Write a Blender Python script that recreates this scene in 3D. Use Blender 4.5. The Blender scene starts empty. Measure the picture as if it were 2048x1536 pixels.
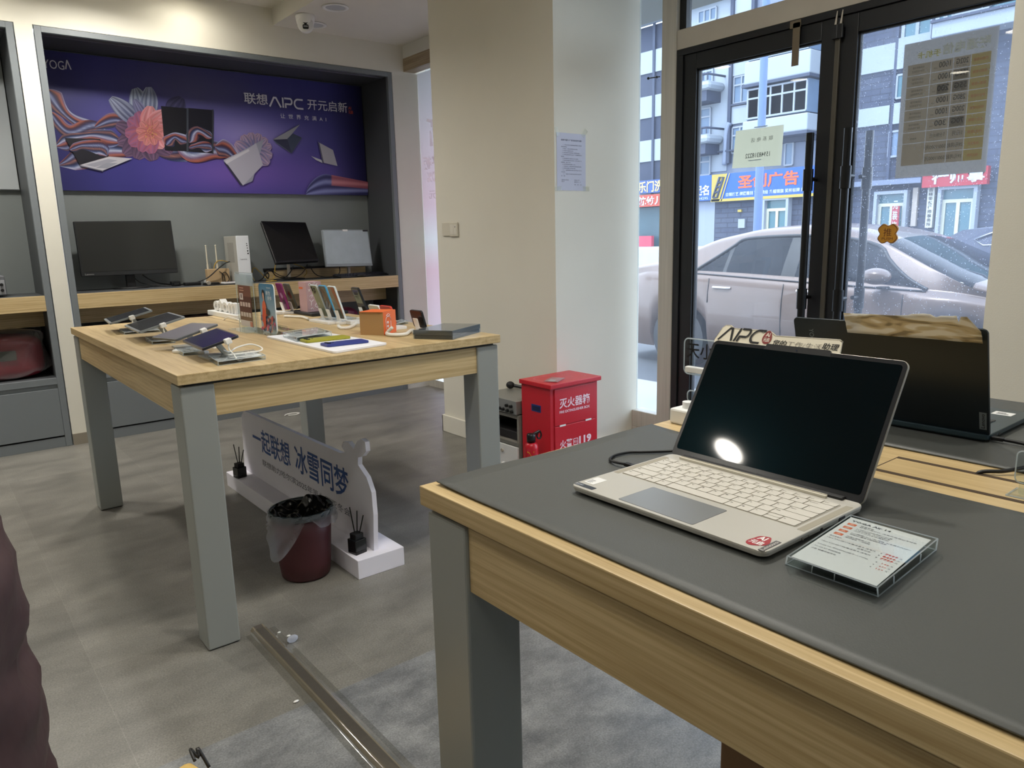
import bpy, math, random
from math import sin, cos, pi, radians, sqrt
from mathutils import Vector, Matrix, noise
random.seed(7)
SC = bpy.context.scene
COL = SC.collection

# ------------------------------------------------------------ camera
CAM_H = 1.217
F_PX, YAW, PITCH, ROLL = 1485.95, 0.67546, 0.19602, -0.023986
_fwd = Vector((sin(YAW)*cos(PITCH), cos(YAW)*cos(PITCH), -sin(PITCH)))
_rt = Vector((cos(YAW), -sin(YAW), 0)); _up = _rt.cross(_fwd)
RGT = _rt*cos(ROLL) + _up*sin(ROLL); UPV = -_rt*sin(ROLL) + _up*cos(ROLL); FWD = _fwd
CPOS = Vector((0, 0, CAM_H))
cam_d = bpy.data.cameras.new('camera'); cam = bpy.data.objects.new('camera', cam_d); COL.objects.link(cam)
cam.matrix_world = Matrix(((RGT.x, UPV.x, -FWD.x, 0), (RGT.y, UPV.y, -FWD.y, 0), (RGT.z, UPV.z, -FWD.z, CAM_H), (0, 0, 0, 1)))
cam_d.sensor_fit = 'HORIZONTAL'; cam_d.sensor_width = 36; cam_d.lens = F_PX/2048*36
cam_d.clip_start = .02; cam_d.clip_end = 200
cam_d.dof.use_dof = False
SC.camera = cam

# ------------------------------------------------------------ light, sky, exposure
vs = SC.view_settings
vs.view_transform = 'Standard'; vs.look = 'None'; vs.gamma = 1.0; vs.use_curve_mapping = False
vs.exposure = 0.62
W = bpy.data.worlds.new('overcast_sky'); SC.world = W; W.use_nodes = True
wn = W.node_tree.nodes; wl = W.node_tree.links
wbg = wn['Background']; wbg.inputs['Strength'].default_value = 2.7
_tc = wn.new('ShaderNodeTexCoord'); _sp = wn.new('ShaderNodeSeparateXYZ'); _rp = wn.new('ShaderNodeValToRGB')
wl.new(_tc.outputs['Generated'], _sp.inputs[0]); wl.new(_sp.outputs['Z'], _rp.inputs[0]); wl.new(_rp.outputs[0], wbg.inputs['Color'])
_rp.color_ramp.elements[0].color = (1.2, 1.28, 1.4, 1); _rp.color_ramp.elements[1].color = (1.12, 1.22, 1.42, 1)
sun_d = bpy.data.lights.new('sun', 'SUN'); sun_d.energy = 2.3; sun_d.angle = radians(12); sun_d.color = (1, .97, .92)
sun = bpy.data.objects.new('sun', sun_d); COL.objects.link(sun)
sun.rotation_euler = Vector((.62, -.25, -.95)).to_track_quat('-Z', 'Y').to_euler(); sun.location = (0, 0, 20)
CEIL = 2.774; SOF = 2.667
LAMPS = [(-1.0, 2.44), (-1.28, 4.54), (-.05, 4.62), (1.05, 4.66), (-.3, .6), (1.2, .3), (-1.9, .6), (1.2, -1.4), (-.6, -1.6), (-2.4, 3.4), (.35, 4.98), (1.6, 4.98), (1.65, 1.4), (.75, 1.55)]  # reflected ones and wall pair first; the rest unseen, added to brighten the room
WALLW = {0: .42, 1: .4, 2: 1.6, 3: 1.35, 10: .08, 11: .10, 12: 1.15, 13: .6, 4: .3, 5: .25, 6: .3, 7: .2, 8: .2, 9: .3}
LAMP_W = 9.0
for i, (x, y) in enumerate(LAMPS):
    ld = bpy.data.lights.new('downlight_glow', 'AREA'); ld.shape = 'DISK'; ld.size = .17; ld.energy = LAMP_W*WALLW.get(i, 1); ld.spread = radians(150) if i in (2, 3, 10, 11) else radians(160 if i in (0, 12) else 100 if i == 1 else 122)
    ld.color = (1.0, .96, .89)
    lo = bpy.data.objects.new('downlight_glow', ld); lo.location = (x, y, CEIL-.014); COL.objects.link(lo)

# ------------------------------------------------------------ real planes from sight lines
def ray(px, py):
    return RGT*((px-1024)/F_PX) + UPV*(-(py-768)/F_PX) + FWD
def onz(px, py, z): d = ray(px, py); return CPOS + d*((z-CAM_H)/d.z)
def onx(px, py, x): d = ray(px, py); return CPOS + d*(x/d.x)
def ony(px, py, y): d = ray(px, py); return CPOS + d*(y/d.y)

# ------------------------------------------------------------ materials
def L(c):
    if isinstance(c, str): c = tuple(int(c[i:i+2], 16) for i in (0, 2, 4))
    return tuple((v/255/12.92 if v/255 <= .04045 else ((v/255+.055)/1.055)**2.4) for v in c) + (1,)
MATS = {}
def mat(name, col=(128, 128, 128), rough=.5, metal=0, spec=.5, var=0, vscale=8, bump=0, bscale=60, emit=0, coat=0, sheen=0, stretch=None, trans=0, alpha=1):
    if name in MATS: return MATS[name]
    m = bpy.data.materials.new(name); m.use_nodes = True; MATS[name] = m
    nt = m.node_tree; N = nt.nodes; K = nt.links; b = N['Principled BSDF']
    c = L(col)
    b.inputs['Base Color'].default_value = c; b.inputs['Roughness'].default_value = rough; b.inputs['Metallic'].default_value = metal
    b.inputs['Specular IOR Level'].default_value = spec; b.inputs['Coat Weight'].default_value = coat
    b.inputs['Transmission Weight'].default_value = trans; b.inputs['Alpha'].default_value = alpha
    if emit: b.inputs['Emission Color'].default_value = c; b.inputs['Emission Strength'].default_value = emit
    tc = N.new('ShaderNodeTexCoord'); mp = N.new('ShaderNodeMapping'); K.new(tc.outputs['Object'], mp.inputs[0])
    if stretch: mp.inputs['Scale'].default_value = stretch
    nz = N.new('ShaderNodeTexNoise'); nz.inputs['Scale'].default_value = vscale; nz.inputs['Detail'].default_value = 5
    K.new(mp.outputs[0], nz.inputs['Vector'])
    v = var if var else .03
    mx = N.new('ShaderNodeMix'); mx.data_type = 'RGBA'
    mx.inputs['A'].default_value = tuple(x*(1-v) for x in c[:3])+(1,); mx.inputs['B'].default_value = tuple(min(1, x*(1+v)) for x in c[:3])+(1,)
    K.new(nz.outputs['Fac'], mx.inputs['Factor']); K.new(mx.outputs['Result'], b.inputs['Base Color'])
    if bump:
        bn = N.new('ShaderNodeTexNoise'); bn.inputs['Scale'].default_value = bscale; bn.inputs['Detail'].default_value = 3
        K.new(mp.outputs[0], bn.inputs['Vector'])
        bp = N.new('ShaderNodeBump'); bp.inputs['Strength'].default_value = bump; bp.inputs['Distance'].default_value = .01
        K.new(bn.outputs['Fac'], bp.inputs['Height']); K.new(bp.outputs[0], b.inputs['Normal'])
    return m

def wood(name, axis, c1=(208, 184, 138), c2=(172, 145, 98), rough=.38):
    m = bpy.data.materials.new(name); m.use_nodes = True; MATS[name] = m
    nt = m.node_tree; N = nt.nodes; K = nt.links; b = N['Principled BSDF']; b.inputs['Roughness'].default_value = rough
    tc = N.new('ShaderNodeTexCoord'); mp = N.new('ShaderNodeMapping'); K.new(tc.outputs['Object'], mp.inputs[0])
    s = [38, 38, 38]; s[axis] = 1.5; mp.inputs['Scale'].default_value = s
    n1 = N.new('ShaderNodeTexNoise'); n1.inputs['Scale'].default_value = 1.0; n1.inputs['Detail'].default_value = 9; n1.inputs['Roughness'].default_value = .62; n1.inputs['Distortion'].default_value = .35
    K.new(mp.outputs[0], n1.inputs['Vector'])
    mp2 = N.new('ShaderNodeMapping'); K.new(tc.outputs['Object'], mp2.inputs[0]); s2 = [360, 360, 360]; s2[axis] = 8; mp2.inputs['Scale'].default_value = s2
    n2 = N.new('ShaderNodeTexNoise'); n2.inputs['Scale'].default_value = 1; n2.inputs['Detail'].default_value = 3; K.new(mp2.outputs[0], n2.inputs['Vector'])
    mp3 = N.new('ShaderNodeMapping'); K.new(tc.outputs['Object'], mp3.inputs[0]); s3 = [7, 7, 7]; s3[axis] = .8; mp3.inputs['Scale'].default_value = s3
    n3 = N.new('ShaderNodeTexWave'); n3.inputs['Scale'].default_value = 3.2; n3.inputs['Distortion'].default_value = 7; n3.inputs['Detail'].default_value = 3; n3.inputs['Detail Scale'].default_value = .7
    n3.bands_direction = 'Z' if axis != 2 else 'X'
    K.new(mp3.outputs[0], n3.inputs['Vector'])
    a1 = N.new('ShaderNodeMath'); a1.operation = 'MULTIPLY_ADD'; a1.inputs[1].default_value = .55; K.new(n2.outputs['Fac'], a1.inputs[0]); K.new(n1.outputs['Fac'], a1.inputs[2])
    a2 = N.new('ShaderNodeMath'); a2.operation = 'MULTIPLY_ADD'; a2.inputs[1].default_value = .16; K.new(n3.outputs['Fac'], a2.inputs[0]); K.new(a1.outputs[0], a2.inputs[2])
    rp = N.new('ShaderNodeValToRGB'); rp.color_ramp.elements[0].position = .56; rp.color_ramp.elements[1].position = 1.08
    rp.color_ramp.elements[0].color = L(c2); rp.color_ramp.elements[1].color = L(c1)
    e = rp.color_ramp.elements.new(.8); e.color = tuple((p+q*1.2)/2.2 for p, q in zip(L(c2), L(c1)))
    K.new(a2.outputs[0], rp.inputs[0]); K.new(rp.outputs[0], b.inputs['Base Color'])
    bp = N.new('ShaderNodeBump'); bp.inputs['Strength'].default_value = .12; bp.inputs['Distance'].default_value = .002
    K.new(n2.outputs['Fac'], bp.inputs['Height']); K.new(bp.outputs[0], b.inputs['Normal'])
    return m

def clear(name, tint=(245, 250, 250), dust=0.0, dustcol=(200, 210, 225), rough=.01, gloss=1.0, specks=0, ior=1.45):
    """clear acrylic or window glass: see-through with fresnel gloss, optional film of dust"""
    m = bpy.data.materials.new(name); m.use_nodes = True; MATS[name] = m
    nt = m.node_tree; N = nt.nodes; K = nt.links; N.remove(N['Principled BSDF']); out = N['Material Output']
    t = N.new('ShaderNodeBsdfTransparent'); t.inputs[0].default_value = L(tint)
    g = N.new('ShaderNodeBsdfGlossy'); g.inputs['Roughness'].default_value = rough; g.inputs['Color'].default_value = (gloss, gloss, gloss, 1)
    f = N.new('ShaderNodeFresnel'); f.inputs[0].default_value = ior
    ge = N.new('ShaderNodeNewGeometry'); sb_ = N.new('ShaderNodeMath'); sb_.operation = 'SUBTRACT'; sb_.use_clamp = True; K.new(f.outputs[0], sb_.inputs[0]); K.new(ge.outputs['Backfacing'], sb_.inputs[1])
    mx = N.new('ShaderNodeMixShader'); K.new(sb_.outputs[0], mx.inputs[0]); K.new(t.outputs[0], mx.inputs[1]); K.new(g.outputs[0], mx.inputs[2])
    last = mx
    if dust:
        d = N.new('ShaderNodeBsdfDiffuse'); d.inputs[0].default_value = L(dustcol)
        tl = N.new('ShaderNodeBsdfTranslucent'); tl.inputs[0].default_value = L(dustcol)
        md = N.new('ShaderNodeMixShader'); md.inputs[0].default_value = .7; K.new(d.outputs[0], md.inputs[1]); K.new(tl.outputs[0], md.inputs[2])
        tc = N.new('ShaderNodeTexCoord'); nz = N.new('ShaderNodeTexNoise'); nz.inputs['Scale'].default_value = 3; nz.inputs['Detail'].default_value = 6
        K.new(tc.outputs['Object'], nz.inputs['Vector'])
        ma = N.new('ShaderNodeMath'); ma.operation = 'MULTIPLY'; ma.inputs[1].default_value = dust*2; K.new(nz.outputs['Fac'], ma.inputs[0])
        fac = ma
        if specks:
            vo = N.new('ShaderNodeTexVoronoi'); vo.inputs['Scale'].default_value = 95; K.new(tc.outputs['Object'], vo.inputs['Vector'])
            lt = N.new('ShaderNodeMath'); lt.operation = 'LESS_THAN'; lt.inputs[1].default_value = .16; K.new(vo.outputs['Distance'], lt.inputs[0])
            n2 = N.new('ShaderNodeTexNoise'); n2.inputs['Scale'].default_value = 22; K.new(tc.outputs['Object'], n2.inputs['Vector'])
            gt = N.new('ShaderNodeMath'); gt.operation = 'GREATER_THAN'; gt.inputs[1].default_value = .5; K.new(n2.outputs['Fac'], gt.inputs[0])
            mu = N.new('ShaderNodeMath'); mu.operation = 'MULTIPLY'; K.new(lt.outputs[0], mu.inputs[0]); K.new(gt.outputs[0], mu.inputs[1])
            m2 = N.new('ShaderNodeMath'); m2.operation = 'MULTIPLY_ADD'; m2.inputs[1].default_value = specks; K.new(mu.outputs[0], m2.inputs[0]); K.new(ma.outputs[0], m2.inputs[2])
            fac = m2
        m3 = N.new('ShaderNodeMixShader'); K.new(fac.outputs[0], m3.inputs[0]); K.new(mx.outputs[0], m3.inputs[1]); K.new(md.outputs[0], m3.inputs[2]); last = m3
    K.new(last.outputs[0], out.inputs[0])
    return m

def printed(name, rough=.45):
    m = bpy.data.materials.new(name); m.use_nodes = True; MATS[name] = m
    N = m.node_tree.nodes; K = m.node_tree.links; b = N['Principled BSDF']; b.inputs['Roughness'].default_value = rough
    a = N.new('ShaderNodeAttribute'); a.attribute_name = 'Col'; K.new(a.outputs['Color'], b.inputs['Base Color'])
    return m

# ------------------------------------------------------------ mesh builder
def frame(o, u, v):
    """matrix whose x axis runs along u, y axis along v, origin o"""
    u = Vector(u).normalized(); v = Vector(v); v = (v-u*v.dot(u)).normalized(); w = u.cross(v)
    return Matrix(((u.x, v.x, w.x, o[0]), (u.y, v.y, w.y, o[1]), (u.z, v.z, w.z, o[2]), (0, 0, 0, 1)))
def T(x, y, z): return Matrix.Translation((x, y, z))
def RZ(a): return Matrix.Rotation(radians(a), 4, 'Z')
def RX(a): return Matrix.Rotation(radians(a), 4, 'X')
def RY(a): return Matrix.Rotation(radians(a), 4, 'Y')
_txt = {}
def glyphs(s, bold, res):
    k = (s, bold, res)
    if k not in _txt:
        c = bpy.data.curves.new('lettering', 'FONT'); c.body = s; c.size = 1; c.offset = bold; c.resolution_u = res; c.space_line = 1.1
        o = bpy.data.objects.new('lettering', c); COL.objects.link(o); bpy.context.view_layer.update()
        me = bpy.data.meshes.new_from_object(o.evaluated_get(bpy.context.evaluated_depsgraph_get()))
        _txt[k] = ([tuple(v.co) for v in me.vertices], [tuple(p.vertices) for p in me.polygons])
        bpy.data.objects.remove(o); bpy.data.curves.remove(c); bpy.data.meshes.remove(me)
    return _txt[k]
class MB:
    def __init__(s, *mats):
        s.v = []; s.f = []; s.mi = []; s.sm = []; s.mats = list(mats); s.cur = 0; s.col = {}; s.cc = None
    def use(s, m):
        if m not in s.mats: s.mats.append(m)
        s.cur = s.mats.index(m); return s
    def add(s, vs_, fs, M=None, smooth=False, cols=None):
        n = len(s.v)
        for i, p in enumerate(vs_):
            p = Vector(p)
            if M is not None: p = M @ p
            s.v.append(tuple(p))
            if cols is not None: s.col[n+i] = cols[i]
            elif s.cc is not None: s.col[n+i] = s.cc
        for f in fs:
            s.f.append(tuple(i+n for i in f)); s.mi.append(s.cur); s.sm.append(smooth)
        return s
    def box(s, x0, y0, z0, x1, y1, z1, M=None):
        return s.add([(x0, y0, z0), (x1, y0, z0), (x1, y1, z0), (x0, y1, z0), (x0, y0, z1), (x1, y0, z1), (x1, y1, z1), (x0, y1, z1)],
                     [(0, 3, 2, 1), (4, 5, 6, 7), (0, 1, 5, 4), (1, 2, 6, 5), (2, 3, 7, 6), (3, 0, 4, 7)], M)
    def quad(s, pts, M=None, cols=None): return s.add(pts, [tuple(range(len(pts)))], M, cols=cols)
    def prism(s, poly, z0, z1, M=None, smooth=False):
        n = len(poly)
        vs_ = [(p[0], p[1], z0) for p in poly] + [(p[0], p[1], z1) for p in poly]
        fs = [tuple(range(n-1, -1, -1)), tuple(range(n, 2*n))] + [(i, (i+1) % n, n+(i+1) % n, n+i) for i in range(n)]
        return s.add(vs_, fs, M, smooth)
    def rrect(s, x0, y0, x1, y1, r, z0, z1, M=None, k=5):
        return s.prism(rr(x0, y0, x1, y1, r, k), z0, z1, M)
    def ring(s, a, b, z0, z1, M=None):
        """plate with hole: a outer poly, b inner poly, same count"""
        n = len(a)
        vs_ = [(p[0], p[1], z) for z in (z0, z1) for P in (a, b) for p in P]; fs = []
        for i in range(n):
            j = (i+1) % n
            fs += [(i, n+i, n+j, j), (2*n+i, 2*n+j, 3*n+j, 3*n+i), (i, j, 2*n+j, 2*n+i), (n+i, 3*n+i, 3*n+j, n+j)]
        return s.add(vs_, fs, M)
    def cyl(s, p0, p1, r0, r1=None, n=20, M=None, smooth=True, cap=True):
        r1 = r0 if r1 is None else r1; p0 = Vector(p0); p1 = Vector(p1); d = (p1-p0).normalized()
        a = d.orthogonal().normalized(); b = d.cross(a); vs_ = []
        for P, r in ((p0, r0), (p1, r1)):
            for i in range(n): t = 2*pi*i/n; vs_.append(P+a*(r*cos(t))+b*(r*sin(t)))
        s.add(vs_, [(i, (i+1) % n, n+(i+1) % n, n+i) for i in range(n)], M, smooth)
        if cap:
            s.add(vs_[:n], [tuple(range(n-1, -1, -1))], M); s.add(vs_[n:], [tuple(range(n))], M)
        return s
    def lathe(s, prof, n=32, M=None, smooth=True, jit=None):
        vs_ = []; m = len(prof)
        for k, (r, z) in enumerate(prof):
            for i in range(n):
                t = 2*pi*i/n; rr_, zz = (r, z) if jit is None else jit(r, z, t, k)
                vs_.append((rr_*cos(t), rr_*sin(t), zz))
        fs = [(k*n+i, k*n+(i+1) % n, (k+1)*n+(i+1) % n, (k+1)*n+i) for k in range(m-1) for i in range(n)]
        return s.add(vs_, fs, M, smooth)
    def tube(s, pts, r, n=8, M=None, sub=6, cap=True):
        P = spline(pts, sub) if sub > 1 else [Vector(p) for p in pts]
        vs_ = []; up = None; m = len(P)
        for i, p in enumerate(P):
            d = (P[min(i+1, m-1)]-P[max(i-1, 0)]).normalized()
            if up is None: up = d.orthogonal().normalized()
            up = (up-d*up.dot(d)).normalized(); b = d.cross(up)
            for k in range(n): t = 2*pi*k/n; vs_.append(p+up*(r*cos(t))+b*(r*sin(t)))
        fs = [(i*n+k, i*n+(k+1) % n, (i+1)*n+(k+1) % n, (i+1)*n+k) for i in range(m-1) for k in range(n)]
        if cap: fs += [tuple(range(n-1, -1, -1)), tuple(range((m-1)*n, m*n))]
        return s.add(vs_, fs, M, True)
    def grid(s, fn, nu, nv, M=None, smooth=True, colfn=None, closed=False):
        vs_ = [fn(i/nu, j/nv) for j in range(nv+1) for i in range(nu+1)]
        cs = [colfn(i/nu, j/nv) for j in range(nv+1) for i in range(nu+1)] if colfn else None
        fs = [(j*(nu+1)+i, j*(nu+1)+i+1, (j+1)*(nu+1)+i+1, (j+1)*(nu+1)+i) for j in range(nv) for i in range(nu)]
        return s.add(vs_, fs, M, smooth, cs)
    def ball(s, c, rx, ry=None, rz=None, n=16, M=None):
        ry = rx if ry is None else ry; rz = rx if rz is None else rz
        def f(u, v): a = 2*pi*u; b = pi*(v-.5); return (c[0]+rx*cos(b)*cos(a), c[1]+ry*cos(b)*sin(a), c[2]+rz*sin(b))
        return s.grid(f, n, n//2, M)
    def text(s, st, M, w=None, h=None, bold=0., x=0, y=0, align='L', res=3, mirror=False, depth=0, shear=0):
        """writing in the plane of M (x right, y up); cap box fitted to width w and height h"""
        V, F = glyphs(st, bold, res)
        if not V: return s
        x0 = min(p[0] for p in V); x1 = max(p[0] for p in V); y0 = min(p[1] for p in V); y1 = max(p[1] for p in V)
        sy = (h/(y1-y0)) if h else (w/(x1-x0)); sx = (w/(x1-x0)) if w else sy
        ww = (x1-x0)*sx; ox = {'L': 0, 'C': -ww/2, 'R': -ww}[align]
        Q = [(x+ox+(p[0]-x0)*sx+shear*(p[1]-y0)*sy, y+(p[1]-y0)*sy) for p in V]
        if mirror: Q = [(2*x-q[0], q[1]) for q in Q]
        if depth:
            n = len(Q); ed = {}
            for f in F:
                for a, b in zip(f, f[1:]+f[:1]): ed[(a, b)] = 1
            fs = [f for f in F] + [tuple(i+n for i in reversed(f)) for f in F]
            fs += [(b, a, a+n, b+n) for (a, b) in ed if (b, a) not in ed]
            return s.add([(q[0], q[1], depth) for q in Q]+[(q[0], q[1], 0) for q in Q], fs, M)
        return s.add([(q[0], q[1], 0) for q in Q], F, M)
    def build(s, name, parent=None, world=True, bevel=0, seg=2, sub=0, solid=0, norm=False):
        me = bpy.data.meshes.new(name)
        V = s.v
        if parent is not None and world:
            r = parent
            while r.parent: r = r.parent
            im = (Matrix.Translation(r.location) @ r.rotation_euler.to_matrix().to_4x4()).inverted()
            V = [tuple(im @ Vector(p)) for p in V]
        me.from_pydata(V, [], s.f)
        for m in s.mats: me.materials.append(m)
        me.polygons.foreach_set('material_index', s.mi); me.polygons.foreach_set('use_smooth', s.sm)
        if s.col:
            ca = me.color_attributes.new('Col', 'FLOAT_COLOR', 'POINT')
            for i, c in s.col.items(): ca.data[i].color = (c[0], c[1], c[2], 1)
        me.update()
        o = bpy.data.objects.new(name, me); COL.objects.link(o)
        if parent is not None: o.parent = parent
        if bevel:
            b = o.modifiers.new('b', 'BEVEL'); b.width = bevel; b.segments = seg; b.limit_method = 'ANGLE'; b.angle_limit = radians(40)
            b.harden_normals = False
        if solid:
            b = o.modifiers.new('s', 'SOLIDIFY'); b.thickness = solid; b.offset = 0
        if sub:
            b = o.modifiers.new('u', 'SUBSURF'); b.levels = sub; b.render_levels = sub
        return o
def rr(x0, y0, x1, y1, r, k=5):
    P = []
    for cx, cy, a0 in ((x1-r, y1-r, 0), (x0+r, y1-r, 90), (x0+r, y0+r, 180), (x1-r, y0+r, 270)):
        for i in range(k+1): a = radians(a0+90*i/k); P.append((cx+r*cos(a), cy+r*sin(a)))
    return P
def spline(pts, sub):
    P = [Vector(p) for p in pts]; out = []
    for i in range(len(P)-1):
        a = P[max(i-1, 0)]; b = P[i]; c = P[i+1]; d = P[min(i+2, len(P)-1)]
        for k in range(sub):
            t = k/sub
            out.append(.5*((2*b)+(c-a)*t+(2*a-5*b+4*c-d)*t*t+(3*b-a-3*c+d)*t**3))
    out.append(P[-1]); return out
def tag(o, label, cat, group=None):
    o['label'] = label; o['category'] = cat
    if group: o['group'] = group
    return o
def thing(name, label, cat, loc=(0, 0, 0), rz=0, group=None):
    o = bpy.data.objects.new(name, None); COL.objects.link(o); o.location = loc; o.rotation_euler = (0, 0, radians(rz))
    o.empty_display_size = .1
    return tag(o, label, cat, group)
def struct(o): o['kind'] = 'structure'; return o
def copy_tree(o, parent=None):
    c = o.copy(); COL.objects.link(c); c.parent = parent
    for ch in [x for x in bpy.data.objects if x.parent == o]: copy_tree(ch, c)
    return c

# ------------------------------------------------------------ palette
m_wall = mat('wall_paint', (222, 219, 206), .8, bump=.05, bscale=300)
m_wallw = mat('wall_paint_plain', (226, 224, 214), .8)
m_pillar = mat('pillar_paint', (224, 220, 207), .8, bump=.06, bscale=250, var=.04, vscale=3)
m_ceil = mat('ceiling_paint', (222, 218, 206), .85)
m_wX = wood('oak_laminate_x', 0); m_wY = wood('oak_laminate_y', 1)
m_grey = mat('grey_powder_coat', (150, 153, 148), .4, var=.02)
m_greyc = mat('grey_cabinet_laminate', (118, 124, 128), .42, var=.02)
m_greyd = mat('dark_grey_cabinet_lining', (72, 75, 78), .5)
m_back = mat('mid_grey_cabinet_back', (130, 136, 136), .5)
m_alu = mat('brushed_aluminium', (196, 191, 180), .45, metal=.1, var=.22, vscale=2.2, bump=.05, stretch=(40, 40, 1))
m_aluh = mat('scuffed_aluminium', (190, 182, 168), .45, metal=.1, var=.25, vscale=3)
m_blk = mat('black_plastic', (20, 21, 23), .35)
m_blkm = mat('matt_black', (16, 17, 19), .6)
m_blkf = mat('black_door_frame', (19, 21, 25), .45, var=.08)
m_white = mat('white_plastic', (235, 235, 232), .35)
m_whitem = mat('white_matt', (232, 232, 236), .6)
m_cable = mat('white_cable', (236, 234, 226), .4)
m_bcable = mat('black_cable', (14, 14, 15), .45)
m_ycable = mat('yellow_cable', (190, 155, 50), .5)
m_glass = clear('window_glass', (236, 243, 248), dust=.05, dustcol=(205, 214, 230), ior=1.35)
m_glassd = clear('dusty_window_glass', (230, 238, 246), dust=.095, dustcol=(205, 214, 230), specks=.55, ior=1.4)
m_acr = clear('clear_acrylic', (244, 248, 248), ior=1.42)
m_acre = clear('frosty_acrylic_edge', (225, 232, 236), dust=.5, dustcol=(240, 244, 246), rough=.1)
m_ink = mat('black_ink', (30, 30, 34), .5)
m_print = printed('printed_colour')
m_printg = printed('glossy_print', .2)
# ============================================================ THE ROOM
def floor_mat():
    m = bpy.data.materials.new('floor_tile'); m.use_nodes = True; nt = m.node_tree; N = nt.nodes; K = nt.links; b = N['Principled BSDF']
    tc = N.new('ShaderNodeTexCoord'); sp = N.new('ShaderNodeSeparateXYZ'); K.new(tc.outputs['Object'], sp.inputs[0])
    mp = N.new('ShaderNodeMapping'); mp.inputs['Location'].default_value = (-.266+6, -1.755+5.7, 0); K.new(tc.outputs['Object'], mp.inputs[0])
    br = N.new('ShaderNodeTexBrick'); br.offset = 0; br.squash = 1; K.new(mp.outputs[0], br.inputs['Vector'])
    br.inputs['Scale'].default_value = 1; br.inputs['Brick Width'].default_value = .6; br.inputs['Row Height'].default_value = .57; br.inputs['Mortar Size'].default_value = .0012; br.inputs['Mortar Smooth'].default_value = .3
    br.inputs['Color1'].default_value = (.40, .40, .40, 1); br.inputs['Color2'].default_value = (.60, .60, .60, 1); br.inputs['Mortar'].default_value = (.68, .68, .68, 1)
    def ns(sc, det, st=(1, 1, 1), rgh=.6, dist=0):
        q = N.new('ShaderNodeMapping'); q.inputs['Scale'].default_value = st; K.new(tc.outputs['Object'], q.inputs[0])
        n = N.new('ShaderNodeTexNoise'); n.inputs['Scale'].default_value = sc; n.inputs['Detail'].default_value = det; n.inputs['Roughness'].default_value = rgh; n.inputs['Distortion'].default_value = dist
        K.new(q.outputs[0], n.inputs['Vector']); return n
    big = ns(2.6, 6, (1, 1.8, 1), .6, .3); fine = ns(210, 3); mid = ns(7, 9, (1, 1.35, 1), .7, .15)
    r1 = N.new('ShaderNodeValToRGB'); K.new(big.outputs['Fac'], r1.inputs[0]); e = r1.color_ramp.elements
    e[0].position = .3; e[0].color = L((105, 103, 97)); e[1].position = .72; e[1].color = L((138, 135, 127))
    r2 = N.new('ShaderNodeValToRGB'); K.new(mid.outputs['Fac'], r2.inputs[0]); e = r2.color_ramp.elements
    e[0].position = .25; e[0].color = L((86, 88, 91)); e[1].position = .85; e[1].color = L((146, 147, 146))
    st = N.new('ShaderNodeMath'); st.operation = 'LESS_THAN'; st.inputs[1].default_value = 1.755; K.new(sp.outputs['Y'], st.inputs[0])
    mx = N.new('ShaderNodeMix'); mx.data_type = 'RGBA'; K.new(st.outputs[0], mx.inputs['Factor']); K.new(r1.outputs[0], mx.inputs['A']); K.new(r2.outputs[0], mx.inputs['B'])
    def ov(a, bsock, fac, typ='OVERLAY'):
        o = N.new('ShaderNodeMix'); o.data_type = 'RGBA'; o.blend_type = typ; o.inputs['Factor'].default_value = fac
        K.new(a, o.inputs['A']); K.new(bsock, o.inputs['B']); return o
    o1 = ov(mx.outputs['Result'], mid.outputs['Fac'], .3); o2 = ov(o1.outputs['Result'], fine.outputs['Fac'], .75); o3 = ov(o2.outputs['Result'], br.outputs['Color'], .45)
    K.new(o3.outputs['Result'], b.inputs['Base Color'])
    rr_ = N.new('ShaderNodeMapRange'); rr_.inputs['To Min'].default_value = .24; rr_.inputs['To Max'].default_value = .46; K.new(mid.outputs['Fac'], rr_.inputs['Value']); K.new(rr_.outputs[0], b.inputs['Roughness'])
    b.inputs['Specular IOR Level'].default_value = .55
    bp = N.new('ShaderNodeBump'); bp.inputs['Strength'].default_value = .1; bp.inputs['Distance'].default_value = .004; K.new(fine.outputs['Fac'], bp.inputs['Height']); K.new(bp.outputs[0], b.inputs['Normal'])
    return m
m_floor = floor_mat()
struct(MB(m_floor).box(-3.4, -3.2, -.08, 3.34, 6.0, 0).build('floor'))
YB = 5.24
XW = 3.165
def S(name, m, *boxes, bevel=0):
    b = MB(m)
    for q in boxes: b.box(*q)
    return struct(b.build(name, bevel=bevel))
S('ceiling', m_ceil, (-3.4, -3.2, CEIL, 2.184, 5.34, CEIL+.1))
S('trim_1', m_ceil, (2.184, -3.2, SOF, 3.42, 5.34, CEIL+.1))
m_wb = m_wall
# back wall with the openings for the two cabinets
S('wall_back', m_wb, (-3.4, YB, 2.466, 2.184, 5.34, CEIL), (2.184, YB, 2.466, 3.342, 5.34, SOF), (.668, YB, 0, .758, 5.34, 2.466), (3.096, YB, 0, 3.342, 5.34, 2.466), (-3.4, YB, 0, -1.75, 5.34, 2.466))
S('wall_left', m_wall, (-3.5, -3.2, 0, -3.4, 5.34, CEIL))
S('wall_front', m_wall, (-3.5, -3.3, 0, 3.34, -3.2, CEIL))
S('baseboard_back', mat('baseboard_grey', (140, 132, 118), .5), (.669, YB-.008, 0, .757, YB, .07))
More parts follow.
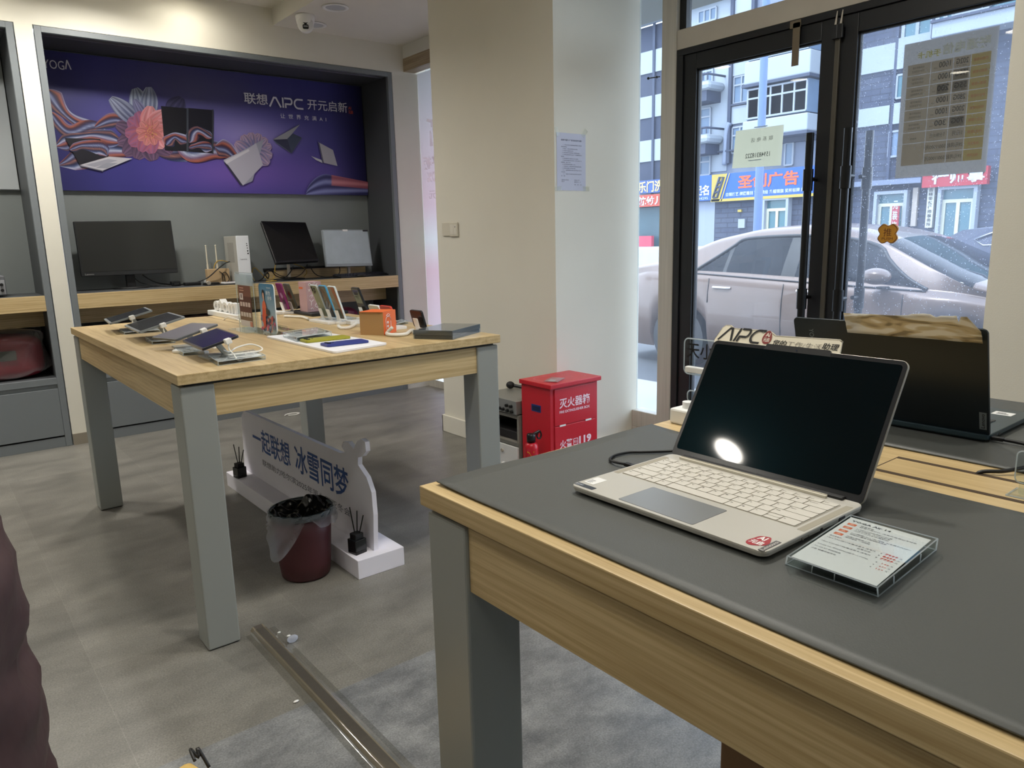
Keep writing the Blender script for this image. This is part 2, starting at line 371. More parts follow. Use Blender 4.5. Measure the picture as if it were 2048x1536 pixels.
# pillars
S('wall_pillar', m_pillar, (2.56, 2.819, 0, 3.185, 3.89, SOF), (3.1851, 3.70, 0, 3.34, 3.89, SOF))
S('baseboard_pillar', m_pillar, (2.545, 2.80, 0, 2.56, 3.905, .11), (2.545, 3.89, 0, 3.3, 3.905, .11), (2.545, 2.806, 0, 3.14, 2.819, .11), bevel=.004)
S('wall_right', m_pillar, (2.56, -.55, 0, 3.34, .865, SOF))
S('wall_corner', m_pillar, (3.17, -3.2, 0, 3.34, -2.95, SOF), (3.17, -2.95, 0, 3.34, -.55, .25), (3.17, -2.95, 2.5, 3.34, -.55, SOF))  # unseen wall, opened up for the added window
struct(MB(m_glass).box(XW+.01, -2.95, .25, XW+.016, -.55, 2.5).build('window_added'))  # out-of-view shop window added to bring in more daylight
S('trim_10', m_aluh, (XW-.01, -1.80, .25, XW+.05, -1.72, 2.5))  # mullion of that added window
# outside wall header & overhang
m_conc = mat('render_grey', (132, 134, 130), .8, var=.05)
# aluminium front framing
S('trim_2', m_alu, (XW-.035, 2.54, 0, XW+.065, 2.632, SOF), bevel=.003)
S('trim_3', m_aluh, (XW-.03, .865, 2.105, XW+.06, 2.54, 2.197), bevel=.003)
S('trim_4', m_alu, (XW-.03, 2.632, .13, XW+.06, 2.819, .225), (XW-.03, 2.632, 0, XW+.06, 2.819, .1298), bevel=.004)
b = MB(m_blkf); b.box(XW-.01, 2.50, 2.197, XW+.03, 2.54, SOF); b.box(XW-.01, .865, 2.62, XW+.03, 2.5, SOF); struct(b.build('trim_5'))
struct(MB(m_glass).box(XW+.01, 2.632, .225, XW+.016, 2.819, SOF).build('window_1'))
struct(MB(m_glass).box(XW+.01, .865, 2.197, XW+.016, 2.50, 2.62).build('window_2'))
# bay behind the pillar: header, glass with the poster
S('trim_6', wood('oak_header', 1, (178, 160, 132), (136, 118, 92)), (3.20, 3.89, 2.48, 3.30, 5.24, 2.575))
S('wall_bay', m_wallw, (3.2, 3.89, 2.575, 3.34, 5.24, SOF), (3.342, 5.24, 0, 3.40, 5.34, SOF))
struct(MB(m_glass).box(3.325, 3.89, .06, 3.331, 5.24, 2.48).build('window_3'))
S('trim_7', m_alu, (3.30, 3.89, 0, 3.36, 5.24, .06))
# double door
def door(name, y0, y1, hinge_side):
    d = struct(bpy.data.objects.new(name, None)); COL.objects.link(d); d.location = (XW, (y0+y1)/2, 0)
    st = .075
    b = MB(m_blkf)
    b.box(XW-.02, y0, .005, XW+.03, y0+st, 2.075); b.box(XW-.02, y1-st, .005, XW+.03, y1, 2.075)
    b.box(XW-.02, y0+st, 2.0, XW+.03, y1-st, 2.075); b.box(XW-.02, y0+st, .005, XW+.03, y1-st, .16)
    b.build('door_frame', d, bevel=.003)
    MB(m_glassd if y1 < 1.8 else m_glass).box(XW, y0+st, .16, XW+.006, y1-st, 2.0).build('glass_pane', d)
    e = MB(mat('rubber_gasket', (14, 14, 15), .7)); e.box(XW-.008, y0+st, .16, XW+.012, y0+st+.006, 2.0); e.box(XW-.008, y1-st-.006, .16, XW+.012, y1-st, 2.0); e.box(XW-.008, y0+st, 1.992, XW+.012, y1-st, 2.0); e.build('gasket', d)
    return d
d1 = door('door_1', 1.705, 2.5, 1); d2 = door('door_2', .866, 1.697, 0)
m_hand = mat('handle_black_satin', (24, 25, 27), .28, metal=.3)
def pull(d, y, x, name='door_handle'):
    b = MB(m_hand); b.cyl((x, y, .80), (x, y, 1.62), .0165, n=16)
    for z in (.92, 1.43): b.cyl((x, y, z-.05), (x, y, z+.04), .0215, n=16)
    xe = XW-.02 if x < XW else XW+.03
    for z in (.92, 1.43): b.cyl((x, y, z), (xe, y, z), .009, n=10)
    b.build(name, d)
pull(d1, 1.772, 3.082); pull(d2, 1.605, 3.082); pull(d1, 1.775, 3.255); pull(d2, 1.60, 3.255)
S('trim_8', mat('seam_aluminium', (92, 88, 80), .4, metal=.5), (XW-.034, 1.6905, .05, XW-.021, 1.7115, 2.03), bevel=.002)
S('trim_9', m_blkf, (XW-.03, .866, 2.0755, XW+.03, 2.54, 2.1045), (XW-.03, 2.5005, 0, XW+.03, 2.5395, 2.0754), bevel=.002)
# little bits on the door head
t = MB(mat('old_tape', (112, 100, 82), .35)); t.box(XW-.036, 1.872, 1.915, XW-.033, 1.905, 2.09); t.box(XW-.036, 1.870, 2.07, XW-.0315, 1.92, 2.1)
tag(t.build('tape_strip'), 'brown strip of peeling tape hanging from the door head over the left glass', 'tape')
for yy in (1.708, 1.685):
    q = thing('door_catch', 'black bent metal catch on the door head, '+('left' if yy > 1.7 else 'right')+' one of the pair above the seam', 'catch', (XW-.03, yy, 2.03))
    b = MB(m_blkf); b.box(XW-.05, yy-.012, 1.985, XW-.036, yy+.012, 2.04); b.build('catch_plate', q, bevel=.003)
    b = MB(m_aluh); b.cyl((XW-.043, yy, 2.04), (XW-.033, yy, 2.095), .005, .002, n=8); b.build('catch_rod', q)
b = MB(m_blk); b.cyl((XW-.0355, 2.642, 1.998), (XW-.03, 2.72, 2.004), .003, n=8); b.ball((XW-.03, 2.722, 2.004), .007); b.ball((XW-.0355, 2.66, 1.999), .006)
tag(b.build('metal_peg'), 'small black metal peg sticking out beside the aluminium post', 'peg')

# ------------------------------------------------------------ ceiling fittings
LL = ['lit round ceiling downlight reflected in the silver laptop screen', 'lit round ceiling downlight near the left wall cabinet', 'lit round ceiling downlight washing the wall above the banner, left one', 'lit round ceiling downlight washing the wall above the banner, right one', 'unseen fill downlight added above the camera position', 'unseen fill downlight added above the foreground table', 'unseen fill downlight added behind the seated person', 'unseen fill downlight added over the near end of the foreground table', 'unseen fill downlight added in the rear corner of the shop', 'unseen fill downlight added beside the left wall', 'unseen fill downlight added close to the wall above the flower on the banner', 'unseen fill downlight added close to the wall near the soffit', 'unseen fill downlight added above the far mats of the foreground table', 'unseen fill downlight added over the gap between the two tables']  # last entries are extra fill added for the wall and the table gap
for i, (x, y) in enumerate(LAMPS):
    q = thing('downlight', LL[i], 'ceiling light', (x, y, CEIL), group='lit downlights in the main ceiling')
    b = MB(m_white); b.lathe([(.088, -.002), (.105, -.002), (.11, -.008), (.106, -.012), (.09, -.012), (.088, -.002)], 32, T(x, y, CEIL)); b.build('trim_ring', q)
    b = MB(mat('lamp_diffuser', (255, 246, 225), .5, emit=16)); b.lathe([(0.0001, -.0035), (.088, -.0035)], 24, T(x, y, CEIL)); b.build('diffuser', q)
for (x, y), w in (((2.35, 4.63), 'in front of the security camera'), ((2.405, 5.07), 'partly hidden behind the security camera')):
    q = thing('recessed_light', 'unlit round recessed light in the soffit, '+w, 'ceiling light', (x, y, SOF))
    b = MB(m_white); b.lathe([(.062, -.001), (.082, -.001), (.085, -.005), (.08, -.007), (.064, -.007), (.062, -.001)], 32, T(x, y, SOF)); b.build('trim_ring', q)
    b = MB(mat('unlit_diffuser', (190, 194, 198), .4)); b.lathe([(0.0001, -.003), (.062, -.003)], 24, T(x, y, SOF)); b.build('diffuser', q)
cx, cy = 2.265, 4.90
q = thing('security_camera', 'white dome security camera mounted on the soffit edge', 'camera', (cx, cy, SOF))
b = MB(m_white); b.lathe([(0.0001, 0), (.06, 0), (.062, -.01), (.056, -.05), (.045, -.062), (0.0001, -.062)], 32, T(cx, cy, SOF)); b.build('mount_base', q)
lk = (Vector((0, 0, 1.2))-Vector((cx, cy, SOF-.06))).normalized()
MF = frame((cx, cy, SOF-.062), Vector((0, 0, 1)).cross(lk), (0, 0, 1))
b = MB(m_white); b.ball((0, 0, 0), .045, n=24, M=MF); b.lathe([(.05, .0), (.052, .03), (.047, .045), (.0001, .047)], 28, MF); b.build('camera_ball', q)
b = MB(m_blk); b.lathe([(0.0001, .0485), (.02, .0485)], 20, MF @ T(0, .018, 0)); b.rrect(-.019, -.034, .019, -.006, .008, .0478, .049, MF); b.rrect(-.008, -.01, .008, .006, .002, .0478, .049, MF)
b.build('lens_window', q)
b = MB(mat('camera_led', (150, 150, 150), .3)); b.rrect(-.014, -.021, .014, -.013, .002, .049, .0495, MF); b.build('led_strip', q)

# ------------------------------------------------------------ cabinets in the back wall
def cabinet(x0, x1, label, lrail_end):
    YF, Yb = YB-.005, 5.69
    q = thing('display_cabinet', label, 'cabinet', ((x0+x1)/2, YF, 0))
    b = MB(m_greyc)
    b.box(x0, YF, 0, x0+.035, YF+.03, 2.463); b.box(x1-.035, YF, 0, x1, YF+.03, 2.463); b.box(x0+.035, YF, 2.43, x1-.035, YF+.03, 2.463)
    b.build('front_frame', q, bevel=.002)
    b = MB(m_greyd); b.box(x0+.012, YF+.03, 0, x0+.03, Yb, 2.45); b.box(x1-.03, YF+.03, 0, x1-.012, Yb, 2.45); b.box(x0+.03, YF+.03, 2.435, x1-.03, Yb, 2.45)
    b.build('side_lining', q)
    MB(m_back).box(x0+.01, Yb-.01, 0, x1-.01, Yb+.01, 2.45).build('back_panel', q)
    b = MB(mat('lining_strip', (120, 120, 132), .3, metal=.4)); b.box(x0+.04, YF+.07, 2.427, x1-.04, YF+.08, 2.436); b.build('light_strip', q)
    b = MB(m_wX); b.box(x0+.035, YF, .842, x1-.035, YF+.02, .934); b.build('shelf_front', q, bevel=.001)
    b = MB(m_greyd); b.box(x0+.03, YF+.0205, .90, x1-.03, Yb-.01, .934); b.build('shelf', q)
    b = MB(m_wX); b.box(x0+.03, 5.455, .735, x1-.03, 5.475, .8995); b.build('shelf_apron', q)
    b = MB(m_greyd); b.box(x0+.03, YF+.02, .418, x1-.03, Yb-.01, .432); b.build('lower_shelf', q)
    b = MB(m_greyc); b.box(x0+.035, YF, .395, x1-.035, YF+.02, .434); b.box(x0+.035, YF+.012, .36, x1-.035, YF+.02, .395); b.box(x0+.035, YF+.004, .0, x1-.035, YF+.02, .062); b.build('base_rail', q, bevel=.001)
    n = 3 if x1-x0 > 1.5 else 2; w = (x1-x0-.07)/n
    for k in range(n):
        a = x0+.035+k*w
        b = MB(m_greyc); b.box(a+.001, YF, .072, a+w-.001, YF+.018, .368); b.build('drawer', q, bevel=.0015)
    return q
cabinet(.763, 3.090, 'large grey wall cabinet with oak shelf under the purple banner', 0)
cabinet(-1.70, .662, 'grey wall cabinet with oak shelf at the left edge holding the red case', 0)
# banner
BY = 5.668
bb = [ony(x, y, BY) for x, y in ((90, 100), (725, 175), (738, 392))]
BX0, BX1, BZ0, BZ1 = .815, 3.052, 1.576, 2.425
q = thing('banner_panel', 'wide purple advertising banner with silk flower and floating laptops', 'banner', ((BX0+BX1)/2, BY, BZ0))
bg = MB(m_print)
def bgc(u, v):
    x = BX0+(BX1-BX0)*u; z = BZ0+(BZ1-BZ0)*v
    def blob(cx, cz, rx, rz): return math.exp(-((x-cx)/rx)**2-((z-cz)/rz)**2)
    base = Vector((52, 50, 128)); lil = Vector((156, 146, 212)); pur = Vector((118, 88, 176)); nav = Vector((14, 14, 52)); gry = Vector((88, 86, 124))
    c = base.copy()
    for col, k in ((gry, .75*blob(1.75, 2.3, .5, .25)), (lil, .95*blob(2.1, 1.98, .34, .14)), (pur, .85*blob(2.0, 1.72, .5, .16)), (pur, .5*blob(2.6, 1.72, .4, .2)), (lil, .4*blob(1.7, 2.05, .8, .1))):
        c = c.lerp(col, k)
    k = max(0, min(1, (x-2.75)/.3)); c = c.lerp(nav, .75*k)
    k = max(0, min(1, (1.15-x)/.35)); c = c.lerp(Vector((26, 24, 80)), .7*k)
    return L(tuple(c))
bg.grid(lambda u, v: (BX0+(BX1-BX0)*u, BY-.012, BZ0+(BZ1-BZ0)*v), 70, 30, colfn=bgc, smooth=False)
bg.build('banner_print', q)
b = MB(m_greyd); b.box(BX0, BY-.0115, BZ0, BX1, BY+.012, BZ1); b.build('banner_box', q)
art = MB(m_print); ZL = [BY-.013]
def pl(px, py):
    p = ony(px, py, ZL[0]); return Vector((p.x, ZL[0], p.z))
def nxt(): ZL[0] -= .00013
SILK = [(24, 26, 58), (62, 74, 120), (190, 196, 220), (104, 82, 120), (178, 100, 78), (70, 36, 50), (48, 50, 96), (150, 160, 196), (34, 32, 70), (160, 108, 98)]
def ribbon(path, w0, w1, pal=SILK, ph=0, freq=1.6, nu=46, nv=14):
    """printed silk ribbon: path of pixels on the print, width in print pixels"""
    nxt(); P = spline([(a, b_, 0) for a, b_ in path], 8); n = len(P)-1
    def at(t):
        i = min(int(t*n), n-1); f = t*n-i; return P[i].lerp(P[i+1], f), (P[i+1]-P[i]).normalized()
    def pos(u, v):
        p, d = at(u); w = w0+(w1-w0)*u; w *= (.75+.25*sin(u*7+ph))*min(1, 5*u+.15, 5*(1-u)+.15)
        nrm = Vector((-d.y, d.x, 0)); r = p+nrm*(v-.5)*w; return pl(r.x, r.y)
    def cf(u, v):
        t = (v*freq*len(pal)/2+sin(u*5+ph)*1.3+u*2+ph) % len(pal); i = int(t); f = t-i
        a = Vector(pal[i]); b_ = Vector(pal[(i+1) % len(pal)]); return L(tuple(a.lerp(b_, f)))
    art.grid(pos, nu, nv, colfn=cf, smooth=False)
def petal(cx, cy, ang, ln, wd, ca, cb, curl=0):
    nxt(); a = radians(ang)
    def pos(u, v):
        w = wd*(sin(pi*min(1, u*.88+.06))**.7)*(1+.12*sin(v*20)*u); s_ = (v-.5)*w; l_ = u*ln; an = a+curl*u
        return pl(cx+l_*cos(an)-s_*sin(an), cy-(l_*sin(an)+s_*cos(an)))
    def cf(u, v):
        k = .5+.5*sin(v*24+u*5+ang); k = k*.55+.45*u; e = abs(v-.5)*2
        c = Vector(ca).lerp(Vector(cb), k); c = c*(1-.45*max(0, .35-abs(e-.55))); return L(tuple(min(255, x) for x in c))
    art.grid(pos, 14, 12, colfn=cf, smooth=False)
ribbon([(96, 180), (120, 215), (150, 240), (200, 262)], 46, 26, ph=1)
ribbon([(100, 225), (135, 262), (180, 262), (215, 268)], 52, 40, ph=3.2)
ribbon([(118, 330), (160, 318), (200, 300), (250, 300), (290, 300)], 52, 48, ph=5)
ribbon([(112, 292), (150, 280), (190, 272), (240, 285)], 30, 50, ph=7, freq=2)
ribbon([(190, 255), (240, 240), (300, 285), (350, 300), (420, 292)], 40, 50, ph=2)
for an, ln, wd in ((200, 60, 34), (225, 62, 40), (250, 56, 40), (285, 58, 44), (320, 66, 40), (345, 72, 36), (165, 62, 34)):
    petal(292, 265, an, ln, wd, (38, 30, 58), (128, 96, 128))
petal(292, 245, 108, 72, 40, (34, 44, 84), (196, 206, 224)); petal(285, 250, 140, 84, 34, (30, 34, 74), (188, 196, 222)); petal(300, 240, 92, 66, 34, (52, 62, 100), (200, 208, 228))
petal(340, 235, 60, 46, 40, (26, 24, 62), (84, 82, 122)); petal(300, 250, 122, 60, 22, (60, 60, 100), (150, 150, 190))
for an, ln, wd in ((150, 46, 34), (185, 46, 34), (215, 46, 34), (120, 44, 32), (85, 50, 34), (50, 52, 34), (15, 50, 36), (-15, 50, 34), (-45, 46, 34), (-80, 46, 34), (-110, 44, 30)):
    petal(296, 262, an, ln, wd, (190, 92, 96), (222, 170, 178) if -60 < an < 90 else (132, 92, 140))
for an in range(0, 360, 40): petal(300, 264, an+12, 28, 18, (176, 84, 84), (208, 146, 146))
nxt(); art.cc = L((206, 150, 96))
for k in range(44):
    a = random.uniform(0, 6.28); r = random.uniform(2, 15); c = pl(302+r*cos(a), 265+r*sin(a)*1.2)
    art.add([c+Vector((.0035*cos(t), 0, .0035*sin(t))) for t in [i*pi/3 for i in range(6)]], [tuple(range(6))])
def poly(pts, col): nxt(); art.cc = L(col); art.add([pl(*p) for p in pts], [tuple(range(len(pts)))])
ribbon([(330, 262), (360, 275), (385, 300), (430, 300), (470, 312)], 40, 56, ph=4.4)
poly([(322, 212), (375, 217), (375, 303), (330, 300)], (16, 16, 28)); ribbon([(332, 290), (350, 272), (374, 285)], 34, 24, ph=1.2, nu=20)
poly([(375, 216), (426, 220), (426, 307), (375, 303)], (18, 18, 34)); ribbon([(378, 285), (395, 262), (424, 275)], 26, 30, ph=6, nu=20); ribbon([(378, 296), (402, 290), (424, 300)], 18, 22, ph=2.7, nu=20)
poly([(373, 216), (377, 216), (377, 304), (373, 304)], (60, 66, 78)); poly([(424, 219), (427, 219), (427, 308), (424, 307)], (52, 56, 66))
ribbon([(430, 292), (455, 300), (478, 318), (500, 330)], 34, 40, ph=0.5)
for an in (20, 45, 70, 95, 120, 150, -10, -35): petal(505, 305, an, 40, 26, (70, 92, 150), (210, 170, 190))
poly([(447, 322), (528, 278), (505, 362), (484, 371), (455, 330)], (150, 152, 170)); poly([(447, 320), (500, 295), (512, 286), (526, 330), (486, 371)], (176, 174, 190)); poly([(450, 322), (497, 298), (499, 302), (453, 328)], (205, 203, 212)); poly([(447, 324), (456, 330), (486, 371), (481, 371)], (52, 50, 74))
poly([(546, 279), (600, 248), (576, 277), (604, 275), (583, 307), (553, 287)], (84, 92, 112)); poly([(546, 279), (600, 249), (575, 278)], (150, 152, 160)); poly([(575, 277), (586, 267), (603, 275), (583, 307)], (58, 68, 92)); poly([(547, 280), (575, 278), (583, 306)], (44, 46, 74))
poly([(636, 284), (666, 300), (675, 332), (645, 325)], (172, 170, 182)); poly([(622, 312), (643, 320), (645, 326), (632, 320)], (196, 196, 206)); poly([(636, 284), (639, 286), (648, 326), (645, 325)], (90, 90, 110))
poly([(130, 276), (200, 278), (218, 312), (160, 330)], (20, 18, 34)); ribbon([(140, 300), (165, 290), (200, 296), (214, 312)], 36, 24, ph=3, nu=24)
poly([(160, 330), (218, 313), (265, 317), (206, 341)], (192, 190, 200)); poly([(170, 330), (216, 318), (236, 321), (190, 334)], (158, 158, 172)); poly([(160, 330), (206, 341), (206, 343), (160, 332)], (120, 120, 134))
poly([(191, 336), (213, 326), (236, 326), (214, 337)], (150, 152, 166))
nxt()
def leaf(u, v):
    x = 612+124*u; h = 38*(sin(pi*min(1, u*1.5))**.6 if u < .33 else 1-.62*(u-.33)); return pl(x, 390-(h+4)*v)
def leafc(u, v):
    w = .5+.5*sin(v*14-u*3); a = Vector((44, 44, 96)).lerp(Vector((130, 136, 190)), w)
    if u > .42 and v > .45: a = Vector((150, 80, 100)).lerp(Vector((200, 130, 140)), w)
    return L(tuple(a))
art.grid(leaf, 40, 20, colfn=leafc, smooth=False)
art.build('silk_flower_print', q)
# lettering on the banner
m_let = mat('pale_lettering', (226, 226, 238), .5)
lt = MB(m_let); yl = BY-.045
def onb(px, py): p = ony(px, py, yl); return p
def FW(x, z, y=None): return frame((x, yl if y is None else y, z), (1, 0, 0), (0, 0, 1))
yl = ZL[0]-.0006
p = onb(489, 208); w = onb(536, 208).x-p.x; h = onb(489, 185).z-p.z
lt.text('联想', FW(p.x, p.z+.004), w=w, h=h*.98, bold=.012)
def aipc(B, M, w, h, t):
    """the wide AIPC letters built from strokes, M plane, width w, height h, stroke t"""
    zk_ = []
    def st(a, b_):
        a = Vector((a[0]*w, a[1]*h, 0)); b_ = Vector((b_[0]*w, b_[1]*h, 0)); d = (b_-a).normalized(); n = Vector((-d.y, d.x, 0))*t/2; e = d*t*.3
        zz = Vector((0, 0, t*.02*len(zk_))); zk_.append(1)
        B.add([a-n-e+zz, b_-n+e+zz, b_+n+e+zz, a+n-e+zz], [(0, 1, 2, 3)], M)
    def arc(cx, cy, rx, ry, a0, a1, n=18):
        V = []; zz = t*.02*len(zk_); zk_.append(1)
        for k in range(n+1):
            q0 = radians(a0+(a1-a0)*k/n); c_ = Vector(((cx+rx*cos(q0))*w, (cy+ry*sin(q0))*h, 0)); tn = Vector((-rx*w*sin(q0), ry*h*cos(q0), 0)).normalized(); nn = Vector((-tn.y, tn.x, 0))*t/2
            V += [c_-nn+Vector((0, 0, zz)), c_+nn+Vector((0, 0, zz))]
        B.add(V, [(2*k, 2*k+2, 2*k+3, 2*k+1) for k in range(n)], M)
    st((0, 0), (.13, .97)); st((.13, .97), (.19, .97)); st((.19, .97), (.32, 0))
    st((.395, 0), (.395, 1)); st((.47, 0), (.47, .38)); st((.455, 1), (.61, 1)); st((.47, .38), (.61, .38)); arc(.61, .69, .055, .31, -90, 90)
    st((.995, 1), (.86, 1)); arc(.86, .5, .115, .5, 90, 270, 20); st((.86, 0), (.995, 0))
p0 = onb(540, 212); p1 = onb(606, 219)
SK = (p1.z-p0.z)/(p1.x-p0.x)
aipc(lt, FW(p0.x, p0.z+.0), (p1.x-p0.x), onb(560, 196).z-onb(560, 214).z, .0125)
p = onb(616, 225); lt.text('开元启新', FW(p.x, p0.z), w=onb(695, 225).x-p.x, h=.078, bold=.006)
p = onb(561, 234); lt.text('让  世  界  充  满  A  I', FW(p.x, onb(561, 236).z), w=onb(652, 234).x-p.x, h=.034)
p = onb(100, 140); lt.text('YOG', FW(onb(86, 130).x, onb(110, 138).z), w=onb(128, 130).x-onb(86, 130).x, h=.052)
e = onb(130, 138); r_ = onb(142, 138)
for a, c in (((e.x+.004, e.z), ((e.x+r_.x)/2, e.z+.055)), (((e.x+r_.x)/2, e.z+.055), (r_.x, e.z))):
    d = Vector((c[0]-a[0], 0, c[1]-a[1])).normalized(); n_ = Vector((-d.z, 0, d.x))*.0035; A = Vector((a[0], yl, a[1])); Cc = Vector((c[0], yl, c[1])); lt.add([A-n_, Cc-n_, Cc+n_, A+n_], [(0, 1, 2, 3)])
lt.build('lettering', q)
lt = MB(mat('orange_red_seal', (206, 84, 60), .5)); p = onb(697, 228); lt.text('AI', FW(p.x, p.z+.035), w=.026, h=.022, bold=.03); lt.text('元启', FW(p.x, p.z+.002), w=.04, h=.028, bold=.03); lt.build('seal_mark', q)
# blank light panel in the left cabinet
q = thing('blank_lightbox', 'plain pale grey light panel high in the left wall cabinet', 'lightbox', (-.3, BY, 1.577))
MB(mat('pale_panel', (184, 190, 194), .45)).box(-1.6, BY-.012, 1.577, .626, BY+.012, 2.425).build('panel_face', q)
b = MB(m_greyd); b.box(-1.605, BY-.013, 1.572, .628, BY-.0125, 1.577); b.build('panel_edge', q)

# grey device on the left shelf
q = thing('grey_metal_device', 'grey box device with two knobs on the left cabinet shelf', 'device', (.27, 5.42, .934))
b = MB(mat('device_grey', (98, 100, 104), .4)); b.box(.12, 5.34, .944, .452, 5.56, 1.06); b.build('device_body', q, bevel=.006)
b = MB(mat('device_front', (140, 142, 146), .4)); b.box(.13, 5.335, .95, .447, 5.34, 1.035); b.build('front_plate', q, bevel=.002)
for z in (.975, 1.008): MB(m_blk).cyl((.43, 5.327, z), (.43, 5.335, z), .009).build('knob', q)
for x in (.15, .42): MB(m_blk).cyl((x, 5.38, .934), (x, 5.38, .944), .01).build('foot', q)
# red case wrapped in plastic
q = thing('red_suitcase', 'dark red case wrapped in clear plastic on the lower left shelf', 'suitcase', (.3, 5.45, .432))
b = MB(mat('crimson_leather', (112, 14, 34), .35, bump=.2, bscale=40))
def blob(x0, x1, y0, y1, z0, z1, r, B, wob=.0, seed=0, n=26):
    cx, cy, cz = (x0+x1)/2, (y0+y1)/2, (z0+z1)/2; hx, hy, hz = (x1-x0)/2, (y1-y0)/2, (z1-z0)/2
    def f(u, v):
        a = 2*pi*u; c = pi*(v-.5); d = Vector((cos(c)*cos(a), cos(c)*sin(a), sin(c)))
        e = .35 if r < .3 else .6
        sg = lambda t: math.copysign(abs(t)**e, t)
        p = Vector((sg(d.x)*hx, sg(d.y)*hy, sg(d.z)*hz)); k = 1+wob*noise.noise(p*9+Vector((seed, 0, 0)))
        return (cx+p.x*k, cy+p.y*k, cz+p.z*(k if p.z > 0 else 1))
    B.grid(f, n*2, n)
blob(-.3, .598, 5.32, 5.62, .434, .70, .2, b); b.build('case_body', q)
b = MB(mat('pewter_clasp', (96, 98, 92), .3, metal=.8)); b.rrect(-.045, -.028, .045, .03, .008, 0, .006, frame((.402, 5.318, .585), (1, 0, 0), (0, 0, 1)))
for xx in (.375, .43): b.cyl((xx, 5.313, .565), (xx, 5.309, .565), .005, n=8)
b.build('clasp', q)
b = MB(clear('crumpled_plastic', (250, 250, 250), dust=.10, dustcol=(245, 245, 245), rough=.12)); blob(-.31, .612, 5.31, 5.625, .433, .735, .2, b, wob=.16, seed=3); b.build('plastic_wrap', q)
# crinkled dark bags in the lower compartment of the big cabinet
def bag(x0, x1, zt, col, label, y0=5.30, seed=0):
    b = MB(mat('bag_'+str(seed), col, .28, bump=.5, bscale=22)); blob(x0, x1, y0, 5.6, .434, zt, .5, b, wob=.35, seed=seed*7.3, n=22)
    tag(b.build('plastic_bag'), label, 'bag')
bag(.85, 1.28, .70, (52, 34, 40), 'dark maroon crinkled bag on the lower shelf, leftmost behind the tablets', seed=1)
bag(1.36, 1.80, .73, (64, 48, 54), 'dark mauve crinkled bag on the lower shelf beside the leftmost bag', seed=2)
bag(1.9, 2.22, .66, (30, 28, 32), 'black crinkled bag on the lower shelf behind the phone stands', seed=3)
bag(2.28, 2.72, .73, (92, 30, 54), 'crimson plastic wrapped bag on the lower shelf behind the black phone', seed=4)
# ============================================================ THINGS ON THE CABINET SHELF
SZ = .934
def lerp4(c, u, v):
    """corners: bottom-left, bottom-right, top-right, top-left"""
    a, b, c_, d = [Vector(p) for p in c]; return (a*(1-u)+b*u)*(1-v)+(d*(1-u)+c_*u)*v
def plate(B, c, th, r=.05, asp=None, k=6, lift=0):
    """rounded slab: corners counter-clockwise seen from its front, thickness goes to the back"""
    a, b, cc, d = [Vector(p) for p in c]; n = (b-a).cross(d-a).normalized()
    w = (b-a).length; h = (d-a).length; P = [(x/w, y/h) for x, y in rr(0, 0, w, h, r, k)]
    Q = [lerp4(c, u, v) for u, v in P]; m = len(Q)
    return B.add([q+n*lift for q in Q]+[q+n*(lift-th) for q in Q], [tuple(range(m)), tuple(range(2*m-1, m-1, -1))]+[(i, m+i, m+(i+1) % m, (i+1) % m) for i in range(m)])
def inset(c, l, r_, b, t):
    return [lerp4(c, l, b), lerp4(c, 1-r_, b), lerp4(c, 1-r_, 1-t), lerp4(c, l, 1-t)]
m_scr = mat('switched_off_screen', (15, 15, 18), .18, spec=.5)
m_scrm = mat('matt_off_screen', (44, 45, 43), .35, spec=.35)
def monitor(label, c, screen, bezel, foot, neck, chin=.05, brand=None, chip=False):
    cen = lerp4(c, .5, 0); q = thing('monitor', label, 'monitor', (foot[0], foot[1], SZ))
    b = MB(bezel); plate(b, c, .028, .006); b.build('housing', q, bevel=.002)
    b = MB(screen); plate(b, inset(c, .018, .018, chin+.03, .03), .002, .003, lift=.0015); b.build('screen', q)
    b = MB(m_blkm if neck[1] is None else neck[1]); n = (Vector(c[1])-Vector(c[0])).cross(Vector(c[3])-Vector(c[0])).normalized(); hub = lerp4(c, .5, .3)-n*.03
    b.box(foot[0]-neck[0]/2, foot[1]-.012, SZ+.008, foot[0]+neck[0]/2, foot[1]+.012, min(hub.z+.03, 1.12)); b.build('stand_neck', q, bevel=.003)
    b = MB(m_blkm); b.lathe([(.0001, .012), (.07, .012), (foot[2], .008), (foot[2], 0), (.0001, 0)], 32, T(foot[0], foot[1], SZ) @ Matrix.Diagonal((1, .72, 1, 1))); b.build('stand_foot', q)
    if brand:
        p = lerp4(c, .035, .02); M = frame(p+n*.002, Vector(c[1])-Vector(c[0]), Vector(c[3])-Vector(c[0]))
        MB(mat('silver_lettering', (150, 150, 150), .4)).text(brand, M, w=.052, h=.011, bold=.02).build('lettering', q)
    return q
c1 = [(.878, 5.50, 1.028), (1.468, 5.50, 1.026), (1.464, 5.525, 1.380), (.876, 5.525, 1.378)]
monitor('wide dark grey monitor at the left end of the oak shelf', c1, m_scrm, mat('charcoal_housing', (34, 36, 38), .45), (1.17, 5.54, .115), (.055, None), brand='Lenovo')
c2 = [(2.105, 5.34, 1.068), (2.44, 5.34, 1.074), (2.455, 5.565, 1.362), (2.105, 5.565, 1.374)]
monitor('black monitor tipped far back beside the white computer tower', c2, m_scr, mat('black_glossy_housing', (26, 25, 30), .25), (2.27, 5.52, .12), (.018, m_aluh), chin=.02)
c3 = [(2.535, 5.42, 1.020), (2.935, 5.42, 1.012), (2.93, 5.46, 1.297), (2.54, 5.46, 1.302)]
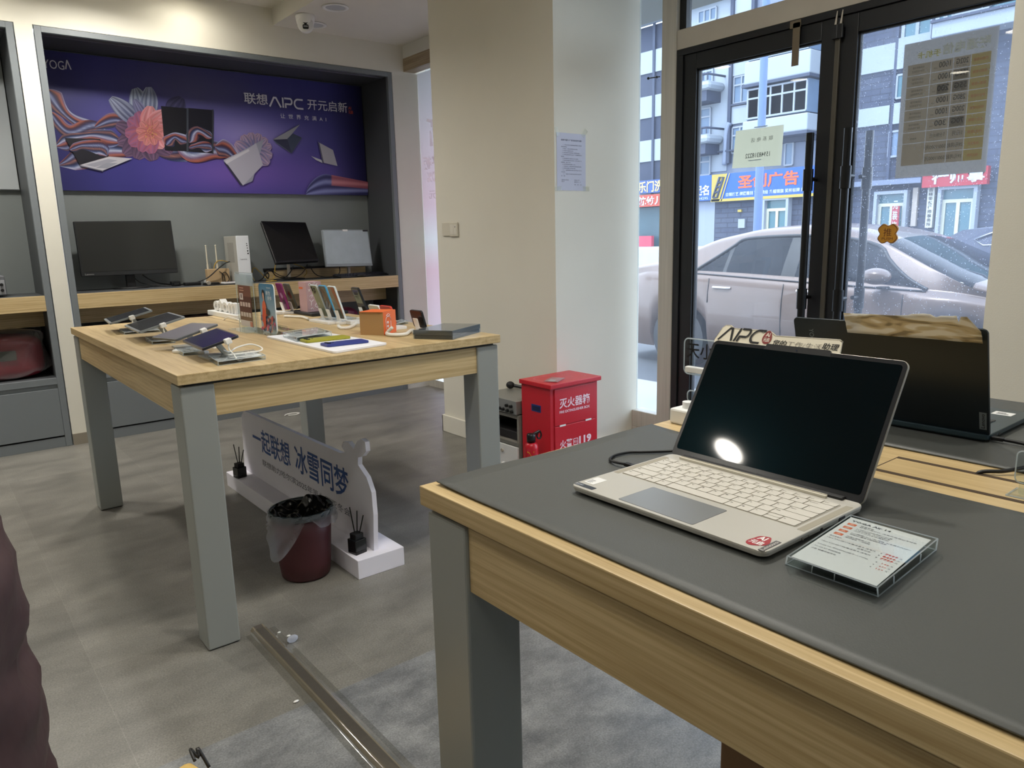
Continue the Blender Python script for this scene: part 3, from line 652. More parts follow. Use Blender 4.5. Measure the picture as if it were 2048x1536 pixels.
m3q = monitor('small monitor with pale hazy protective film, rightmost on the oak shelf', c3, mat('pale_filmed_screen', (172, 184, 190), .4, var=.12, vscale=14, bump=.06, bscale=18), mat('silver_housing', (150, 158, 164), .4), (2.76, 5.50, .09), (.02, m_aluh), chin=.04)
b = MB(m_blk); plate(b, inset(c3, .88, .01, .95, .005), .003, .001, lift=.003); b.build('dark_corner', m3q)
b = MB(m_white); plate(b, inset(c3, .43, .46, .955, -.005), .004, .001, lift=.004); b.build('white_sticker', m3q)
# tower
q = thing('computer_tower', 'white desktop computer tower with black ports on its front', 'computer', (1.895, 5.53, SZ))
b = MB(mat('tower_grey', (176, 174, 166), .5)); b.box(1.853, 5.408, SZ+.004, 1.940, 5.665, 1.266); b.build('case', q, bevel=.003)
b = MB(mat('tower_front', (226, 230, 234), .4)); b.box(1.852, 5.398, SZ+.004, 1.941, 5.408, 1.267); b.build('front_panel', q, bevel=.003)
b = MB(m_blk)
for i, z in enumerate((1.212, 1.198, 1.18, 1.16, 1.142)): b.cyl((1.924+.001*i, 5.3975, z), (1.924+.001*i, 5.396, z), .0035 if i < 3 else .0052, n=10)
b.build('port', q)
b = MB(mat('tower_vent', (150, 148, 142), .6))
for k in range(12): b.box(1.8515, 5.47+k*.011, 1.08, 1.853, 5.475+k*.011, 1.22)
b.build('vent', q)
MB(mat('grey_lettering', (120, 122, 126), .5)).text('Lenovo', frame((1.872, 5.3972, 1.098), (1, 0, 0), (0, 0, 1)), w=.045, h=.009, bold=.02).build('lettering', q)
# router + wood box
q = thing('wifi_router', 'white router with two upright antennas behind the tan box', 'router', (1.735, 5.63, SZ))
b = MB(m_white); b.box(1.68, 5.60, SZ, 1.80, 5.665, SZ+.03); b.build('router_body', q, bevel=.004)
for x in (1.70, 1.768):
    b = MB(mat('antenna_white', (214, 208, 190), .4)); b.cyl((x, 5.60, SZ+.03), (x, 5.60, 1.07), .007, n=10); b.cyl((x, 5.60, 1.07), (x, 5.60, 1.20), .0055, .0045, n=10); b.ball((x, 5.60, 1.202), .0065); b.build('antenna', q)
b = MB(mat('tan_box', (188, 160, 122), .6)); b.box(1.675, 5.535, SZ, 1.83, 5.59, 1.038)
tag(b.build('small_tan_box', bevel=.003), 'small tan box in front of the two antennas', 'box')
def cord(label, pts, m, r=.0035, name='cable'):
    return tag(MB(m).tube(pts, r).build(name), label, 'cable')
cord('black cable looping from the wide monitor to the router', [(1.25, 5.55, 1.02), (1.33, 5.56, .965), (1.45, 5.57, .942), (1.56, 5.55, .945), (1.66, 5.52, .975), (1.74, 5.50, 1.04), (1.80, 5.52, 1.075), (1.845, 5.56, 1.085)], m_bcable, .004)
cord('thin black cable hanging from the wide monitor to the adapter', [(1.19, 5.545, 1.01), (1.24, 5.54, .965), (1.36, 5.52, .94), (1.45, 5.50, .939)], m_bcable, .003)
cord('yellow network cable arching behind the second antenna', [(1.74, 5.60, .99), (1.745, 5.60, 1.05), (1.765, 5.59, 1.088), (1.80, 5.58, 1.095), (1.845, 5.59, 1.082)], m_ycable, .003)
cord('black twin lead twisted over the tan box', [(1.755, 5.528, 1.02), (1.785, 5.527, .99), (1.79, 5.525, .94), (1.82, 5.525, .96), (1.80, 5.526, 1.01), (1.775, 5.527, 1.0), (1.772, 5.52, .945)], m_bcable, .003)
cord('yellow network cable coiled beneath the tipped monitor', [(1.965, 5.42, .945), (1.96, 5.45, .99), (2.0, 5.5, 1.035), (2.05, 5.52, 1.0), (2.08, 5.5, .96), (2.12, 5.46, .95), (2.16, 5.52, .99), (2.2, 5.58, 1.05), (2.3, 5.6, 1.06), (2.42, 5.6, 1.02), (2.44, 5.58, .98), (2.40, 5.55, .95)], m_ycable, .003)
cord('tangled black leads between the tower and the tipped monitor', [(1.97, 5.36, .945), (2.02, 5.40, .96), (2.06, 5.44, 1.0), (2.09, 5.46, .985), (2.07, 5.43, .955), (2.05, 5.42, .99), (2.10, 5.43, 1.01), (2.14, 5.45, .97), (2.20, 5.44, .955), (2.26, 5.47, .99), (2.32, 5.55, 1.03)], m_bcable, .004)
cord('black lead crossing behind the stand of the tipped monitor', [(2.12, 5.5, 1.02), (2.2, 5.5, .965), (2.3, 5.5, .95), (2.38, 5.52, .98), (2.44, 5.56, 1.04)], m_bcable, .003)
cord('black cable sagging between the two right monitors', [(2.455, 5.55, 1.03), (2.47, 5.5, .97), (2.52, 5.46, .943), (2.62, 5.46, .943), (2.68, 5.5, .97), (2.70, 5.54, 1.02)], m_bcable, .0035)
cord('short yellow loop lying under the tower side of the shelf', [(2.02, 5.34, .939), (2.05, 5.32, .94), (2.09, 5.33, .94), (2.10, 5.36, .939), (2.07, 5.37, .94)], m_ycable, .003)
q = thing('cable_ledge', 'low oak ledge with black top strip along the back of the shelf', 'ledge', (2.55, 5.66, SZ))
MB(m_wX).box(2.15, 5.635, SZ, 2.98, 5.675, 1.005).build('ledge_front', q); MB(m_blkm).box(2.13, 5.63, 1.0052, 3.0, 5.677, 1.02).build('ledge_top', q)
b = MB(m_blk); b.box(1.415, 5.49, SZ, 1.475, 5.54, SZ+.034); b.box(1.425, 5.47, SZ, 1.46, 5.489, SZ+.02)
tag(b.build('power_adapter', bevel=.006), 'black power adapter, left one right of the wide monitor', 'adapter')
b = MB(m_blk); b.box(1.49, 5.45, SZ, 1.60, 5.50, SZ+.022)
tag(b.build('power_adapter', bevel=.006), 'flat black power adapter, right one by the cable loop', 'adapter')
q = thing('small_gadget', 'small dark gadget with a shiny ring near the router', 'gadget', (1.60, 5.36, SZ))
b = MB(m_blk); b.box(1.60, 5.36, SZ, 1.70, 5.42, SZ+.018); b.build('gadget_body', q, bevel=.006)
b = MB(m_aluh); b.cyl((1.62, 5.345, SZ+.016), (1.62, 5.357, SZ+.018), .014, n=18); b.build('shiny_ring', q)
q = thing('tissue_packet', 'flat white printed packet in front of the tan box', 'packet', (1.75, 5.33, SZ))
b = MB(mat('packet_white', (208, 206, 206), .4, bump=.4, bscale=40)); b.rrect(1.705, 5.29, 1.85, 5.37, .01, SZ+.005, SZ+.018); b.build('packet', q, bevel=.004)
b = MB(mat('packet_print', (120, 110, 130), .5)); b.box(1.73, 5.31, SZ+.0185, 1.80, 5.345, SZ+.019); b.build('packet_print', q)
MB(m_blk).box(1.60, 5.30, SZ, 1.86, 5.43, SZ+.005).build('x').name = 'dark_mat'
tag(bpy.data.objects['dark_mat'], 'thin black pad under the white packet', 'pad')
def keyboard(label, cx, cy, rz, wd=.30):
    q = thing('keyboard', label, 'keyboard', (cx, cy, SZ), rz)
    M = T(cx, cy, SZ) @ RZ(rz)
    b = MB(m_blk); b.add([(-wd/2, -.06, 0), (wd/2, -.06, 0), (wd/2, .06, 0), (-wd/2, .06, 0), (-wd/2, -.06, .010), (wd/2, -.06, .010), (wd/2, .06, .026), (-wd/2, .06, .026)],
        [(0, 3, 2, 1), (4, 5, 6, 7), (0, 1, 5, 4), (1, 2, 6, 5), (2, 3, 7, 6), (3, 0, 4, 7)], M); b.build('keyboard_base', q, bevel=.003)
    b = MB(mat('dark_keycap', (38, 40, 50), .45)); n = 17
    for r in range(5):
        for k in range(n):
            x = -wd/2+.01+(wd-.02)*k/n; y = -.05+.021*r; z = .0105+.016*(y+.06)/.12
            b.box(x, y, z, x+(wd-.02)/n*.82, y+.017, z+.006, M)
    o = b.build('keycaps', q); o['kind'] = 'stuff'
keyboard('black keyboard lying left of and under the pale monitor', 2.70, 5.345, 6, .26); keyboard('black keyboard at the right end of the oak shelf', 2.90, 5.40, 14, .28)
b = MB(m_blk); b.ball((2.76, 5.275, SZ+.012), .045, .026, .012); tag(b.build('computer_mouse'), 'black mouse at the front edge of the oak shelf before the keyboards', 'mouse')

# ============================================================ DISPLAY TABLES
ZT = .857
def table(label, x0, x1, y0, y1, slots=False):
    q = thing('display_table', label, 'table', ((x0+x1)/2, (y0+y1)/2, 0))
    b = MB(m_wY)
    b.box(x0, y0, ZT-.03, x1, y1, ZT); b.build('tabletop', q, bevel=.0018)
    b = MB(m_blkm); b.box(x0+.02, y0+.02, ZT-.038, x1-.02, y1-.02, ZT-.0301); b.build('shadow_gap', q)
    L_ = .096
    for x in (x0+.006, x1-.006-L_):
        for y in (y0+.01, y1-.01-L_):
            MB(m_grey).box(x, y, .003, x+L_, y+L_, ZT-.038).build('leg', q, bevel=.004)
            MB(m_blk).box(x+.006, y+.006, 0, x+L_-.006, y+L_-.006, .003).build('foot_pad', q)
    zt, zb = ZT-.0382, .722
    for x in (x0+.012, x1-.012-.018): MB(m_wY).box(x, y0+.01+L_, zb, x+.018, y1-.01-L_, zt).build('apron', q, bevel=.001)
    for y in (y0+.016, y1-.016-.018): MB(m_wX).box(x0+.006+L_, y, zb, x1-.006-L_, y+.018, zt).build('apron', q, bevel=.001)
    return q
tf = table('oak and grey display table in the middle of the shop with phones and tablets', .549, 1.70, 2.185, 3.90)
b = MB(mat('table_seam', (120, 96, 64), .6)); b.box(1.146, 2.9, ZT, 1.149, 3.899, ZT+.0004); b.box(1.10, 3.899-.002, ZT, 1.70, 3.899, ZT+.0003); b.build('tabletop_seam', tf)
tn = table('oak and grey display table in the foreground under the grey mats', .549, 1.745, -.80, .912)
b = MB(mat('slot_dark', (66, 50, 32), .7)); b.box(1.098, -.5, ZT, 1.108, .505, ZT+.0005); b.box(1.183, -.5, ZT, 1.193, .505, ZT+.0005); b.box(1.108, .5035, ZT, 1.183, .505, ZT+.0004); b.build('cable_slot', tn)
# ---- tablets on angled stands
def block(label, A, Bp, Cp, h, z=None, depth=None, wedge=0, card=True, group=None):
    """clear acrylic price block; pixel corners left, front, right of its foot"""
    z = ZT if z is None else z
    a = onz(*A, z); b_ = onz(*Bp, z); c = onz(*Cp, z)
    if depth: c = b_+(c-b_).normalized()*depth
    d = a+c-b_
    cen = (a+c)/2; q = thing('price_block', label, 'price tag stand', (cen.x, cen.y, z), group=group)
    P = [a, b_, c, d]; up = Vector((0, 0, 1)); e = .003
    ctr = sum(P, Vector())/4
    ins = [p+(ctr-p).normalized()*e for p in P]
    hs = [h, h, h+wedge, h+wedge]
    B = MB(m_acr); B.add([p+up*.0004 for p in P]+[p+up*k for p, k in zip(P, hs)], [(3, 2, 1, 0), (4, 5, 6, 7)]+[(i, (i+1) % 4, 4+(i+1) % 4, 4+i) for i in range(4)]); B.build('acrylic_block', q)
    B = MB(m_acre)
    for i in range(4):
        B.tube([P[i]+up*hs[i], P[(i+1) % 4]+up*hs[(i+1) % 4]], .0012, n=5, sub=1); B.tube([P[i]+up*.001, P[i]+up*hs[i]], .0012, n=5, sub=1); B.tube([P[i]+up*.0012, P[(i+1) % 4]+up*.0012], .0012, n=5, sub=1)
    B.build('bright_edges', q)
    if card:
        B = MB(mat('price_card', (224, 224, 226), .6)); I = [p+(ctr-p)*.05+up*(k*.82) for p, k in zip(P, hs)]
        B.add(I, [(0, 1, 2, 3)]); B.add([p-up*.0006 for p in I], [(3, 2, 1, 0)]); B.build('price_card', q)
        B = MB(mat('grey_ink', (110, 112, 122), .6)); M = frame(I[0]+up*.0004, I[3]-I[0], I[0]-I[1]); w = (I[3]-I[0]).length; hh = (I[1]-I[0]).length
        for k in range(4): B.box(w*.1, -hh*(.3+.17*k), 0, w*(.75-.13*(k % 2)), -hh*(.24+.17*k), .0002, M)
        B.build('printing', q)
    return q
block('clear price block at the near corner of the tablet table', (417, 720), (437, 732), (531, 719), .014)
block('clear price block under the nearest dark tablet', (349.5, 703), (367, 712), (405, 708), .012)
block('clear price block under the grey faced tablet', (292, 683), (305, 689), (350, 686), .012)
block('clear price block under the second tablet from the back', (240.5, 664.5), (249.5, 669.5), (324, 663.5), .010)
def tablet(label, px, za, m, screen, plug=.55, group='tablets on angled stands'):
    l, b_, r_, t = px
    B = onz(*b_, za); Lc = onz(*l, za); R_ = ony(*r_, B.y); T_ = ony(*t, Lc.y)
    c = [Lc, B, R_, T_]
    q = thing('tablet', label, 'tablet', tuple(((B+T_)/2).xy)+(ZT,), group=group)
    bd = MB(m); plate(bd, c, .007, .008); bd.build('tablet_body', q)
    sc = MB(screen); plate(sc, inset(c, .035, .035, .05, .05), .0005, .004, lift=.0006); sc.build('screen', q)
    mid = (Lc+T_+B+R_)/4; n = (B-Lc).cross(T_-Lc).normalized()
    st = MB(mat('stand_metal', (188, 186, 176), .35, metal=.4)); x = mid.x+.01
    y0 = B.y+(Lc.y-B.y)*.30; st.box(mid.x-.03, y0-.02, ZT, mid.x+.07, y0+.10, ZT+.006); 
    st.add([(x+.015, y0, ZT+.006), (x+.035, y0, ZT+.006), (x+.035, y0+.012, ZT+.006), (x+.015, y0+.012, ZT+.006), (mid.x-.008, y0+.012, mid.z-.006), (mid.x+.012, y0+.012, mid.z-.004), (mid.x+.012, y0+.024, mid.z-.004), (mid.x-.008, y0+.024, mid.z-.006)],
           [(0, 3, 2, 1), (4, 5, 6, 7), (0, 1, 5, 4), (1, 2, 6, 5), (2, 3, 7, 6), (3, 0, 4, 7)])
    st.build('stand', q, bevel=.001)
    pc = B.lerp(R_, plug); e = (R_-B).normalized(); nn = Vector((0, -1, 0))
    pb = MB(m_white); M = frame(pc+nn*.009+Vector((0, 0, -.003)), e, n); pb.box(-.010, -.009, -.010, .010, .008, .012, M); pb.build('security_plug', q, bevel=.0025)
    pb = MB(m_cable); s = pc+Vector((0, -.012, -.008)); pb.tube([s, s+Vector((.0, -.004, -.02)), s+Vector((.008, -.012, -.034)), (s.x+.02, s.y-.02, ZT+.004), (s.x+.05, s.y+.02, ZT+.004)], .0022, n=6); pb.build('plug_cable', q)
    return q
m_tb = mat('tablet_black', (30, 30, 38), .3); m_ts = mat('tablet_screen', (26, 26, 40), .12)
tablet('black tablet on a stand, nearest the front corner of the table', ((364, 680.5), (404.5, 697.7), (477.5, 670.3), (434.5, 655.8)), .905, m_tb, m_ts, .66)
tablet('tablet with a hazy purple grey screen, second from the front', ((302, 674.5), (352, 679), (437, 647.5), (383, 645.5)), .900, mat('tablet_grey', (92, 96, 100), .35), mat('tablet_hazy', (74, 70, 84), .35), .62)
tablet('big black tablet with silver edge, third from the front', ((248, 650.5), (277, 664), (370, 633), (337, 624)), .905, mat('tablet_silver', (130, 136, 138), .35), mat('tablet_dark', (22, 24, 24), .2), .5)
tablet('black tablet at the far left corner of the table', ((207.5, 638), (219, 646.5), (304.5, 620), (290, 614)), .905, MATS['tablet_silver'], mat('tablet_navy', (26, 30, 38), .2), .5)
cord('white cable looping over the front price block', [(.742, 2.375, ZT+.03), (.77, 2.40, ZT+.02), (.80, 2.42, ZT+.028), (.845, 2.42, ZT+.034), (.868, 2.39, ZT+.024), (.85, 2.35, ZT+.019), (.79, 2.345, ZT+.018), (.745, 2.345, ZT+.018)], m_cable, .0026)
b = MB(m_white); b.box(-.012, -.07, 0, .012, .07, .012, T(.705, 2.60, ZT+.0) @ RZ(30)); tag(b.build('white_charger', bevel=.004), 'white charging brick beneath the nearest tablet', 'charger')
# ---- letters sign
q = thing('letter_sign', 'white standing letters on a white base, seen from behind', 'sign', (1.22, 3.77, ZT))
MB(m_white).box(1.185, 3.56, ZT, 1.25, 3.985, ZT+.024).build('sign_base', q, bevel=.003)
M = frame((1.203, 3.605, ZT+.024), (0, 1, 0), (0, 0, 1)) 
MB(m_white).text('moto', M, w=.33, h=.062, bold=.02, depth=.032).build('letters', q)
cord('short white cable arched beside the letter sign', [(1.15, 3.62, ZT+.003), (1.155, 3.58, ZT+.016), (1.15, 3.52, ZT+.02), (1.16, 3.46, ZT+.014), (1.165, 3.43, ZT+.003)], m_cable, .0028)
# ---- acrylic holder with brown menu poster
q = thing('leaflet_holder', 'clear acrylic stand holding a tall brown price poster', 'poster stand', (1.08, 3.09, ZT))
b = MB(m_acr); b.box(1.076, 2.995, ZT+.004, 1.080, 3.195, 1.097); b.box(1.086, 2.995, ZT+.004, 1.089, 3.195, 1.08); b.box(1.03, 2.985, ZT, 1.14, 3.205, ZT+.004); b.build('acrylic_sleeve', q)
b = MB(m_acre)
for y in (2.995, 3.195): b.tube([(1.078, y, ZT+.004), (1.078, y, 1.097)], .0015, n=5, sub=1)
b.tube([(1.078, 2.995, 1.097), (1.078, 3.195, 1.097)], .0015, n=5, sub=1); b.box(1.075, 2.997, 1.045, 1.0757, 3.193, 1.09); b.build('bright_edges', q)
b = MB(m_print)
def yz(y0, y1, z0, z1, x, col): b.cc = L(col); b.add([(x, y1, z0), (x, y0, z0), (x, y0, z1), (x, y1, z1)], [(0, 1, 2, 3)])
yz(3.022, 3.165, .876, 1.045, 1.0745, (118, 72, 58)); yz(3.022, 3.165, .935, 1.0, 1.0742, (84, 38, 34)); yz(3.022, 3.165, .90, .935, 1.0742, (112, 84, 62)); yz(3.028, 3.165, .876, .900, 1.0742, (206, 200, 200))
yz(3.112, 3.153, .985, 1.012, 1.074, (214, 206, 206)); yz(3.125, 3.14, .992, 1.008, 1.0739, (130, 110, 110))
for k in range(4): yz(3.036+k*.031, 3.060+k*.031, .958, .976, 1.074, (208, 190, 186)); yz(3.036+k*.031, 3.060+k*.031, .916, .934, 1.074, (204, 194, 190))
for k in range(2): yz(3.10-.0*k, 3.148, 1.022+.01*k, 1.026+.01*k, 1.074, (208, 160, 140))
yz(3.028, 3.055, .878, .898, 1.0739, (196, 130, 110)); b.build('poster_print', q)
# ---- portrait poster
q = thing('portrait_poster', 'blue rounded poster of a woman in orange above a heap of products', 'poster stand', (1.10, 2.9, ZT))
b = MB(m_acr); b.box(1.06, 2.81, ZT, 1.15, 2.985, ZT+.004); b.box(1.086, 2.82, ZT+.004, 1.088, 2.86, ZT+.045); b.build('acrylic_foot', q)
MP = frame((1.095, 2.983, ZT+.005), (0, -1, 0), (0, 0, 1))
pw, ph = .158, .195
b = MB(m_white); b.rrect(0, 0, pw, ph, .018, -.004, 0, MP); b.build('poster_board', q)
b = MB(m_print)
def bgp(u, v): return L(tuple(Vector((186, 200, 210)).lerp(Vector((62, 128, 172)), min(1, max(0, v*1.6-.4)))))
Rr = rr(0, 0, pw, ph, .018); b.add([(x, y, .0005) for x, y in Rr]+[(pw/2, ph*.45, .0005)], [(i, (i+1) % len(Rr), len(Rr)) for i in range(len(Rr))], MP, cols=[bgp(0, y/ph) for x, y in Rr]+[bgp(0, .45)])
def blobp(cx, cy, rx, ry, col, z, n=14, ang=0):
    b.cc = L(col); b.add([(cx+rx*cos(2*pi*i/n)*cos(ang)-ry*sin(2*pi*i/n)*sin(ang), cy+rx*cos(2*pi*i/n)*sin(ang)+ry*sin(2*pi*i/n)*cos(ang), z) for i in range(n)], [tuple(range(n))], MP)
random.seed(5)
for k in range(60):
    xx = random.uniform(.012, pw-.012); yy = random.uniform(.008, .075-.03*abs(xx/pw-.4)); col = random.choice([(214, 90, 60), (60, 66, 110), (206, 90, 130), (120, 120, 150), (50, 60, 84), (228, 150, 130), (90, 100, 150), (170, 70, 80)])
    blobp(xx, yy, random.uniform(.005, .011), random.uniform(.004, .012), col, .0008+.00004*k, 7, random.uniform(0, 3))
blobp(.05, .152, .013, .02, (24, 22, 26), .0036); blobp(.052, .146, .0085, .014, (226, 178, 156), .0038); blobp(.054, .128, .005, .012, (222, 170, 148), .0037); blobp(.054, .095, .022, .034, (224, 110, 72), .0039); blobp(.045, .06, .017, .04, (216, 84, 52), .004)
b.cc = L((46, 48, 52)); b.add([(.07, .075, .0045), (.105, .07, .0045), (.103, .093, .0045), (.073, .1, .0045)], [(0, 1, 2, 3)], MP)
b.cc = L((236, 240, 244)); b.text('新生', MP @ T(.085, .152, .0045), w=.045, h=.016); b.text('好伴', MP @ T(.098, .132, .0045), w=.042, h=.016); b.text('lenovo', MP @ T(.095, .178, .0045), w=.04, h=.006)
b.build('poster_print', q)
# ---- little price strip
q = thing('price_strip', 'low clear price strip beside the white board', 'price tag stand', (1.19, 3.03, ZT))
b = MB(m_acr); b.box(1.188, 2.955, ZT, 1.191, 3.125, ZT+.018); b.box(1.18, 2.95, ZT, 1.22, 3.13, ZT+.003); b.build('acrylic_strip', q)
b = MB(m_ink); M = frame((1.187, 3.115, ZT+.006), (0, -1, 0), (0, 0, 1)); b.text('Lenovo 联想 AI PC', M, w=.145, h=.008); b.build('lettering', q)
# ---- phones standing with their backs to the aisle
def phone(label, BR, TR, face, edge, wy=.072, cams=False, art_=None, group='phones leaning on white stands', zb=.878, h=None, stand=True):
    P = onz(*BR, zb); Tp = ony(*TR, P.y)
    a = Vector((P.x, P.y+wy, zb)); b_ = Vector((P.x, P.y, zb)); c = Vector((Tp.x, P.y, Tp.z)); d = Vector((Tp.x, P.y+wy, Tp.z))
    q = thing('mobile_phone', label, 'phone', (P.x, P.y+wy/2, ZT), group=group)
    C4 = [a, b_, c, d]
    bd = MB(edge); plate(bd, C4, .0085, .009); bd.build('phone_body', q, bevel=.001)
    f = MB(face); plate(f, inset(C4, .05, .05, .02, .02), .0004, .008, lift=.0005); f.build('phone_face', q)
    if cams:
        m = MB(m_blk); n = (b_-a).cross(d-a).normalized()
        for u, v in ((.25, .92), (.55, .89), (.25, .84), (.55, .81), (.4, .77)):
            p = lerp4(C4, u, v); m.cyl(p, p+n*.0025, .0058, n=12)
        m.build('camera_lenses', q)
        m = MB(mat('faint_logo', (160, 166, 150), .4)); p = lerp4(C4, .45, .42); m.cyl(p+n*.0003, p+n*.001, .007, n=16); m.build('round_logo', q)
    if art_:
        m = MB(m_print); n = (b_-a).cross(d-a).normalized()
        for (pp, col) in art_:
            m.cc = L(col); m.add([lerp4(C4, u, v)+n*.0009 for u, v in pp], [tuple(range(len(pp)))])
        m.build('wallpaper', q)
    if stand:
        s = MB(m_white); s.add([(P.x-.012, P.y+.02, ZT+.012), (P.x-.008, P.y+.02, ZT+.012), (P.x-.008, P.y+.052, ZT+.012), (P.x-.012, P.y+.052, ZT+.012),
            (P.x-.026, P.y+.02, ZT+.06), (P.x-.022, P.y+.02, ZT+.06), (P.x-.022, P.y+.052, ZT+.06), (P.x-.026, P.y+.052, ZT+.06)],
            [(0, 3, 2, 1), (4, 5, 6, 7), (0, 1, 5, 4), (1, 2, 6, 5), (2, 3, 7, 6), (3, 0, 4, 7)])
        s.box(P.x-.03, P.y+.004, ZT, P.x+.055, P.y+.068, ZT+.012); s.build('phone_stand', q, bevel=.0015)
    return q
m_pf = mat('phone_dark_face', (70, 72, 70), .25)
W1 = [([(.1, .9), (.6, .6), (.9, .2), (.98, .2), (.98, .4), (.5, .9)], (96, 74, 64)), ([(.05, .3), (.5, .55), (.6, .5), (.2, .1)], (100, 108, 124)), ([(.4, .3), (.95, .5), (.95, .44), (.5, .2)], (140, 146, 156))]
W2 = [([(.45, .97), (.9, .97), (.97, .1), (.8, .3), (.7, .6)], (150, 82, 52)), ([(.06, .7), (.6, .45), (.65, .4), (.06, .6)], (124, 130, 126)), ([(.06, .3), (.7, .3), (.9, .06), (.1, .06)], (92, 92, 70))]
phone('purple phone standing leftmost behind the portrait poster', (577.5, 620), (560.5, 567.5), mat('phone_purple', (116, 34, 92), .3), mat('phone_purple_edge', (140, 48, 120), .3), art_=[([(.3, .62), (.6, .66), (.8, .5), (.5, .42)], (170, 130, 170)), ([(.3, .35), (.8, .4), (.9, .25), (.5, .2)], (70, 16, 60))])
phone('phone with a red and grey picture beside the purple phone', (595, 619), (575.5, 568.5), mat('phone_pic', (128, 124, 112), .3), mat('phone_olive_edge', (84, 90, 82), .35), art_=[([(.35, .6), (.7, .75), (.85, .5), (.6, .4)], (150, 60, 40)), ([(.1, .35), (.9, .4), (.9, .06), (.1, .06)], (96, 88, 62))])
phone('green grey phone showing its camera lenses', (657.5, 634), (631.5, 571), mat('phone_sage', (122, 132, 112), .35), mat('phone_sage_edge', (206, 218, 222), .3), cams=True)
phone('dark faced phone with a bright blue edge', (673, 636), (649, 572), m_pf, mat('phone_blue_edge', (74, 160, 206), .3), art_=W1)
phone('phone with orange streaked picture and white edge', (690.5, 639), (667.5, 573.5), mat('phone_taupe', (112, 104, 92), .25), mat('phone_white_edge', (222, 232, 236), .3), art_=W2)
phone('black phone with a flowery wallpaper behind the orange box', (738, 632), (715.5, 576.5), mat('phone_black', (20, 20, 22), .3), m_blk, art_=[([(.1, .95), (.9, .95), (.9, .45), (.1, .45)], (128, 128, 104)), ([(.12, .93), (.88, .93), (.7, .72), (.2, .75)], (76, 72, 112)), ([(.15, .7), (.8, .72), (.6, .55)], (84, 84, 66))])
phone('small beige phone peeking above the orange box', (768, 645), (756, 612), mat('phone_beige', (190, 186, 166), .4), m_white, wy=.09)
phone('red phone leaning just behind the orange box', (791, 650), (780, 613.5), mat('phone_red', (172, 36, 28), .3), mat('phone_red_edge', (206, 60, 44), .3), wy=.09)
phone('black phone on a white clip beside the flat black box', (851.5, 657), (841.5, 622.5), mat('phone_black2', (22, 18, 20), .3), m_blk, wy=.085)
# risers, tray and pink box
b = MB(m_blkm); b.box(1.505, 3.42, ZT, 1.70, 3.69, ZT+.015); tag(b.build('black_tray', bevel=.004), 'flat black tray carrying the pink patterned box', 'tray')
q = thing('pink_box', 'tall pink phone box with white drawn shapes', 'box', (1.56, 3.55, ZT+.015))
b = MB(mat('pink_card', (190, 156, 160), .5)); zb_ = ZT+.0155; b.box(1.52, 3.50, zb_, 1.60, 3.59, 1.02); b.build('box_body', q, bevel=.001)
b = MB(mat('box_white_ink', (236, 226, 230), .5)); MF_ = frame((1.52, 3.4994, zb_), (1, 0, 0), (0, 0, 1))
for st_ in ([(.012, .135), (.03, .12), (.022, .14), (.012, .135)], [(.01, .10), (.02, .112)], [(.02, .10), (.01, .112)], [(.03, .09), (.045, .1), (.03, .1)], [(.012, .075), (.03, .085), (.025, .07)], [(.02, .03), (.022, .05), (.012, .06)], [(.022, .05), (.035, .06)], [(.045, .12), (.06, .14)], [(.05, .1), (.065, .11), (.06, .095)], [(.045, .06), (.06, .075), (.065, .06)], [(.04, .03), (.055, .045), (.065, .03), (.05, .02), (.04, .03)], [(.035, .14), (.05, .142)], [(.015, .012), (.025, .02), (.03, .01)]):
    b.tube([(x, y, 0) for x, y in st_], .0022, n=5, M=MF_, sub=3)
b.build('drawn_shapes', q)
b = MB(mat('orange_label', (214, 110, 60), .5)); b.box(1.5193, 3.54, .985, 1.5199, 3.585, .995); b.build('orange_mark', q)
def riser(label, x0, x1, y0, y1, h=.02):
    b = MB(m_white); b.box(x0, y0, ZT, x1, y1, ZT+h); tag(b.build('white_riser', bevel=.002), label, 'riser')
riser('white riser bar before the three leaning phones', 1.40, 1.447, 3.02, 3.22, .012)
riser('thick white riser end under the white edged phone', 1.47, 1.53, 2.945, 3.0, .016)
riser('low white riser under the purple phone', 1.42, 1.47, 3.66, 3.84, .014)
cord('thick white coiled cable lying before the black tray', [(1.40, 3.50, ZT+.006), (1.42, 3.45, ZT+.006), (1.44, 3.38, ZT+.007), (1.43, 3.32, ZT+.007), (1.42, 3.27, ZT+.007)], m_cable, .006)
cord('thick white coiled cable left of the orange box', [onz(706, 652, ZT+.006), onz(704, 657, ZT+.006)+Vector((.0, -.01, 0)), onz(690, 663, ZT+.006), onz(680, 655, ZT+.006)][::-1] if False else [onz(677, 652, ZT+.006), onz(682, 656, ZT+.006), onz(694, 656, ZT+.006), onz(705, 652, ZT+.007), onz(713, 645, ZT+.012)], m_cable, .007)
cord('thick white coiled cable right of the orange box', [(1.415, 2.49, ZT+.03), onz(774, 666, ZT+.008), onz(778, 669, ZT+.007), onz(795, 670, ZT+.007), onz(812, 668, ZT+.007), onz(820, 662, ZT+.01), onz(828, 660, ZT+.012)], m_cable, .007)
b = MB(m_white); p = onz(786, 662, ZT); b.box(-.012, -.012, 0, .012, .012, .022, T(p.x, p.y, ZT)); tag(b.build('white_plug', bevel=.002), 'small white plug standing right of the orange box', 'plug')
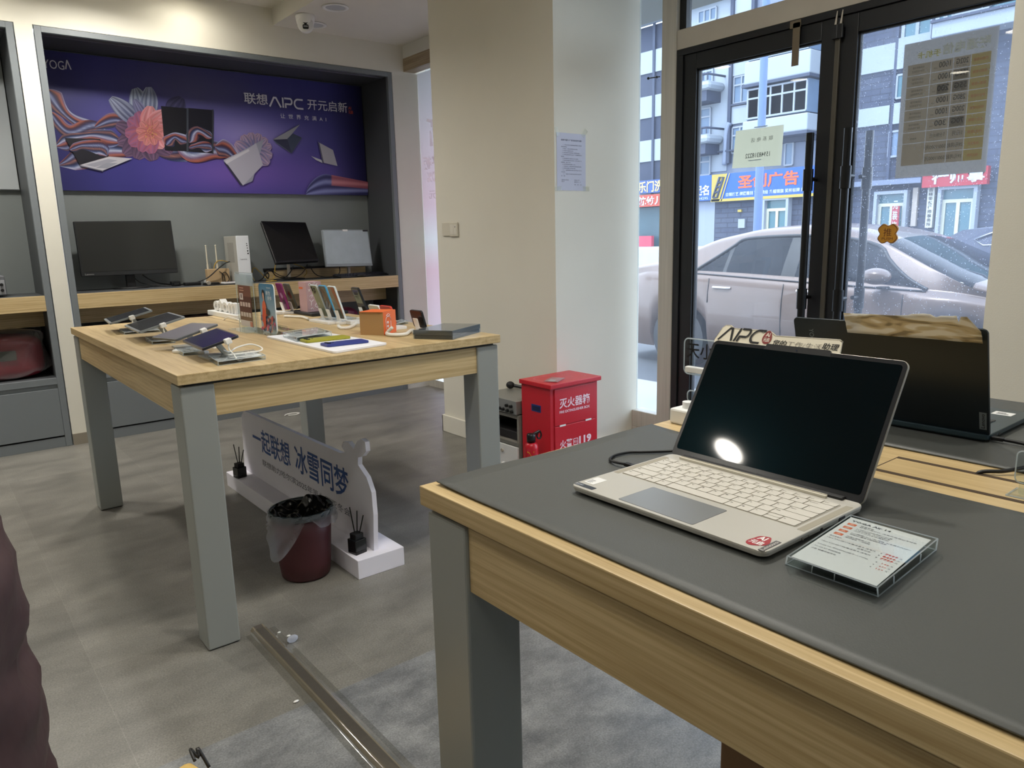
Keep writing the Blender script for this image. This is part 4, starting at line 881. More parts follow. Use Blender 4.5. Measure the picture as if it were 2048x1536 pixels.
# orange and kraft box
q = thing('orange_box', 'small orange box with a plain kraft front', 'box', (1.42, 2.58, ZT))
M = T(1.362, 2.553, ZT+.0005) @ RZ(-57.1)   # x along the kraft face
b = MB(mat('kraft_card', (176, 138, 90), .8, var=.05)); b.box(-.0505, 0, 0, .0505, .0008, .088, M); b.build('kraft_front', q)
b = MB(mat('orange_card', (236, 112, 48), .55)); b.box(-.0505, .001, 0, .0505, .105, .0885, M); b.box(-.049, -.006, .0886, .0505, .1, .0896, M); b.build('orange_sleeve', q)
b = MB(mat('box_white_ink', (236, 226, 230), .5)); MS = M @ frame((.0512, .0, 0), (0, 1, 0), (0, 0, 1))
b.tube([(x, y, .0003) for x, y in rr(.02, .015, .06, .068, .014, 3)+[(.06, .05)]], .0010, n=5, M=MS, sub=1)
for cy_ in (.03, .045): b.ball((.036, cy_, .0), .008, .006, .001, 10, MS)
b.tube([(.025, .072, .0003), (.04, .078, .0003), (.055, .073, .0003), (.04, .07, .0003), (.025, .072, .0003)], .001, n=5, M=MS, sub=3)
b.build('white_outline_print', q)
# flat dark box in film
q = thing('flat_black_box', 'flat black box wrapped in clear film on the right table corner', 'box', (1.56, 2.31, ZT))
A_, B_, C_, D_ = [Vector(p+(0,)) for p in ((1.413, 2.335), (1.497, 2.203), (1.692, 2.30), (1.612, 2.432))]
def slab(m, z0, z1, k=0):
    b = MB(m); ct = (A_+C_)/2; P = [p+(ct-p)*k for p in (A_, B_, C_, D_)]
    b.add([(p.x, p.y, z0) for p in P]+[(p.x, p.y, z1) for p in P], [(3, 2, 1, 0), (4, 5, 6, 7)]+[(i, (i+1) % 4, 4+(i+1) % 4, 4+i) for i in range(4)]); return b
slab(mat('black_box_card', (38, 42, 40), .4), ZT+.0005, ZT+.014, .02).build('box_base', q, bevel=.001)
slab(mat('black_box_lid', (58, 62, 60), .35), ZT+.015, ZT+.032).build('box_lid', q, bevel=.001)
slab(clear('shrink_film', (236, 240, 240), dust=.1, rough=.06, ior=1.6), ZT+.0003, ZT+.0332, -.008).build('shrink_wrap', q)
for A1, B1, C1, lab in (((640, 641), (655, 645), (715, 641), 'clear price block before the black flowery phone'), ((779, 651), (790, 654), (815, 647), 'clear price block right of the red phone')):
    block(lab, A1, B1, C1, .012, depth=.13)
# white board with two phones
q = thing('white_board', 'white rounded board lying on the table under two phones', 'board', (1.15, 2.51, ZT))
b = MB(m_whitem); c4 = [(1.042, 2.219, ZT+.008), (1.267, 2.268, ZT+.008), (1.250, 2.765, ZT+.008), (1.040, 2.80, ZT+.008)]; plate(b, c4, .0076, .012); b.build('board', q, bevel=.001)
def flat_phone(label, cx, cy, rz, m, zb=ZT+.008, l=.152, w=.070):
    q = thing('mobile_phone', label, 'phone', (cx, cy, zb), rz, group='phones lying on the white board'); M = T(cx, cy, zb+.0003) @ RZ(rz)
    b = MB(m); b.rrect(-l/2, -w/2, l/2, w/2, .010, 0, .0085, M); b.build('phone_body', q, bevel=.002)
    b = MB(m_blk); 
    for yy in (.017, -.004): b.cyl((-l/2+.018, yy, .0086), (-l/2+.018, yy, .0105), .0075, n=16, M=M)
    b.cyl((-l/2+.04, .012, .0086), (-l/2+.04, .012, .0095), .0035, n=10, M=M)
    b.build('camera_lenses', q); return q
flat_phone('olive yellow phone lying on the white board', 1.147, 2.505, -2, mat('phone_olive', (158, 154, 40), .4), l=.17)
flat_phone('blue phone lying at the front of the white board', 1.147, 2.352, -2, mat('phone_ink_blue', (46, 58, 132), .4), l=.155)
block('clear price block at the back of the white board', (567, 674), (594, 684), (663, 673), .018, z=ZT+.008)
# ============================================================ FOREGROUND TABLE
m_mat = mat('grey_desk_mat', (76, 78, 75), .48, var=.03, bump=.06, bscale=500)
def deskmat(label, x0, x1, y0, y1, curl=None):
    b = MB(m_mat); nu, nv = 24, 60
    def f(u, v):
        x = x0+(x1-x0)*u; y = y0+(y1-y0)*v; r = .02
        z = ZT+.0025+.0009*max(0, noise.noise(Vector((x*5, y*5, 3))))
        if v > .93: z += .0035*((v-.93)/.07)**2*(1+sin(u*9)*.4)
        if u < .05: z += .001*(1+sin(y*11))*(1-u/.05)
        return (x, y, z)
    b.grid(f, nu, nv); o = b.build('desk_mat'); md = o.modifiers.new('s', 'SOLIDIFY'); md.thickness = .002; md.offset = -1
    return tag(o, label, 'desk mat')
deskmat('dark grey desk mat under the silver laptop', .570, 1.055, -.78, .897)
deskmat('dark grey desk mat under the dark laptop on the far half of the table', 1.236, 1.738, -.78, .90)
ZM = ZT+.003
# ---- silver laptop
lx, ly = Vector((-.005, -1, 0)).normalized(), Vector((1, -.005, 0)).normalized()
LM = frame((.687, .5775, ZM), lx, ly)
q = thing('laptop', 'open silver laptop with white keys and black screen on the near mat', 'laptop', (.79, .58, ZM))
m_sil = mat('laptop_silver', (196, 193, 184), .4, metal=.3, bump=.02, bscale=900); m_sild = mat('laptop_silver_side', (160, 156, 146), .3, metal=.8)
hw, dp = .1555, .222
# base as a tapered shell
def shell(B, poly, zs):
    m = len(poly); V = []; F = []
    for k, (z, ins) in enumerate(zs):
        for (x, y) in poly:
            V.append((x-math.copysign(min(ins, abs(x)), x), y+(ins if y < dp/2 else -ins*.4), z))
    for k in range(len(zs)-1):
        F += [(k*m+i, k*m+(i+1) % m, (k+1)*m+(i+1) % m, (k+1)*m+i) for i in range(m)]
    F += [tuple(range(m-1, -1, -1)), tuple(range((len(zs)-1)*m, len(zs)*m))]
    B.add(V, F, LM)
PB = rr(-hw, 0, hw, dp, .011, 6)
b = MB(m_sil); shell(b, PB, [(.0015, .006), (.0045, .0012), (.009, 0), (.0112, .0002), (.0118, .0009)]); b.build('laptop_base', q)
b = MB(m_blkm)
for x, y in ((-.12, .03), (.12, .03), (-.12, .19), (.12, .19)): b.cyl((x, y, 0), (x, y, .002), .008, n=14, M=LM)
b.build('rubber_feet', q)
zk = .0119
b = MB(mat('touchpad_grey', (150, 152, 152), .3, metal=.4)); b.rrect(-.068, .006, .053, .0755, .003, zk, zk+.0002, LM); b.build('touchpad', q)
b = MB(mat('touchpad_gap', (96, 96, 92), .5)); b.ring(rr(-.0686, .0054, .0536, .0761, .003), rr(-.068, .006, .053, .0755, .003), zk-.0001, zk+.0001, LM); b.build('touchpad_gap', q)
kb = MB(mat('key_well', (150, 144, 130), .5)); kb.rrect(-.1405, .0895, .1385, .1965, .003, zk-.0001, zk+.0001, LM); kbo = kb.build('keyboard', q)
m_key = mat('ivory_keycap', (206, 202, 192), .5)
rows = [(.0905, .0172, [1.3, 1, 1, 1, 5.1, 1, 1, 1.05, ('v', 1.05), 1.3]), (.1095, .0172, [2.3]+[1]*10+[2.5]), (.1282, .0172, [1.8]+[1]*11+[2.0]), (.1469, .0172, [1.5]+[1]*12+[1.3]), (.1656, .0172, [1]*13+[1.8]), (.1843, .0108, [1.057]*14)]
U = .277/14.8; LEG = []; first = {}
names = [['Ctrl', 'Fn', '⊞', 'Alt', '', 'Alt', '◉', '<', '', '>'], ['Shift']+list('ZXCVBNM,./')+['Shift'], ['Caps']+list('ASDFGHJKL;')+["'"]+['Enter'], ['Tab']+list('QWERTYUIOP[]')+['\\'], list('`1234567890-=')+['Backspace'], ['Esc']+['F%d' % i for i in range(1, 13)]+['Del']]
def keycap(x, y, w, h):
    b = MB(m_key); b.rrect(x, y, x+w, y+h, .0016, zk+.0002, zk+.0011, LM, k=3); return b.build('key', kbo)
for (y, h, ws), nm in zip(rows, names):
    tot = sum(w[1] if isinstance(w, tuple) else w for w in ws); u = .277/tot; x = -.140
    for w, s_ in zip(ws, nm):
        if isinstance(w, tuple):
            keycap(x+.0008, y, w[1]*u-.0016, h*.46); keycap(x+.0008, y+h*.52, w[1]*u-.0016, h*.46); x += w[1]*u; continue
        keycap(x+.0008, y, w*u-.0016, h)
        if s_: LEG.append((s_, x+.0026, y+h*.62 if h > .012 else y+h*.4))
        x += w*u
b = MB(mat('legend_grey', (104, 100, 92), .5))
for s_, x, y in LEG:
    n = len(s_)
    if s_ in '⊞◉': b.rrect(x, y-.001, x+.003, y+.002, .0004, zk+.0012, zk+.00125, LM, k=1)
    else: b.text(s_, LM @ T(x, y, zk+.00135), h=.0036 if n == 1 and s_.isalnum() else (.0008 if s_ in '-' else .0026), bold=.03, res=1)
b.build('key_legends', kbo)
b = MB(mat('speaker_mesh', (160, 154, 138), .6)); 
for s in (-1, 1): b.rrect(s*.1475-.0048, .085, s*.1475+.0048, .2, .001, zk, zk+.0001, LM)
b.build('speaker_grille', q)
b = MB(mat('ledge_cream', (206, 200, 184), .35)); b.box(-.127, .2052, zk, .112, .2092, zk+.0035, LM); b.box(-.127, .2092, zk, .112, .2096, zk+.0048, LM); b.build('hinge_bar', q, bevel=.0008)
b = MB(m_blk); b.cyl((.155, .118, .0065), (.1565, .118, .0065), .0019, n=12, M=LM); b.box(.1553, .158, .0035, .1561, .172, .0098, LM); b.build('ports', q)
b = MB(m_sild); b.cyl((.154, .076, .0065), (.1566, .076, .0065), .0016, n=10, M=LM); b.cyl((.154, .09, .0065), (.1562, .09, .0065), .001, n=10, M=LM); b.build('side_buttons', q)
b = MB(mat('processor_sticker', (52, 58, 66), .35)); b.rrect(-.1530, .0052, -.117, .0150, .001, zk, zk+.0002, LM, k=2); b.build('processor_sticker', q)
b = MB(mat('sticker_text', (176, 182, 190), .5)); b.text('intel', LM @ T(-.1525, .0085, zk+.0003), w=.013, h=.004, bold=.02); b.text('CORE', LM @ T(-.1525, .0058, zk+.0003), w=.009, h=.0016); b.build('lettering', q)
b = MB(m_white); b.rrect(-.1500, .022, -.131, .050, .0015, zk, zk+.0002, LM, k=2); b.build('white_sticker', q)
b = MB(mat('grey_ink', (110, 112, 122), .6))
for k in range(5): b.box(-.1480, .0255+.0026*k, zk+.0002, -.1400+.001*(k % 2), .0265+.0026*k, zk+.0003, LM)
b.build('sticker_lines', q)
b = MB(mat('seal_red', (160, 34, 44), .4)); P_ = [(.1335+.0108*cos(t)*(1+.16*cos(3*t+.7)), .0232+.0175*sin(t)*(1+.12*sin(2*t+.4))) for t in [2*pi*i/28 for i in range(28)]]; b.prism(P_, zk, zk+.0003, LM); b.build('red_seal_sticker', q)
SR = LM @ T(.1335, .0232, zk+.0004)
b = MB(m_white); b.text('AI', SR @ T(-.001, .003, 0), w=.010, h=.0105, bold=.03, align='C'); b.text('元启', SR @ T(0, -.0112, 0), w=.016, h=.0115, bold=.03, align='C'); b.build('seal_lettering', q)
b = MB(mat('badge_grey', (96, 94, 92), .35, metal=.4)); b.rrect(.1455, .001, .1525, .0375, .0005, zk, zk+.0003, LM, k=2); b.build('badge', q)
b = MB(mat('badge_text', (190, 186, 180), .4)); MS = LM @ T(.1512, .003, zk+.0004) @ RZ(90); b.text('Lenovo', MS, w=.032, h=.0048, bold=.02); b.build('badge_lettering', q)
# lid
LC = [Vector(p) for p in ((.909, .7345, .8695), (.906, .4230, .8695), (1.0135, .4240, 1.0435), (1.0165, .7355, 1.0435))]
ln = (LC[1]-LC[0]).cross(LC[3]-LC[0]).normalized()
b = MB(m_sild); plate(b, LC, .0045, .010, lift=-.0012); lid = b.build('lid', q, bevel=.0008)
b = MB(mat('bezel_black', (24, 26, 30), .25)); plate(b, inset(LC, .004, .004, .0, .006), .0012, .009, lift=0); b.build('bezel', lid)
def scrmat():
    m = mat('glossy_dark_display', (9, 14, 22), .05, spec=.55); return m
m = bpy.data.materials.new('glossy_dark_display'); m.use_nodes = True; N = m.node_tree.nodes; K = m.node_tree.links; bs = N['Principled BSDF']
bs.inputs['Base Color'].default_value = L((2, 4, 7)); bs.inputs['Roughness'].default_value = .045; bs.inputs['Specular IOR Level'].default_value = .5
bs.inputs['Specular IOR Level'].default_value = .22
gl = N.new('ShaderNodeBsdfGlossy'); gl.inputs['Color'].default_value = (.0005, .0034, .0045, 1); gl.inputs['Roughness'].default_value = .27; ad = N.new('ShaderNodeAddShader')
K.new(bs.outputs[0], ad.inputs[0]); K.new(gl.outputs[0], ad.inputs[1]); K.new(ad.outputs[0], N['Material Output'].inputs[0])
m_disp = m
b = MB(m_disp); plate(b, inset(LC, .022, .022, .062, .036), .0003, .004, lift=.0006); b.build('display', lid)
b = MB(m_blk); plate(b, [lerp4(LC, .305, .955), lerp4(LC, .655, .955), lerp4(LC, .645, 1.012), lerp4(LC, .315, 1.012)], .004, .0016, lift=.0005); b.build('camera_notch', lid)
b = MB(mat('lens_blue', (50, 60, 80), .1)); p = lerp4(LC, .48, .982)+ln*.0008; b.cyl(p, p+ln*.0002, .0012, n=12); b.build('camera_lens', lid)
b = MB(m_blkm); b.box(-.13, .213, .0105, .13, .2225, .0155, LM); b.build('hinge', q, bevel=.001)
# charging cable
q = thing('charging_cable', 'black charging cable curling into the left side of the silver laptop', 'cable', (.84, .78, ZM))
b = MB(m_bcable); b.box(-.0035, .0045, .003, .0045, .0245, .0085, T(.828, .733, ZM)); b.build('plug', q, bevel=.001)
b = MB(m_bcable); z = ZM+.0028
b.tube([(.828, .755, ZM+.006), (.826, .775, ZM+.005), (.834, .795, z), (.856, .806, z), (.885, .803, z), (.905, .788, z), (.935, .765, z), (1.0, .72, z), (1.06, .66, ZT+.003), (1.10, .50, ZT+.004)], .0023, n=8); b.build('cord', q)
# ---- AIPC sign behind the lid
def onpl(px, py, P0, n): d = ray(px, py); return CPOS+d*((P0-CPOS).dot(n)/d.dot(n))
SP0 = LC[0]-ln*.0085; lu = (LC[1]-LC[0]).normalized(); lv = (LC[3]-LC[0]).normalized()
SF = frame(SP0, lu, lv); SI = SF.inverted()
def spx(px, py): v = SI @ onpl(px, py, SP0, ln); return (v.x, v.y)
q = thing('topper_sign', 'cream cut-out sign with AIPC and Chinese writing clipped behind the laptop lid', 'sign', tuple(SP0.lerp(LC[2], .5).xy)+(1.02,))
ol = [spx(*p) for p in ((1427, 700), (1429, 679), (1446, 655), (1452, 651), (1461, 651), (1468, 657), (1520, 661), (1527, 666), (1538, 662), (1545, 667), (1551, 672), (1679, 680), (1684, 684), (1675, 730))]
b = MB(mat('cream_board', (226, 218, 196), .5)); b.prism(ol[::-1], -.003, 0, SF); b.build('sign_board', q)
b = MB(mat('board_edge', (168, 160, 140), .5)); b.tube([(x, y, -.0015) for x, y in ol[1:13]], .0018, n=6, M=SF, sub=1); b.build('sign_edge', q)
b = MB(m_blk); p0 = spx(1437, 678); p1 = spx(1523, 684)
MA = SF @ T(p0[0], p0[1], .0006); MA = MA @ Matrix(((1, .28, 0, 0), (0, 1, 0, 0), (0, 0, 1, 0), (0, 0, 0, 1)))
aipc(b, MA, (p1[0]-p0[0])*.95, .0215, .0036); b.build('large_lettering', q)
c = spx(1535, 675); b = MB(mat('seal_dark_red', (132, 42, 40), .4)); b.prism([(c[0]+.0078*cos(t)*(1-.25*sin(t)), c[1]+.0115*sin(t)) for t in [2*pi*i/24 for i in range(24)]], 0.0002, .0007, SF); b.build('red_seal', q)
b = MB(mat('seal_cream', (230, 220, 205), .4)); b.text('AI', SF @ T(c[0], c[1]+.001, .0009), w=.0075, h=.0065, bold=.03, align='C'); b.text('元启', SF @ T(c[0], c[1]-.008, .0009), w=.0105, h=.0075, bold=.02, align='C'); b.build('seal_lettering', q)
a0 = spx(1543, 690); a1 = spx(1570, 693); a2 = spx(1642, 698); a3 = spx(1676, 701); hgt = .0105
b = MB(m_blk); b.text('您的', SF @ T(a0[0], a0[1]-.001, .0006), w=a1[0]-a0[0], h=hgt, bold=.012, shear=.15); b.text('助理', SF @ T(a2[0], a2[1]-.0005, .0006), w=a3[0]-a2[0]-.001, h=hgt, bold=.012, shear=.15); b.build('black_lettering', q)
b = MB(mat('outline_ink', (128, 122, 112), .5)); b.text('工作/生活', SF @ T(a1[0]+.001, a1[1]-.001, .0006), w=a2[0]-a1[0]-.002, h=hgt, bold=-.008, shear=.15); b.build('outlined_lettering', q)
# ---- price block in the foreground
q = thing('price_block', 'large clear price block with printed specification card by the silver laptop', 'price tag stand', (.78, .35, ZM))
TP = [Vector(p) for p in ((.689, .397, .8755), (.688, .301, .8755), (.850, .311, .8765), (.848, .409, .8765))]
BT = [Vector(p) for p in ((.700, .405, ZM+.0005), (.700, .305, ZM+.0005), (.856, .314, ZM+.0005), (.856, .412, ZM+.0005))]
b = MB(m_acr); b.add(BT+TP, [(3, 2, 1, 0), (4, 5, 6, 7)]+[(i, (i+1) % 4, 4+(i+1) % 4, 4+i) for i in range(4)]); b.build('acrylic_block', q)
b = MB(m_acr); ct = sum(TP, Vector())/4; I1 = [p+(ct-p)*.03-Vector((0, 0, .004)) for p in TP]; I0 = [p+(ct-p)*.03+Vector((0, 0, .0015)) for p in BT]; b.add(I0+I1, [(i, 4+i, 4+(i+1) % 4, (i+1) % 4) for i in range(4)]); b.build('inner_wall', q)
b = MB(m_acre)
for i in range(4):
    b.tube([TP[i], TP[(i+1) % 4]], .0007, n=6, sub=1); b.tube([BT[i], BT[(i+1) % 4]], .0007, n=6, sub=1); b.tube([BT[i], TP[i]], .0008, n=6, sub=1)
for i, f in ((0, .3), (0, .55), (1, .25), (1, .7)):
    p = BT[i].lerp(BT[(i+1) % 4], f); r_ = TP[i].lerp(TP[(i+1) % 4], f); b.tube([p, r_.lerp(p, .2)], .0006, n=5, sub=1)
b.build('bright_edges', q)
b = MB(mat('inner_dark_strip', (60, 62, 66), .3)); p = BT[0].lerp(BT[1], .42)+Vector((.004, 0, .001)); r_ = BT[0].lerp(BT[1], .97)+Vector((.004, 0, .001)); b.add([p, r_, r_+Vector((-.006, 0, .010)), p+Vector((-.006, 0, .010))], [(0, 1, 2, 3)]); b.build('inner_strip', q)
_u = (TP[1]-TP[0]).normalized(); _v = (TP[3]-TP[0]).normalized(); _o = TP[0]+(ct-TP[0])*.05-Vector((0, 0, .0006)); CF = Matrix(((_u.x, _v.x, 0, _o.x), (_u.y, _v.y, 0, _o.y), (_u.z, _v.z, 1, _o.z), (0, 0, 0, 1))); cw = (TP[1]-TP[0]).length*.95; ch = (TP[3]-TP[0]).length*.95
b = MB(mat('card_white', (214, 215, 214), .5)); b.box(0, 0, -.0006, cw, ch, -.0001, CF); b.build('specification_card', q)
b = MB(mat('card_ink', (58, 58, 64), .5))
def ct_(s_, fx, fy, fw, fh, B, bold=0.): B.text(s_, CF @ T(cw*fx, ch*fy, .0001), w=cw*fw, h=ch*fh, bold=bold, res=1)
ct_('YOGA Air 14', .06, .915, .5, .035, b, .03)
for s_, x_, y_, w_ in (('轻盈智能', .22, .865, .17), ('轻薄产品设计, 浅海贝/在售公主好色', .22, .838, .70), ('PURESIGHT超感知OLED屏', .22, .79, .44), ('2.8K分辨率, 120Hz刷新率', .22, .763, .43), ('100% DCI-P3色域(典型值)', .22, .737, .43),
     ('intel酷睿Ultra 7处理器, AI专属芯片NPU', .22, .69, .72), ('锐炫ARC级显卡更强图像性能', .22, .663, .45), ('内置AI智能体小天', .22, .61, .29), ('随时随地, 一问便知', .22, .583, .30), ('建议零售价:', .05, .54, .16),
     ('Ultra 7/32GB/1TB/集成显卡 浅海贝', .05, .495, .60), ('在售公主', .46, .455, .16), ('Ultra 5/32GB/1TB/集成显卡 浅海贝', .05, .405, .60), ('YOGA M5 无线鼠标(3蓝牙+2.4GHz)', .05, .335, .62), ('YOGA K7 机械键盘', .05, .285, .33), ('小新 轻便双肩背包', .05, .235, .31)):
    ct_(s_, x_, y_, w_, .021, b)
for y_ in (.495, .45, .405): ct_('¥', .71, y_, .02, .02, b); ct_('元', .93, y_, .03, .02, b)
for y_ in (.335, .285, .235): ct_('¥', .76, y_, .018, .016, b); ct_('元', .93, y_, .025, .018, b)
b.build('card_printing', q)
b = MB(mat('price_red', (206, 70, 46), .5))
for s_, y_ in (('7999', .495), ('8499', .45), ('7799', .405)): ct_(s_, .76, y_, .15, .03, b, .03)
for s_, y_ in (('149', .335), ('699', .285), ('129', .235)): ct_(s_, .83, y_, .08, .02, b)
b.build('price_numbers', q)
b = MB(mat('icon_orange', (214, 112, 76), .5))
for y_ in (.835, .755, .675, .595): b.box(cw*.06, ch*y_, .00005, cw*.17, ch*(y_+.042), .0001, CF)
b.build('feature_icons', q)
b = MB(mat('icon_line', (232, 190, 170), .5))
for y_ in (.835, .755, .675, .595): b.box(cw*.085, ch*(y_+.012), .0001, cw*.145, ch*(y_+.018), .00015, CF); b.box(cw*.095, ch*(y_+.024), .0001, cw*.135, ch*(y_+.03), .00015, CF)
b.box(cw*.05, ch*.53, .0001, cw*.95, ch*.532, .00012, CF)
b.build('icon_lines', q)
# ---- dark laptop seen from behind
q = thing('laptop', 'dark laptop seen from behind on the far mat with crinkled film on its lid', 'laptop', (1.48, .6, ZM))
m_dk = mat('laptop_teal_black', (22, 31, 36), .3, metal=.3); m_dk2 = mat('laptop_teal_edge', (58, 76, 84), .3, metal=.5)
DC = [Vector(p) for p in ((1.370, .437, .868), (1.368, .770, .868), (1.312, .770, 1.052), (1.314, .437, 1.055))]   # bottom-near, bottom-far, top-far, top-near; back faces the camera
dn = (DC[3]-DC[0]).cross(DC[1]-DC[0]).normalized()
if dn.x > 0: dn = -dn
back = [DC[1], DC[0], DC[3], DC[2]]
b = MB(m_dk); plate(b, back, .0045, .008); dl = b.build('lid', q, bevel=.0012)
b = MB(m_dk2); plate(b, [DC[1]+Vector((.0046, 0, 0)), DC[0]+Vector((.0046, 0, 0)), DC[3]+Vector((.0046, 0, 0)), DC[2]+Vector((.0046, 0, 0))], .0012, .008); b.build('lid_rim', dl)
b = MB(m_dk2); DM = frame((1.362, .6035, ZM), (0, -1, 0), (1, 0, 0))
b.add([(x, y, z) for z, k in ((.0015, .004), (.005, 0), (.0118, 0), (.0125, .001)) for x, y in rr(-.166+k, .0+k, .166-k, .228-k, .01, 5)], [(k*24+i, k*24+(i+1) % 24, (k+1)*24+(i+1) % 24, (k+1)*24+i) for k in range(3) for i in range(24)]+[tuple(range(23, -1, -1)), tuple(range(72, 96))], DM); b.build('laptop_base', q)
b = MB(m_blk)
for r in range(5):
    for k in range(15): x = -.140+k*.0187; y = .03+.0187*r; b.rrect(x, y, x+.0165, y+.0165, .0015, .0126, .0136, DM, k=2)
b.build('keyboard', q)
b = MB(m_white); b.rrect(.112, .172, .145, .20, .001, .0126, .0128, DM, k=2); b.build('white_sticker', q)
b = MB(m_ink); b.box(.118, .18, .0128, .138, .184, .0129, DM); b.box(.118, .188, .0128, .132, .192, .0129, DM); b.build('sticker_lines', q)
b = MB(mat('badge_bright', (120, 128, 132), .35, metal=.3)); o_ = back[1]+(back[2]-back[1]).normalized()*.012; BF = frame(back[0], back[1]-back[0], back[3]-back[0]); bw = (back[1]-back[0]).length
b.box(bw-.0145, .014, 0, bw-.0035, .046, .0004, BF); b.build('badge', dl)
b = MB(m_blk); b.text('Lenovo', BF @ T(bw-.0062, .0165, .0005) @ RZ(90), w=.027, h=.0058, bold=.02); b.build('badge_lettering', dl)
b = MB(mat('logo_grey', (118, 126, 132), .3)); b.text('YOGA', BF @ T(.030, .172, .0005) @ RZ(-90), w=.034, h=.009); b.build('lid_lettering', dl)
b = MB(m_dk2); b.box(bw-.10, .0005, 0, bw-.045, .0035, .0015, BF); b.build('hinge_cover', dl)
b = MB(m_blk)
for y in (.03, .052): b.box(.1655, y, .004, .1664, y+.010, .0088, DM)
b.build('ports', q)
q = thing('power_lead', 'black power lead from the table slot to the dark laptop', 'cable', (1.3, .40, ZT))
b = MB(m_bcable); b.box(.1668, .014, .003, .185, .024, .009, DM); b.build('plug', q, bevel=.001)
b = MB(m_bcable); p = DM @ Vector((.184, .019, .006)); b.tube([p, p+Vector((0, -.03, -.001)), p+Vector((-.01, -.06, -.003)), p+Vector((-.03, -.09, -.003))], .003, n=8)
b.tube([(1.188, .395, ZT-.02), (1.19, .388, ZT+.002), (1.21, .362, ZT+.006), (1.25, .34, ZT+.010), (1.31, .31, ZT+.008), (1.35, .27, ZT+.006), (p.x-.03, p.y-.09, p.z-.003)], .003, n=8); b.build('cord', q)
# crinkled protective film
fp = DC[0]+dn*.006; FF = frame(back[0]+dn*.004, back[1]-back[0], back[3]-back[0]); FI = FF.inverted()
def fpx(px, py): v = FI @ onpl(px, py, back[0]+dn*.004, dn); return (v.x, v.y)
top = [fpx(*p) for p in ((1690, 624), (1740, 626), (1790, 628), (1820, 627), (1827, 625), (1850, 625), (1863, 626), (1876, 631), (1886, 628), (1905, 629), (1916, 629.4), (1920, 641.6), (1926, 630), (1938, 630), (1952, 646), (1964.6, 661))]
bot = [fpx(*p) for p in ((1696, 664), (1740, 667.5), (1790, 672), (1820, 674), (1827, 674.5), (1850, 676), (1863, 677), (1876, 678), (1886, 679), (1905, 681), (1916, 682), (1920, 682.3), (1926, 682.6), (1938, 683.5), (1952, 684.5), (1966.7, 686))]
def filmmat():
    m = bpy.data.materials.new('film_painted_reflection'); m.use_nodes = True; N = m.node_tree.nodes; K = m.node_tree.links; b = N['Principled BSDF']
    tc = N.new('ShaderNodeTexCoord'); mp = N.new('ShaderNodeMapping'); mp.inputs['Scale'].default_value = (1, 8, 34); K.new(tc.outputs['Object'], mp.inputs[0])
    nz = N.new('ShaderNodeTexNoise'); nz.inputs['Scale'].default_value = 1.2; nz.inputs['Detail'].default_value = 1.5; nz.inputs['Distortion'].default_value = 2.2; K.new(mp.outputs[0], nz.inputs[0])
    rp = N.new('ShaderNodeValToRGB'); e = rp.color_ramp.elements; e[0].position = .35; e[0].color = L((140, 126, 98)); e[1].position = .50; e[1].color = L((206, 192, 158)); x = e.new(.56); x.color = L((236, 232, 220)); x = e.new(.42); x.color = L((198, 180, 144))  # wavy tan and cream bands paint the reflected surroundings into the film colour
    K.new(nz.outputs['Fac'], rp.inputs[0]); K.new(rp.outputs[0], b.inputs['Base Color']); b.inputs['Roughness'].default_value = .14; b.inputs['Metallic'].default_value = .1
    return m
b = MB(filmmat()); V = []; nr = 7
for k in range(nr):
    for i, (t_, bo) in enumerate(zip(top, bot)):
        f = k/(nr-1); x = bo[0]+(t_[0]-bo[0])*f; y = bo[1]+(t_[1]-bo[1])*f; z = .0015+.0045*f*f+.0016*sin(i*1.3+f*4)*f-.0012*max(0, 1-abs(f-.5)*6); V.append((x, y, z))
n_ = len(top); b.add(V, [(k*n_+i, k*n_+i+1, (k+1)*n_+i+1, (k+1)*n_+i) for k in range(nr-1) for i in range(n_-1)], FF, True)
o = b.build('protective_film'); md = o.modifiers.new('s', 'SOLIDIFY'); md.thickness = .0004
tag(o, 'crinkled film with a painted tan reflection hanging over the lid of the dark laptop', 'film')
# ---- white dock and clear sign left of the silver laptop
q = thing('clear_counter_sign', 'clear counter sign with black Chinese characters on a white dock left of the laptop', 'sign', (1.13, .87, ZT))
b = MB(m_white); b.box(1.105, .80, ZT+.0, 1.165, .897, ZT+.03); b.build('white_dock', q, bevel=.004)
b = MB(m_white); b.cyl((1.13, .872, ZT+.0302), (1.13, .872, ZT+.042), .011, n=20); b.build('dock_knob', q, bevel=.001)
b = MB(m_acr); M = frame((1.168, .915, ZT+.032), (0, -1, 0), (0, 0, 1)); b.rrect(0, .055, .14, .125, .010, -.003, 0, M); b.box(.03, -.002, -.003, .06, .055, 0, M); b.rrect(.01, -.001, .08, .022, .008, -.003, 0, M); b.build('acrylic_sheet', q)
b = MB(m_acre); 
for R_ in (rr(0, .055, .14, .125, .010), rr(.01, -.001, .08, .022, .008)): b.tube([(x, y, -.0015) for x, y in R_+[R_[0]]], .0013, n=6, M=M, sub=1)
b.build('bright_edges', q)
b = MB(m_white); b.box(.012, .060, .0005, .07, .072, .012, M); b.build('white_lip', q, bevel=.002)
b = MB(m_blk); b.text('天小', M @ T(.008, .088, .0008), w=.062, h=.03, bold=.01); b.build('lettering', q)
